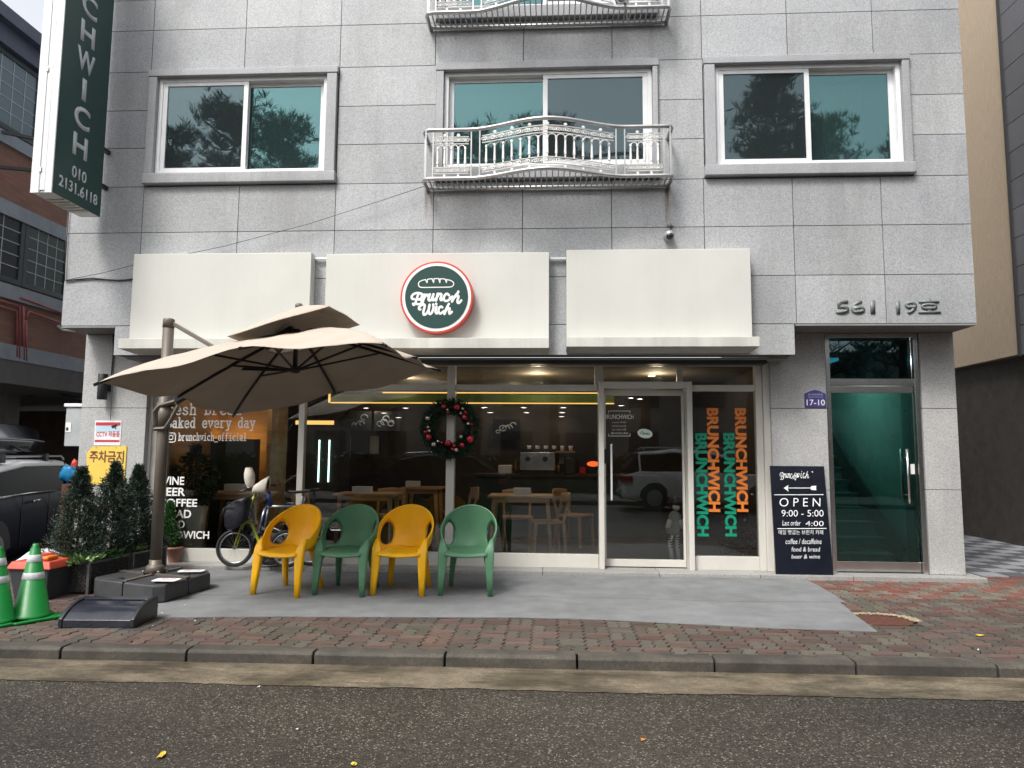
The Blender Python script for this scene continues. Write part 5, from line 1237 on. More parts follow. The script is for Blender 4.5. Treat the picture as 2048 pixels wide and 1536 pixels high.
def mitt(cx, cy, rx, rz_, lean, seed, open_):
    c = at(cx, cy, gy1-.05); mb = MB(); n = 18; rows = 14
    for j in range(rows+1):
        f = j/rows; w_ = math.sin(math.pi*min(1, f*.72+.12))**.7*(1+.08*mnoise.noise(Vector((f*4, seed, 0))))
        for i in range(n):
            a = 2*math.pi*i/n; k_ = 1+.10*mnoise.noise(Vector((math.cos(a)*2, math.sin(a)*2, f*4+seed)))
            mb.v.append(c+Vector((rx*w_*math.cos(a)*k_+lean*(f-.5)*rz_, .06*w_*math.sin(a)*k_, rz_*(f-.5)*2)))
    for j in range(rows):
        for i in range(n): k2 = (i+1) % n; mb.face((j*n+i, j*n+k2, (j+1)*n+k2, (j+1)*n+i))
    mb.face(range(n)) if not open_ else None
    mb.face([rows*n+i for i in range(n)][::-1])
    o = mb.build('handlebar_mitt', M['mitt'], t, smooth=True, solid=.006); return o
mitt(499, 955, .055, .115, -.2, 1, False)
c = at(524, 970, gy1-.08); mb = MB(); n = 20
for j in range(12):
    f = j/11; rr_ = .045+.055*f-.01*max(0, f-.85)/.15
    for i in range(n): a = 2*math.pi*i/n; mb.v.append(c+Vector((-.095+.17*f+.012*math.cos(a), rr_*.6*math.sin(a), -.045+.085*f*.6+rr_*1.0*math.cos(a)*(1+.1*mnoise.noise(Vector((f*3, math.cos(a)*2, 7)))))))
for j in range(11):
    for i in range(n): k2 = (i+1) % n; mb.face((j*n+i, (j+1)*n+i, (j+1)*n+k2, j*n+k2))
mb.face(range(n)); mm_ = mb.build('handlebar_mitt', M['mitt'], t, smooth=True, solid=.006)
n0 = MB(); n0.ball(c+Vector((.072, 0, .005)), 1, 14, (.006,.034,.062)); n0.build('mitt_opening', pm('dark_brown_lining', (.06,.03,.02), .9), mm_)
bg_ = at(478, 1022, gy1-.06); mb = MB(); mb.ball((0,0,0), 1, 20); 
mb.v = [Vector((math.copysign(abs(v.x)**.45, v.x)*.135, math.copysign(abs(v.y)**.45, v.y)*.09, math.copysign(abs(v.z)**.45, v.z)*.14)) for v in mb.v]
mb.v = [v*(1+.30*mnoise.noise(v*11)+.12*mnoise.noise(v*30))+Vector((-v.z*.1+v.z*v.x*1.5, 0, v.x*.45))+bg_+Vector((.0,-.02,-.02)) for v in mb.v]
fb = mb.build('front_bag', pm('black_nylon', (.012,.013,.02), .45, var=.4, bump=.4, bscale=30), t, smooth=True)
MB().tube([bg_+Vector((-.16,-.11,-.05)), bg_+Vector((-.08,-.12,.10)), bg_+Vector((.05,-.11,.12))], .006, 6).tube([bg_+Vector((-.17,-.10,-.09)), bg_+Vector((-.11,-.12,.04)), bg_+Vector((-.02,-.12,.05))], .005, 6).build('strap', M['black'], fb)
MB().tube([bg_+Vector((.10,0,.10)), bg_+Vector((.16,.02,-.08)), hd+Vector((.10,.02,-.10)), hd+Vector((.02,.02,-.14))], .004, 6).tube([st+Vector((.03,0,0)), st+Vector((.12,0,-.15)), hd+Vector((.12,0,.02)), bb], .004, 6).build('brake_cable', M['black'], t)
gy2 = 8.27
t, x, z, hd, st = bike('folding_bicycle', 'silver and dark blue bicycle with black saddle, mostly hidden behind the first yellow armchair', (540, 1095), gy2, .05, .47, .205, (524, 1050), (535, 1008), M['blue'], fender=True)
a_ = at(530, 1015, gy2); b_ = at(602, 1012, gy2); s1_ = at(606, 988, gy2)
mb = MB(); mb.tube([a_, (a_.x+.06, gy2, a_.z+.012), b_], .015, 10); mb.tube([a_+Vector((0,0,-.01)), a_+Vector((-.05,0,-.22)), (x+.33, gy2, z-.05)], .017, 10); mb.tube([a_+Vector((.04,0,-.01)), a_+Vector((-.0,0,-.24))], .013, 8); mb.build('frame', M['silver'], t, smooth=True)
MB().tube([b_+Vector((0,0,-.25)), b_, s1_], .012, 8).tube([b_+Vector((.02,0,-.03)), s1_+Vector((.03,0,-.02))], .006, 6).build('seat_post', M['silver'], t, smooth=True)
sd = at(600, 984, gy2); mb = MB(); prof = [(-.145,.012,.010),(-.12,.018,.004),(-.05,.022,.0),(.0,.035,.004),(.06,.062,.012),(.10,.070,.018),(.13,.055,.014)]; n = 14
for (dx, hw, dz) in prof:
    for i in range(n): a = 2*math.pi*i/n; mb.v.append(sd+Vector((dx, hw*math.cos(a), dz+.015*math.sin(a)*(1 if math.sin(a) > 0 else 1.4))))
for j in range(len(prof)-1):
    for i in range(n): k2 = (i+1) % n; mb.face((j*n+i, j*n+k2, (j+1)*n+k2, (j+1)*n+i))
mb.face(range(n)); mb.face([(len(prof)-1)*n+i for i in range(n)][::-1]); mb.build('saddle', M['black'], t, smooth=True)
MB().tube([at(541, 1013, gy2), at(537, 985, gy2)], .026, 12).tube([at(537, 985, gy2), at(531, 960, gy2)], .018, 10).build('stem', M['blue'], t, smooth=True)
MB().bar(at(528, 969, gy2)+Vector((0,-.1,0)), at(545, 971, gy2)+Vector((.02,.05,0)), .02).build('handlebar', M['black'], t)
MB().tube([(x-.06, gy2-.09, .058), (x-.09, gy2-.16, .06), (x+.02, gy2-.2, .06), (x+.15, gy2-.12, .06)], .009, 6).build('stand', M['black'], t)

# ================================================================== WREATH
wc = at(900, 857, YW-.10); wr = at(900, 812, YW-.10).z-wc.z
t = thing('wreath', 'green christmas wreath with red and silver baubles on the cream mullion', 'wreath', tuple(wc))
mb = MB()
for i in range(5200):
    a = random.uniform(0, 6.28); q = random.uniform(.5, 1.5); mb.col = (q, q, q)
    rr_ = random.uniform(0, 1)**.5*.075; b_ = random.uniform(0, 6.28)
    p = wc+Vector((math.cos(a)*(wr+rr_*math.cos(b_)), rr_*math.sin(b_)*.6, math.sin(a)*(wr+rr_*math.cos(b_))))
    d = Vector((math.cos(a)*math.cos(b_)-math.sin(a)*.8, math.sin(b_)-.2, math.sin(a)*math.cos(b_)+math.cos(a)*.8))+Vector((random.gauss(0,.4),)*3)
    mb.leaf(p, d, random.uniform(.03, .07), .006)
mb.build('foliage', M['wreath'], t)
MB().tube([wc+Vector((math.cos(R(a))*wr, .01, math.sin(R(a))*wr)) for a in range(0, 360, 15)], .03, 8, closed=True).build('ring', M['bark'], t, smooth=True)
redb = pm('red_bauble', (.50,.012,.03), .18, .2, coat=.5); silb = pm('champagne_bauble', (.60,.52,.45), .2, .7); 
for zx, zy, rr_, kd in ((1525,525,24,0),(1648,530,30,0),(1560,555,14,1),(1702,545,16,1),(1560,580,12,0),(1575,578,10,0),(1685,590,14,1),(1718,625,26,0),(1725,578,16,0),(1375,635,24,1),(1752,685,16,1),(1780,690,12,0),(1378,718,14,1),(1390,752,16,1),(1355,762,18,0),(1385,810,28,0),(1685,808,17,1),(1770,830,36,0),(1432,878,24,1),(1470,850,14,1),(1565,865,30,0),(1620,890,18,0),(1605,922,16,0),(1695,885,24,0),(1640,930,20,1),(1505,860,12,0)):
    q = at(560+zx/4.655, 700+zy/4.655, YW-.165); MB().ball(q, rr_/4.655/1426*8.3, 14).build('bauble', redb if kd == 0 else silb, t, smooth=True)

# ================================================================== CAR IN THE ALLEY
def loft(mb, secs, closed=True):
    k = len(secs[0]); n0 = len(mb.v)
    for s in secs: mb.v += [Vector(p) for p in s]
    for j in range(len(secs)-1):
        for i in range(k if closed else k-1):
            i2 = (i+1) % k; mb.face((n0+j*k+i, n0+j*k+i2, n0+(j+1)*k+i2, n0+(j+1)*k+i))
    mb.face([n0+i for i in range(k)][::-1]); mb.face([n0+(len(secs)-1)*k+i for i in range(k)]); return mb
M['glasscar'] = pm('dark_car_window', (.005,.006,.008), .12, spec=.03)
def car(label, st, gh, paint, roofp, hw, wh, rwh, loc, rz, group=None, lights=None, plate=True, name='parked_car', roofrails=True):
    """st: (x, zbottom, zbelt, halfwidth); gh: greenhouse (x, zbelt, zroof, hw_belt, hw_roof)"""
    t = thing(name, label, 'car', (0,0,0), 0, group)
    def sec(x, zb, zt_, w_): return [(x, -w_*.92, zb), (x, -w_, zb+.12), (x, -w_, zb+(zt_-zb)*.72), (x, -w_*.93, zt_), (x, w_*.93, zt_), (x, w_, zb+(zt_-zb)*.72), (x, w_, zb+.12), (x, w_*.92, zb)]
    loft(MB(), [sec(*s) for s in st]).build('body', paint, t, smooth=True, local=True, bev=.02)
    loft(MB(), [[(x, -wb_, zb-.02), (x, -wr_, zr-.03), (x, wr_, zr-.03), (x, wb_, zb-.02)] for x, zb, zr, wb_, wr_ in gh]).build('windows', M['glasscar'], t, local=True, bev=.015)
    inner = gh[1:-1] if len(gh) > 3 else gh
    loft(MB(), [[(x, -wr_-.03, zr-.085), (x, -wr_-.012, zr-.02), (x, -wr_*.85, zr+.010), (x, wr_*.85, zr+.010), (x, wr_+.012, zr-.02), (x, wr_+.03, zr-.085)] for x, zb, zr, wb_, wr_ in inner]).build('roof', roofp, t, local=True, bev=.02, smooth=True)
    for i in ([1, len(gh)//2, len(gh)-2]):                     # pillars
        x, zb, zr, wb_, wr_ = gh[i]; 
        for s in (-1, 1): MB().bar((x, s*(wb_+.006), zb-.02), (x, s*(wr_+.008), zr-.03), .05, .02).build('pillar', paint, t, local=True)
    for x in wh:
        for s in (-1, 1):
            y = s*(hw-.10); w_ = MB().cyl((x, y-.10, rwh), (x, y+.10, rwh), rwh, 28).build('wheel', M['tyre'], t, smooth=False, local=True, bev=.02)
            MB().cyl((x, y+s*.085, rwh), (x, y+s*.107, rwh), rwh*.62, 20).build('rim', M['silver'], w_, local=True)
            MB().prism([(x+(rwh+.06)*math.cos(R(a)), s*(hw+.004), rwh+(rwh+.06)*math.sin(R(a))) for a in range(0, 181, 15)], (0, -s*.03, 0)).build('wheel_arch', M['black'], t, local=True)
    if roofrails:
        for s in (-1, 1):
            x0 = gh[1][0]; x1 = gh[-2][0]; zr = gh[2][2]; wr_ = gh[2][4]
            MB().tube([(x0+.1, s*wr_*.9, zr), (x0+.2, s*wr_*.9, zr+.05), (x1-.2, s*wr_*.9, zr+.05), (x1-.1, s*wr_*.9, zr)], .014, 6).build('roof_rail', M['silver'], t, local=True)
    for nm, mat, b_ in (lights or []): MB().box(*b_).build(nm, mat, t, local=True, bev=.015)
    t.location = loc; t.rotation_euler = (0, 0, rz); return t
navy = pm('dark_navy_car_paint', (.007,.010,.026), .35, var=.1, coat=.0, spec=.06); whitep = pm('white_car_paint', (.84,.85,.86), .2, var=.03, coat=.8)
roofw = pm('white_roof_paint', (.80,.81,.82), .35, var=.03)
redl = pm('red_tail_lamp', (.35,.01,.01), .15, coat=1); clearl = pm('clear_head_lamp', (.6,.62,.65), .1, .3, coat=1)
# car heading into the alley; its right flank (local -y is the right side when x points forward)
ang = math.atan2(1, -.31); fl = Vector((math.cos(ang), math.sin(ang), 0))
pA = at(75, 985, 9.0); side = Vector((fl.y, -fl.x, 0)); hwc = .74
lc_ = Vector((pA.x, pA.y, 0))-side*hwc-fl*1.75
zg_ = -.098
car1 = car('dark navy hatchback with white roof and black roof box, parked at the left', [(0,.28,.70,.60),(.10,.2,.84,.70),(.7,.17,.90,.74),(2.0,.17,.91,.74),(3.4,.17,.90,.74),(4.1,.2,.84,.70),(4.25,.28,.6,.58)],
    [(.30,.90,.95,.66,.60),(.55,.905,1.24,.69,.62),(1.5,.91,1.325,.70,.64),(2.9,.91,1.31,.70,.64),(3.2,.905,1.25,.69,.63),(3.6,.89,.93,.66,.60)], navy, roofw, .74, (.68, 3.5), .29, (lc_.x, lc_.y, zg_), ang)
def at_car(u, v, z): return Vector((u, v, z))
hnd = at(42, 1010, 9.0)
MB().tube([(1.55, -.755, .80), (1.57, -.79, .815), (1.72, -.79, .82), (1.75, -.755, .81)], .014, 8).build('door_handle', M['chrome'], car1, smooth=True, local=True)
MB().box(1.28, -.748, .25, 1.29, -.742, .9).box(2.15, -.748, .25, 2.16, -.742, .9).build('door_gap', M['black'], car1, local=True)
MB().tube([(.6,-.745,.905),(1.5,-.748,.918),(2.6,-.745,.905)], .012, 6).build('belt_trim', M['chrome'], car1, smooth=True, local=True)
inv = Matrix.Rotation(-ang, 3, 'Z')
def tocar(P): return inv@(P-Vector((lc_.x, lc_.y, zg_)))
rb_ = thing('roof_box', 'black roof box strapped on the navy car', 'roof box', (0,0,0)); rb_.location = (lc_.x, lc_.y, zg_); rb_.rotation_euler = (0,0,ang)
secs = []
for x_, w_, z0_, z1_ in ((.50,.20,1.50,1.56),(.65,.36,1.44,1.72),(1.3,.42,1.43,1.80),(2.3,.42,1.43,1.80),(2.9,.38,1.44,1.76),(3.1,.26,1.50,1.62)):
    secs.append([(x_, -w_*.9, z0_), (x_, -w_, (z0_*.6+z1_*.4)), (x_, -w_*.7, z1_), (x_, w_*.7, z1_), (x_, w_, (z0_*.6+z1_*.4)), (x_, w_*.9, z0_)])
loft(MB(), secs).build('shell', pm('gloss_black_box', (.012,.014,.025), .15, coat=.8), rb_, smooth=True, local=True, bev=.02)
MB().tube([(.75,-.40,1.57),(1.3,-.43,1.60),(2.3,-.43,1.60),(2.85,-.39,1.58)], .01, 6).build('seam', M['silver'], rb_, local=True)
for xx in (1.0, 2.35):
    MB().box(xx-.03, -.60, 1.385, xx+.03, .60, 1.41).box(xx-.05, -.62, 1.30, xx+.05, -.55, 1.41).box(xx-.05, .55, 1.30, xx+.05, .62, 1.41).build('crossbar', M['black'], rb_, local=True)

# ================================================================== NEIGHBOURS
def brick(name):
    k = NT(name); mp = k.n('Mapping'); mp.inputs['Rotation'].default_value = (R(90), 0, R(90)); 
    sx_ = k.n('SeparateXYZ'); k.l(k.tc.outputs['Object'], sx_.inputs[0]); cb_ = k.n('CombineXYZ'); k.l(sx_.outputs[1], cb_.inputs[0]); k.l(sx_.outputs[2], cb_.inputs[1])
    b = k.n('TexBrick'); b.inputs['Scale'].default_value = 1; b.inputs['Brick Width'].default_value = .21; b.inputs['Row Height'].default_value = .068; b.inputs['Mortar Size'].default_value = .006
    b.inputs['Color1'].default_value = (.33,.15,.115,1); b.inputs['Color2'].default_value = (.22,.115,.095,1); b.inputs['Mortar'].default_value = (.17,.14,.13,1); k.l(cb_.outputs[0], b.inputs['Vector'])
    n = k.noise(1.2, 5, .6); c = k.mix(k.ramp(n, [(.35,(0,0,0)),(.7,(.55,)*3)]), b.outputs['Color'], (.22,.15,.10)); k.l(c, k.b.inputs['Base Color']); k.b.inputs['Roughness'].default_value = .85
    k.bump(b.outputs['Fac'], -.4, .01); return k.m
M['brick'] = brick('red_brown_brick'); M['band'] = pm('blue_grey_band', (.27,.31,.36), .6, var=.12, grime=.3); M['fasc'] = pm('dark_blue_fascia', (.08,.095,.14), .5)
XB = -7.5
NB = thing('brick_building', 'red brick neighbour with blue grey bands and gridded windows at the left', 'building', (XB-2, 10, 0))
def zx_(px, py): return atx(px, py, XB).z
zr_, zf_ = (zx_(0, 25)+zx_(83, 92))/2, (zx_(0, 95)+zx_(78, 145))/2
zb1 = zx_(60, 425); zb2 = zx_(100, 596); zc1 = zx_(60, 698); zc0 = zx_(60, 725)
Y0, Y1 = 8.3, 15.0
wz = [(zx_(60, 290), zf_-.02), (zb2+.03, zb1-.12)]
mb = MB(); mb.box(XB-6, Y0, zc1, XB, Y1, zf_); NBW = mb.build('wall', M['brick'], NB)
MB().box(XB-6.2, Y0-.2, zf_, XB+.10, Y1+.2, zr_-.18).build('fascia', M['fasc'], NB); MB().box(XB-6.3, Y0-.3, zr_-.179, XB+.22, Y1+.3, zr_).build('roof_edge', M['fasc'], NB)
for i, zz in enumerate((zb1, zb2)): MB().box(XB, Y0, zz-.20, XB+.05, Y1, zz).build('band', M['band'], NB)
MB().box(XB, Y0, wz[0][0]-.2, XB+.05, Y1, wz[0][0]-.03).build('band', M['band'], NB)
MB().box(XB-6, Y0, zc0-.02, XB+.06, Y1, zc1-.001).build('band', M['band'], NB)
MB().prism([(XB-6, Y0, zc0-.02), (XB+.05, Y0, zc0-.02), (XB+.0, Y0, zc0-.34), (XB-6, Y0, zc0-.5)], (0, Y1-Y0, 0)).build('soffit', pm('grey_soffit', (.16,.17,.17), .8, grime=.3), NB)
MB().box(XB-5.9, Y0, -.09, XB-5.7, Y1, zc0-.5).box(XB-5.9, 13.2, -.09, XB-.0, 13.4, zc0-.5).build('undercroft_wall', pm('brown_dark_render', (.10,.07,.055), .8, var=.3), NB)
M['wfr'] = pm('dark_green_grey_frame', (.035,.05,.06), .4)
ya_, yb2 = atx(128, 500, XB).y-.05, atx(40, 470, XB).y
def nwin(z0, z1, y0, y1, nx, nz, pane):
    f = MB(); w_ = .07; x0, x1 = XB-.02, XB+.03
    f.box(x0, y0, z0, x1, y1, z0+w_); f.box(x0, y0, z1-w_, x1, y1, z1); f.box(x0, y0, z0+w_, x1, y0+w_, z1-w_); f.box(x0, y1-w_, z0+w_, x1, y1, z1-w_)
    fo = f.build('window', M['wfr'], NB)
    MB().box(XB+.002, y0+w_, z0+w_, XB+.010, y1-w_, z1-w_).build('pane', pane, fo)
    g = MB()
    for i in range(1, nx): y = y0+w_+(y1-y0-2*w_)*i/nx; g.box(XB+.011, y-.006, z0+w_, XB+.017, y+.006, z1-w_)
    for i in range(1, nz): z = z0+w_+(z1-z0-2*w_)*i/nz; g.box(XB+.0112, y0+w_, z-.006, XB+.0168, y1-w_, z+.006)
    g.build('glazing_bars', pm('pale_glazing_bar', (.40,.46,.50), .5), fo)
lowp = NT('greenish_window'); lowp.b.inputs['Base Color'].default_value = (.035,.06,.06,1); lowp.b.inputs['Roughness'].default_value = .05; lowp.b.inputs['Specular IOR Level'].default_value = 1.
upp = NT('bluish_window'); upp.b.inputs['Base Color'].default_value = (.09,.15,.19,1); upp.b.inputs['Roughness'].default_value = .06; upp.b.inputs['Specular IOR Level'].default_value = 1.
dkp = NT('dark_screen_window'); dkp.b.inputs['Base Color'].default_value = (.03,.035,.045,1); dkp.b.inputs['Roughness'].default_value = .2
yw0 = atx(45, 500, XB).y; yw1 = atx(127, 520, XB).y+.08
nwin(wz[1][0], wz[1][1], yw0, yw1, 4, 5, lowp.m); nwin(wz[1][0], wz[1][1], yw0-1.1, yw0-.01, 3, 5, dkp.m); nwin(wz[1][0], wz[1][1], yw1+.5, yw1+1.7, 4, 5, lowp.m)
yu1 = atx(72, 200, XB).y+.05; nwin(wz[0][0], wz[0][1], yu1-1.25, yu1, 5, 5, upp.m); nwin(wz[0][0], wz[0][1], yu1-2.6, yu1-1.27, 5, 5, upp.m); nwin(wz[0][0], wz[0][1], yu1+.4, yu1+1.6, 5, 5, upp.m)
M['redpipe'] = pm('red_painted_pipe', (.32,.09,.09), .45)
def pz(px, py): q = atx(px, py, XB+.05); return (XB+.05, q.y, q.z)
for pts in ([(0, 601), (38, 612), (38, 716)], [(47, 612), (47, 720)], [(52, 640), (52, 722)], [(0, 612), (33, 622), (33, 714)], [(40, 595), (122, 625)], [(60, 624), (120, 645)], [(52, 640), (57, 624), (60, 624)]):
    MB().tube([pz(*p) for p in pts], .017, 8).build('pipe', M['redpipe'], NB, smooth=True)
MB().tube([pz(*p) for p in ((116, 652), (124, 660), (150, 662))], .02, 8).build('pipe', M['pvc'], NB, smooth=True)
q = atx(-6, 262, XB); MB().bar((XB, q.y, q.z), (XB+.5, q.y+.3, q.z-.02), .04).bar((XB, q.y, q.z-.5), (XB+.5, q.y+.3, q.z-.45), .04).bar((XB, q.y+.9, q.z-.1), (XB+.5, q.y+.3, q.z-.45), .015).build('bracket', M['black'], NB)
# stuff in the undercroft
MB().box(XB-.4, 12.9, 1.0, XB-.0, 13.15, 1.35).box(XB-1.1, 12.9, 1.0, XB-.6, 13.15, 1.35).build('air_vent', pm('vent_grey', (.12,.11,.10), .6), NB)
for p in ([(0, 775), (60, 790), (100, 782), (165, 800)], [(0, 760), (40, 768), (120, 780)]):
    MB().tube([at(x, y, 11.0) for x, y in p], .02, 6).build('pipe', M['wfr'], NB, smooth=True)
MB().box(-9.0, 10.9, -.09, -8.7, 11.2, 2.4).build('post', M['soffit'], NB)

# right neighbour
XR = 7.1; RB = thing('tan_building', 'tan textured neighbour building with dark stone panels at the right', 'building', (XR+2, 12, 0))
zt0 = atx(2045, 707, XR).z; ys_ = atx(2045, 700, XR).y
k = NT('tan_textured_render'); n = k.noise(7, 6, .7, (12, 12, .6)); n2 = k.noise(60, 3, .6); c = k.ramp(n, [(.3, (.34,.27,.20)), (.7, (.52,.42,.31))]); k.l(k.mix(.25, c, k.ramp(n2, [(.3,(.22,.16,.10)),(.7,(.46,.36,.24))])), k.b.inputs['Base Color']); k.b.inputs['Roughness'].default_value = .9; k.bump(n, .6, .02); M['tan'] = k.m
MB().box(XR, ys_, zt0, XR+5, 18, 9.5).build('wall', M['tan'], RB)
sl_ = granite('dark_stone_panel', .105, (1,1.0,1.08), .6)
mb = MB(); z = zt0-.03
while z < 9.4:
    for y in (ys_-1.0*i for i in range(1, 9)): q = random.uniform(.85, 1.15); mb.col = (q, q, q); mb.box(XR-.04, y+.005, z+.006, XR+.2, y+.995, z+.445)
    z += .45
mb.build('stone_panels', sl_, RB); MB().box(XR-.02, ys_-8, zt0-.04, XR+5, ys_-.004, 9.4).build('panel_core', M['dark'], RB)
MB().box(XR-.06, ys_-.03, zt0-.04, XR+.01, ys_+.02, 9.4).build('corner_trim', M['dark'], RB)
MB().box(XR+.12, ys_-8, -.02, XR+.3, 18, zt0-.05).build('undercroft_wall', pm('undercroft_shade_brown', (.045,.037,.03), .85, var=.25, grime=.4), RB)  # wall colour darkened to stand for the deep shade of the undercroft
MB().box(4.8, 17.9, -.02, XR+.2, 18.1, zt0+2).build('end_wall', M['dark'], RB)
q = at(1918, 905, 9.2); MB().box(4.595, 9.2, q.z-.35, 4.66, 9.25, q.z+.55).build('side_trim', M['black'], B)
MB().box(4.55, 16.5, zt0, XR, 18, zt0+.15).build('link_slab', M['soffit'], RB)

# ================================================================== SHOP INTERIOR
fl_ = pm('shop_floor_tile', (.075,.062,.052), .35, var=.1); ceil_ = pm('shop_ceiling', (.22,.19,.15), .8); dkw = pm('dark_green_wall', (.02,.035,.03), .6); brw = pm('brown_wall', (.04,.028,.018), .7, var=.4, scale=1.3)
IX0, IX1, IY1 = -4.85, 2.55, 12.6
MB().box(IX0, 8.515, .03, IX1, IY1, .052).build('shop_floor', fl_, B); MB().box(IX0, 8.62, 2.44, IX1, IY1, 2.5).build('shop_ceiling', ceil_, B)
MB().box(IX0-.05, 8.52, .053, IX0, IY1, 2.44).build('shop_wall', M['panelwood'], B); MB().box(IX1, 8.95, .053, IX1+.05, IY1, 2.44).build('shop_wall', brw, B); MB().box(IX0, IY1, .053, IX1, IY1+.05, 2.44).build('shop_wall', brw, B)
# dark panel with warm cove glow, at the left
yp_ = 9.9; a_ = at(340, 880, yp_); b_ = at(514, 880, yp_); c_ = at(545, 880, yp_)
MB().box(IX0, yp_+.35, .053, c_.x, yp_+.40, 2.438).build('partition_wall', M['panelwood'], B)
t = thing('wall_panel', 'dark green display wall with a warm glow along its top inside the left window', 'wall panel', ((a_.x+b_.x)/2, yp_, .05))
MB().box(IX0+.02, yp_, .055, b_.x, yp_+.12, a_.z+.02).build('panel', dkw, t); MB().box(IX0+.05, yp_+.125, a_.z-.03, b_.x-.05, yp_+.20, a_.z-.01).build('light_strip', emit('warm_cove_light', (1, .55, .18), 7), t)
MB().box(c_.x, yp_-.2, .053, c_.x+.06, yp_+.4, 2.43).build('partition_wall', M['panelwood'], B)
# green ceiling beam with yellow light strips
t = thing('light_beam', 'green ceiling beam edged with yellow light strips inside the shop', 'ceiling light', (-1.2, 10.4, 2.2)); yy = 10.2
x0_ = at(662, 790, yy).x; x1_ = at(1228, 790, yy).x; z1_ = at(900, 786, yy).z; z0_ = at(900, 806, yy).z
MB().box(x0_, yy, z0_+.02, x1_, yy+.5, z1_-.02).build('beam', pm('moss_green_beam', (.10,.16,.03), .7), t)
ys = emit('yellow_light_strip', (1, .60, .16), .7)
MB().box(x0_, yy-.01, z0_-.008, x1_, yy+.02, z0_+.008).build('light_strip', ys, t); MB().box(at(765, 785, yy).x, yy-.01, z1_-.004, x1_, yy+.02, z1_+.012).build('light_strip', ys, t)
xx = at(661, 795, yy).x; MB().box(xx-.03, yy-.01, z0_, xx-.005, yy+.02, z1_+.08).build('light_strip', ys, t)
MB().box(at(592, 844, 9.9).x, 9.88, at(592, 849, 9.9).z, at(668, 850, 9.9).x, 9.9, at(592, 841, 9.9).z).build('warm_sign_light', ys, t)
# downlights
DLN = ['leftmost of the near row left of the wreath', 'second of the near row, nearer the wreath', 'left one of the far row left of the wreath', 'lowest one left of the wreath', 'first right of the wreath, near row', 'first right of the wreath, far row', 'middle of the near row right of the wreath', 'middle of the far row right of the wreath', 'last of the near row before the door', 'last of the far row before the door', 'lowest one just left of the door', 'upper one seen through the door glass', 'left one seen through the door glass', 'seen through the transom above the door', 'right one seen through the door glass']
dl = emit('downlight_glow', (1, .93, .8), 10)
for i, (px, py) in enumerate(((732, 816), (811, 816), (768, 826), (797, 835), (968, 815), (981, 825), (1047, 815), (1053, 825), (1127, 815), (1124, 825), (1123, 833), (1262, 796), (1242, 811), (1303, 752), (1280, 798))):
    d = ray(px, py); zc = 2.432; s_ = (zc-CH)/d.z; p = d*s_
    if py == 752: zc = 2.433; p = Vector((p.x, min(p.y, 11), 0))
    if p.y > IY1-.2: p = Vector((p.x*(IY1-.3)/p.y, IY1-.3, 0)); 
    zc2 = min(2.435, (d*(p.y/d.y)).z+CH)
    q = thing('downlight', 'glowing ceiling downlight in the shop, '+DLN[i], 'downlight', (p.x, p.y, zc2), group='downlights in the shop ceiling')
    MB().lathe([(.0, zc2+.004), (.045, zc2+.004), (.045, zc2)], p.x, p.y, 14, cap=False).build('lens', dl, q); MB().lathe([(.045, zc2-.004), (.058, zc2-.004), (.058, zc2+.004), (.045, zc2+.004)], p.x, p.y, 14, cap=False).build('trim', M['pvc'], q)
for px_, py__, pw_ in ((-3.9, 9.3, 14), (-2.1, 10.2, 16), (-.2, 9.6, 18), (1.4, 9.6, 16), (-.6, 11.6, 14)):
    ll = bpy.data.lights.new('ceiling_lamp_light', 'POINT'); ll.energy = pw_*.32; ll.color = (1, .80, .55); ll.shadow_soft_size = .08
    lo_ = bpy.data.objects.new('ceiling_lamp_light', ll); C.objects.link(lo_); lo_.location = (px_, py__, 2.33)
# fridge with led strips
t = thing('drinks_fridge', 'tall dark glass fridge with two vertical white light strips behind the left glass', 'fridge', (at(645, 920, 10.6).x, 10.8, .05))
fa = at(615, 860, 10.6); fb_ = at(668, 1010, 10.6); MB().box(fa.x, 10.6, .054, fb_.x+.05, 11.2, fa.z+.05).build('cabinet', M['dark'], t)
for px in (639, 659): a_ = at(px, 880, 10.59); b_ = at(px-2, 964, 10.59); MB().box(a_.x-.008, 10.585, b_.z, a_.x+.008, 10.598, a_.z).build('light_strip', emit('cool_led_strip', (.6, 1, .88), 2.5), t)
# tables, boxes and wooden chairs
def table(px0, px1, py, Y, label):
    a = at(px0, py, Y); b = at(px1, py, Y); z = a.z; t = thing('cafe_table', label, 'table', ((a.x+b.x)/2, Y+.3, .053), group='wooden cafe tables inside the shop window')
    MB().box(a.x, Y, z-.03, b.x, Y+.6, z).build('tabletop', M['wood'], t, bev=.004)
    for sx, sy in ((0,0),(1,0),(0,1),(1,1)):
        tx = a.x+.08 if sx == 0 else b.x-.08; bx2 = tx+(-.05 if sx == 0 else .05); ty = Y+.08 if sy == 0 else Y+.52
        MB().taper((bx2, ty, .053), (tx, ty, z-.031), .017, .017, .026, .026).build('leg', M['wood'], t)
    MB().box(a.x+.08, Y+.05, z-.09, b.x-.08, Y+.07, z-.031).build('apron', M['wood'], t)
    return a, b, z
def tbox(px0, px1, py0, py1, Y, label):
    a = at(px0, py0, Y); b = at(px1, py1, Y); o = MB().box(a.x, Y, b.z+.003, b.x, Y+.12, a.z).build('tissue_box', M['pvc'], bev=.006); tag(o, label, 'box', 'white boxes on the cafe tables')
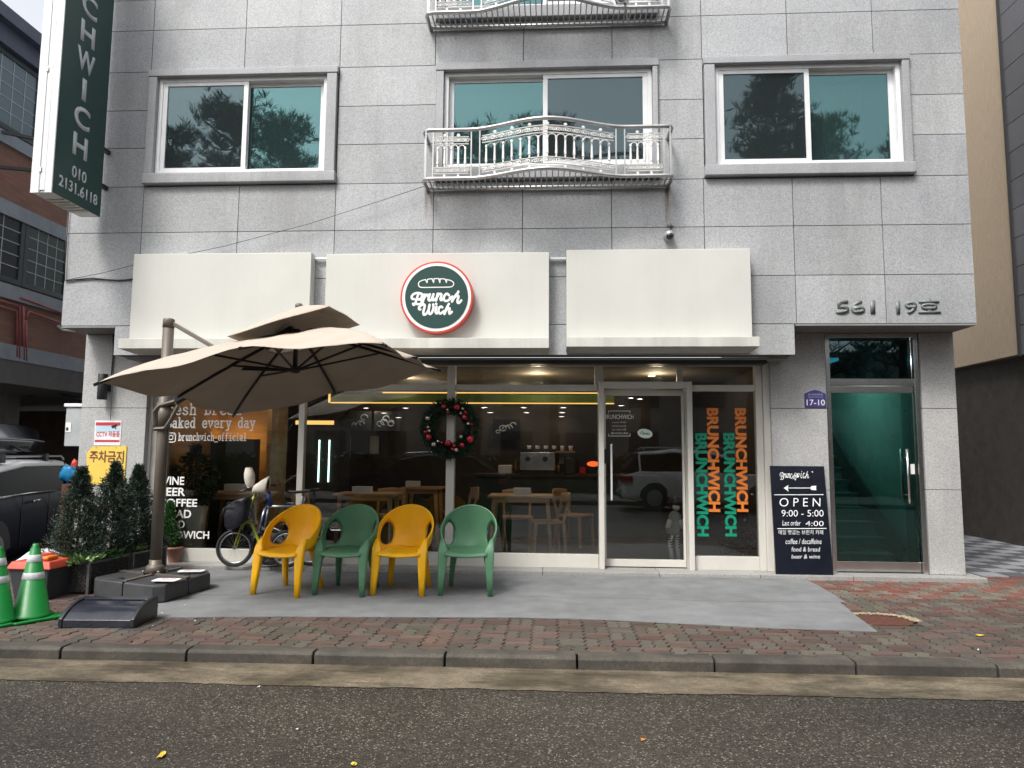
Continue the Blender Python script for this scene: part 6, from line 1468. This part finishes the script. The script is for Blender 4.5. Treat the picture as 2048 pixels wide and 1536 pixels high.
def wchair(px, Y, rz, label, zs=.50):
    q = at(px, 1000, Y); t = thing('wooden_chair', label, 'chair', (0,0,0), group='wooden chairs around the cafe tables')
    MB().box(-.21,-.2,.42,.21,.2,.45).build('seat', M['wood'], t, local=True, bev=.01)
    for sx in (-1, 1):
        MB().taper((sx*.20,-.19,0),(sx*.18,-.17,.42),.015,.015,.02,.02).build('leg', M['wood'], t, local=True); MB().taper((sx*.20,.22,0),(sx*.18,.19,.42),.015,.015,.02,.02).build('leg', M['wood'], t, local=True)
        MB().bar((sx*.18,.19,.45),(sx*.19,.26,.74),.03).build('back_post', M['wood'], t, local=True)
    m_ = MB(); m_.grid(lambda u, v: (-.21+.42*u, .27-.06*math.cos((u-.5)*math.pi)*-1-.02, .62+.17*v+.02*math.sin(u*math.pi)), 10, 4); m_.build('backrest', M['wood'], t, smooth=True, solid=.018, local=True)
    t.location = (q.x, Y, .053); t.rotation_euler = (0,0,R(rz)); return t
table(665, 788, 987, 9.35, 'wooden cafe table behind the glass, left of the wreath mullion'); tbox(704, 741, 973, 989, 9.45, 'white box on the cafe table left of the wreath mullion')
table(975, 1107, 991, 9.15, 'wooden cafe table behind the glass, right of the wreath mullion'); tbox(1027, 1061, 976, 992, 9.3, 'white box on the cafe table right of the wreath mullion')
table(400, 520, 985, 9.2, 'cafe table behind the left window, beside the bicycles'); tbox(448, 485, 968, 983, 9.3, 'white box on the cafe table behind the left window')
table(800, 880, 975, 10.4, 'cafe table deeper in the shop, behind the yellow armchair in the middle'); tbox(811, 838, 962, 974, 10.5, 'white box on the deeper cafe table')
wchair(1092, 9.35, -78, 'light wooden chair facing the right cafe table from its right side'); wchair(1035, 9.95, 5, 'light wooden chair on the far side of the right cafe table')
wchair(635, 9.25, 80, 'light wooden chair at the left end of the left cafe table'); wchair(770, 9.95, -8, 'light wooden chair on the far side of the left cafe table'); wchair(915, 10.6, -70, 'wooden chair deeper in the shop, right of the far table'); wchair(1150, 10.4, 60, 'wooden chair deeper in the shop, right of the right cafe table')
# counter, menu screens, papers
t = thing('shop_counter', 'long dark counter across the back of the shop with a pale top', 'counter', (0, 11.4, .05)); a = at(980, 948, 11.3)
MB().box(-1.2, 11.3, .054, 1.7, 11.9, a.z-.04).build('front', dkw, t); MB().box(-1.25, 11.25, a.z-.04, 1.72, 11.95, a.z).build('counter_top', brw, t)
q = at(1187, 928, 11.2); blob('orange_lamp', 'small orange glowing lamp on the counter', 'lamp', (q.x, 11.3, q.z), .075, (1.3,.8,.55), emit('orange_glow', (1, .12, .02), .9), .0, 1)
for px0, px1, py0, py1, lb in ((740, 757, 872, 908, 'left'), (690, 700, 872, 915, 'middle'), (1118, 1128, 905, 928, 'right')):
    a = at(px0, py0, 12.5); b = at(px1, py1, 12.5); tag(MB().box(a.x, 12.5, b.z, b.x, 12.52, a.z).build('menu_poster', pm('poster_paper', (.35,.34,.31), .7)), {'left': 'pale poster on the back wall of the shop, left of the wreath', 'middle': 'narrow pale poster on the back wall beside the fridge', 'right': 'small pale paper on the back wall left of the door'}[lb], 'poster', 'papers on the back wall of the shop')
ctz = at(980, 948, 11.3).z
def clutter(px, w_, h_, d_, mat, nm, lb, cat, grp=None):
    q = at(px, 940, 11.4); m_ = MB(); m_.box(q.x-w_/2, 11.35, ctz+.002, q.x+w_/2, 11.35+d_, ctz+h_); tag(m_.build(nm, mat, bev=min(w_, h_)*.12), lb, cat, grp)
q = at(1075, 940, 11.4); t = thing('coffee_machine', 'steel coffee machine on the shop counter', 'coffee machine', (q.x, 11.4, ctz))
MB().box(q.x-.28, 11.35, ctz+.05, q.x+.28, 11.75, ctz+.36).build('body', M['chrome'], t, bev=.02); MB().box(q.x-.30, 11.33, ctz+.36, q.x+.30, 11.77, ctz+.40).build('cup_tray', M['black'], t)
for s_ in (-.15, .12): MB().cyl((q.x+s_, 11.30, ctz+.24), (q.x+s_, 11.36, ctz+.24), .04, 12).build('group_head', M['black'], t)
MB().box(q.x-.26, 11.37, ctz+.002, q.x+.26, 11.7, ctz+.05).build('foot', M['black'], t)
clutter(1140, .16, .26, .2, M['black'], 'coffee_grinder', 'black grinder beside the coffee machine on the counter', 'grinder')
clutter(1010, .22, .14, .2, M['pvc'], 'white_box', 'white box on the left of the shop counter', 'box')
clutter(1165, .10, .12, .1, redb if 'redb' in globals() else M['redink'], 'red_tin', 'small red tin at the right of the shop counter', 'tin')
for i_, (px, hh) in enumerate(((1031, .22), (1041, .25), (1050, .21), (1108, .24), (1117, .2))):
    q = at(px, 940, 11.4); tag(MB().lathe([(.03, ctz+.002), (.032, ctz+hh*.6), (.012, ctz+hh*.75), (.012, ctz+hh)], q.x, 11.45, 10).build('bottle', pm('amber_bottle', (.16,.09,.02), .2), smooth=True), 'amber bottle on the shop counter', 'bottle', 'bottles on the shop counter')
for px0, px1, py0, py1, lb in ((690, 742, 822, 862, 'left'), (748, 800, 822, 862, 'middle'), (985, 1040, 838, 880, 'right')):
    a = at(px0, py0, 12.4); b = at(px1, py1, 12.4); t = thing('menu_screen', 'dark menu board with chalk doodles on the back wall, the '+lb+' one', 'menu board', ((a.x+b.x)/2, 12.4, b.z), group='menu boards on the back wall')
    MB().box(a.x, 12.42, b.z, b.x, 12.45, a.z).build('panel', M['chalkboard'], t)
    cs2 = []
    for k_ in range(5):
        cx = a.x+.08+(b.x-a.x-.16)*random.random(); cz = b.z+.08+(a.z-b.z-.16)*random.random(); rr_ = random.uniform(.03, .07)
        cs2.append([(cx+rr_*math.cos(v*.8), cz+rr_*.8*math.sin(v*.8)) for v in range(random.randint(5, 9))])
    strokes(cs2, lambda u, v: (u, 12.415, v), .008, M['letter_grey'], t, 'chalk_doodle')
t = thing('wall_shelf', 'wooden shelf with cups on the back wall of the shop', 'shelf', (.2, 12.3, 1.6)); a = at(1050, 905, 12.3); b = at(1150, 905, 12.3)
MB().box(a.x, 12.25, a.z, b.x, 12.55, a.z+.03).build('board', M['wood'], t)
for k_ in range(6):
    x_ = a.x+.07+k_*(b.x-a.x-.14)/5; tag(MB().lathe([(.03, a.z+.032), (.04, a.z+.12)], x_, 12.38, 10).build('cup', M['pvc'], smooth=True), 'white cup on the shelf at the back of the shop', 'cup', 'cups on the shelf')
# indoor plant in a tall white planter
py_ = 8.95; a = at(382, 1012, py_); t = thing('white_planter', 'tall white planter with a leafy plant inside the left window', 'planter', (a.x, py_, .053)); wv = at(410, 1012, py_).x-a.x
MB().lathe([(wv*.66, .053), (wv*.75, .2), (wv, a.z), (wv*.9, a.z), (0, a.z-.03)], a.x, py_+.05, 28, cap=False).build('pot', pm('white_ceramic', (.62,.68,.66), .3), t, smooth=True)
t2 = thing('indoor_plant', 'dark leafy plant growing from the tall white planter', 'plant', (a.x, py_, a.z)); mb = MB()
for i in range(1500):
    h = random.random(); th = random.uniform(0, 6.28); rr_ = random.uniform(0, .27)*(math.sin(min(1, h*1.1+.08)*math.pi)**.5+.15)
    q = random.uniform(.6, 2.2 if random.random() < .2 else 1.2); mb.col = (q, q, q)
    mb.leaf((a.x+rr_*math.cos(th), py_+.05+rr_*math.sin(th)*.8, a.z+.02+h*.75), (math.cos(th), math.sin(th), random.uniform(-.8, .8)), random.uniform(.04, .09), random.uniform(.010, .02))
mb.build('leaves', M['houseplant'], t2)
for k_ in range(5): th = k_*1.3; MB().tube([(a.x, py_+.05, a.z-.02), (a.x+.05*math.cos(th), py_+.05, a.z+.35), (a.x+.13*math.cos(th), py_+.05+.08*math.sin(th), a.z+.68)], .006, 5).build('stem', M['bark'], t2)
# small christmas tree behind the lettering
xa_ = at(1478, 1080, 8.85); conifer('christmas_tree', 'small christmas tree standing behind the orange and green window lettering', xa_.x, 8.95, .07, .95, .26, M['wreath'], 6000, None, 33, needle=.06)
for px, py, kd in ((1452, 1015, 1), (1472, 985, 0), (1490, 1040, 1), (1460, 1060, 0), (1497, 1065, 0), (1483, 1005, 1), (1446, 1045, 0), (1505, 990, 1)):
    q = at(px, py, 8.78); tag(MB().ball(q, .022, 12).build('bauble', redb if kd == 0 else silb, smooth=True), ('red' if kd == 0 else 'silver')+' bauble on the small christmas tree behind the lettering', 'bauble', ('red' if kd == 0 else 'silver')+' baubles on the small tree')
# soft striped-leg doll by the door
q = atz(1352, 1118, .06); dy = 8.66; dx = at(1350, 1060, dy).x; t = thing('soft_doll', 'grey cloth winter doll with striped legs standing inside the shop door', 'doll', (dx, dy, .06))
dg_ = pm('grey_plush', (.30,.30,.29), .9, bump=.4); dw_ = pm('white_plush', (.62,.62,.60), .9); 
zd = lambda py: at(1350, py, dy).z
MB().ball((dx, dy, zd(1035)), .075, 12, (1,.8,1.1)).ball((dx-.02, dy, zd(1055)), .10, 12, (.95,.7,1.0)).build('body', dg_, t, smooth=True); MB().ball((dx+.02, dy, zd(1014)), .045, 14).build('head', dw_, t, smooth=True)
MB().tube([(dx+.02, dy, zd(1010)), (dx+.03, dy, zd(1000)), (dx+.0, dy, zd(992))], [.048, .03, .008], 10).build('hat', M['dark'], t, smooth=True)
for s in (-1, 1):
    l_ = MB().tube([(dx+s*.03, dy, zd(1066)), (dx+s*.045-.02, dy, zd(1085)), (dx+s*.04, dy, .10)], .024, 8).build('leg', dw_, t, smooth=True)
    m_ = MB(); [m_.tube([(dx+s*.045-.02+.01*k_*.2, dy, zd(1068+5*k_)), (dx+s*.045-.02+.01*k_*.2, dy, zd(1068+5*k_+2))], .0255, 8) for k_ in range(6)]; m_.build('stripes', M['black'], l_)
    MB().ball((dx+s*.045, dy-.02, .082), .03, 10, (1,1.5,.8)).build('shoe', dg_, t, smooth=True); MB().tube([(dx+s*.06, dy-.02, zd(1040)), (dx+s*.09, dy-.05, zd(1055))], .03, 8).build('arm', dw_, t, smooth=True)

# ================================================================== ACROSS THE STREET (seen mirrored in the glass)
xr_ = at(1245, 960, 18.5).x
car('white suv parked across the street, mirrored in the shop door', [(0,.35,.62,.72),(.10,.3,.92,.84),(.5,.25,1.02,.89),(2.2,.25,1.02,.9),(3.4,.25,.98,.88),(4.2,.3,.84,.82),(4.5,.4,.6,.7)],
    [(.12,1.0,1.10,.76,.66),(.5,1.02,1.50,.80,.64),(1.4,1.03,1.58,.82,.66),(2.3,1.02,1.54,.82,.65),(2.8,1.01,1.40,.80,.64),(3.4,.98,1.0,.76,.66)], whitep, whitep, .89, (.85, 3.55), .34, (xr_, -2.6, -.085), 0, 'cars parked across the street',
    lights=[('tail_lamp', redl, (-.02,.45,.72,.30,.90,.90)), ('tail_lamp', redl, (-.02,-.90,.72,.30,-.45,.90)), ('head_lamp', clearl, (4.1,.5,.66,.4+3.9,.84,.80)), ('bumper', M['black'], (-.03,-.7,.3,.05,.7,.45))])
xd_ = at(640, 960, 18.5).x
car('dark saloon parked across the street, mirrored in the middle shop window', [(0,.35,.62,.70),(.10,.3,.88,.82),(.6,.25,.95,.87),(2.2,.25,.94,.88),(3.5,.25,.90,.86),(4.3,.3,.76,.80),(4.6,.4,.55,.7)],
    [(.35,.93,.98,.74,.62),(.9,.94,1.34,.78,.60),(1.6,.95,1.42,.80,.62),(2.4,.94,1.40,.80,.62),(2.9,.93,1.28,.78,.60),(3.5,.90,.93,.74,.62)], navy, navy, .87, (.85, 3.65), .32, (xd_+4.9, -2.6, -.085), R(180), 'cars parked across the street',
    lights=[('tail_lamp', redl, (-.02,.45,.66,.22,.88,.80)), ('tail_lamp', redl, (-.02,-.88,.66,.22,-.45,.80)), ('head_lamp', clearl, (4.15,.5,.6,4.45,.82,.72))])
def pine(x, y, h, seed, label, lean=0):
    rnd = random.Random(seed); t = thing('pine_tree', label, 'tree', (x, y, 0), group='pine trees across the street')
    MB().tube([(x, y, -.02), (x+lean*.3, y, h*.4), (x+lean, y, h*.97)], [.20, .14, .03], 10).build('trunk', M['bark'], t, smooth=True)
    mb = MB(); br = MB()
    for i in range(95):
        f = 1-.72*rnd.random()**1.3; a = rnd.uniform(0, 6.28); L = (1.15-f)*2.6+.5; L *= rnd.uniform(.6, 1.1); z = h*f*.96; b0 = Vector((x+lean*f, y, z)); tip = b0+Vector((math.cos(a)*L, math.sin(a)*L, L*rnd.uniform(.15, .55)))
        br.tube([b0, b0.lerp(tip, .5)-Vector((0,0,.1)), tip], [.04, .028, .012], 5)
        for k_ in range(15):
            c0 = b0.lerp(tip, rnd.uniform(.25, 1))+Vector((rnd.gauss(0,.22), rnd.gauss(0,.22), rnd.gauss(0,.12))); up = Vector((rnd.gauss(0,.4), rnd.gauss(0,.4), 1))
            for n_ in range(16):
                q = rnd.uniform(.6, 1.4); mb.col = (q, q, q); mb.leaf(c0, up+Vector((rnd.gauss(0,.7), rnd.gauss(0,.7), rnd.gauss(0,.5))), rnd.uniform(.2, .4), .012)
    mb.build('crown', M['pine'], t); br.build('branches', M['bark'], t, smooth=True)
PT = (('outermost left', -13.4, -7.2, 12.6, .3), ('second from the left', -11.2, -6.6, 13.4, .5), ('third from the left', -9.0, -7.6, 13.0, -.3), ('left of centre', -5.8, -8.6, 12.0, .3),
 ('bushy left central', -2.6, -7.4, 12.3, .2), ('bushy right central', .1, -7.0, 12.6, -.2), ('right of centre', 3.2, -8.0, 11.6, .3), ('tall and leaning, to the right', 6.4, -6.8, 13.9, .9),
 ('second from the right', 8.8, -7.4, 12.6, .2), ('outermost right', 11.4, -7.0, 11.8, .3))
for i, (w_, x, y, h, ln) in enumerate(PT): pine(x, y, h, 40+i, 'pine tree, '+w_+', across the street, mirrored in the windows', ln)
hb = MB(); hb.box(-16, -9.0, -.02, 16, -8.4, 1.3); 
t = thing('hedge', 'clipped hedge in front of the buildings across the street', 'hedge', (0, -8.8, 0)); mb = MB()
for i in range(9000): q = random.uniform(.6, 1.4); mb.col = (q, q, q); mb.leaf((random.uniform(-16, 16), -8.4+random.gauss(0,.15), random.uniform(0, 1.35)), (random.gauss(0,1), random.gauss(.5,1), random.gauss(.3,1)), .14, .04)
mb.build('leaves', M['conifer'], t); hb.build('inner_twigs', M['bark'], t)
FB = thing('apartment_block', 'pale apartment block across the street with rows of dark windows', 'building', (0, -26, 0)); M['fb'] = pm('pale_render', (.20,.195,.18), .8, grime=.2)
MB().box(-24, -34, -.02, 24, -26, 7.5).build('wall', M['fb'], FB)
for i in range(12):
    for j in range(2): MB().box(-22+i*3.8, -26.0, 1.2+j*3, -20.2+i*3.8, -25.95, 2.7+j*3).build('window', dkp.m, FB)
# street lamp post mirrored in the stair door
lx = at(1715, 950, 17.5).x; t = thing('street_lamp', 'dark ornamental street lamp post across the street', 'street lamp', (lx, -1.6, -.085)); zz = -.085
MB().lathe([(.16, zz), (.16, zz+.25), (.10, zz+.32), (.10, 1.0), (.13, 1.05), (.07, 1.15), (.05, 1.3), (.045, 3.6), (.07, 3.7)], lx, -3.9, 16).build('post', M['wfr'], t, smooth=True)
MB().lathe([(.07, 3.7), (.16, 3.75), (.19, 4.05), (.04, 4.2)], lx, -3.9, 12).build('lantern', M['pvc'], t, smooth=True)

# ================================================================== SMALL LITTER
M['leafy'] = pm('yellow_fallen_leaf', (.55,.42,.05), .7); M['leafo'] = pm('orange_fallen_leaf', (.50,.15,.02), .7); M['bit'] = pm('pale_litter', (.65,.62,.58), .8)
def litter(px, py, z, w_, h_, mat, nm, label, cat, grp, ang_=0, n=1):
    p = atz(px, py, z); mb = MB(); pts = []
    for i in range(9): a = 2*math.pi*i/9; r_ = random.uniform(.6, 1.1); pts.append(Vector((math.cos(a)*w_*r_, math.sin(a)*h_*r_, random.uniform(.002, .012))))
    rm = Matrix.Rotation(ang_, 3, 'Z'); mb.poly([p+rm@q for q in pts]); o = mb.build(nm, mat, solid=.0015); tag(o, label, cat, grp)
litter(324, 1512, -.082, .015, .055, M['leafy'], 'fallen_leaf', 'yellow torn leaf on the asphalt near the bottom left', 'leaf', 'fallen leaves on the ground', .1)
litter(706, 1531, -.082, .016, .02, M['leafy'], 'fallen_leaf', 'small yellow leaf at the bottom edge left of centre', 'leaf', 'fallen leaves on the ground')
litter(1287, 1481, -.082, .016, .013, M['leafo'], 'fallen_leaf', 'small orange leaf on the asphalt right of centre', 'leaf', 'fallen leaves on the ground', .5)
litter(1960, 1272, .004, .035, .018, M['leafy'], 'fallen_leaf', 'pale yellow leaf on the brick paving at the right', 'leaf', 'fallen leaves on the ground')
for px, py, z in ((390, 1243, .004), (428, 1239, .012), (306, 1253, .004), (324, 1227, .012), (594, 1461, -.082), (682, 1166, .012), (370, 1211, .012), (1957, 1301, .004), (517, 1375, -.075)):
    litter(px, py, z, random.uniform(.006,.012), random.uniform(.004,.008), M['bit'], 'litter_bit', 'tiny pale scrap of litter on the ground', 'litter', 'tiny pale scraps of litter on the ground', random.uniform(0, 3))
# drain grate by the kerb at the right
g_ = MB(); a = at(0,0,1); px_ = atz(2005, 1335, .0)
for o_ in bpy.data.objects:
    if o_.type == 'MESH' and o_.parent is None and 'category' not in o_ and 'kind' not in o_: o_['kind'] = 'structure'
print('objects', len(bpy.data.objects))
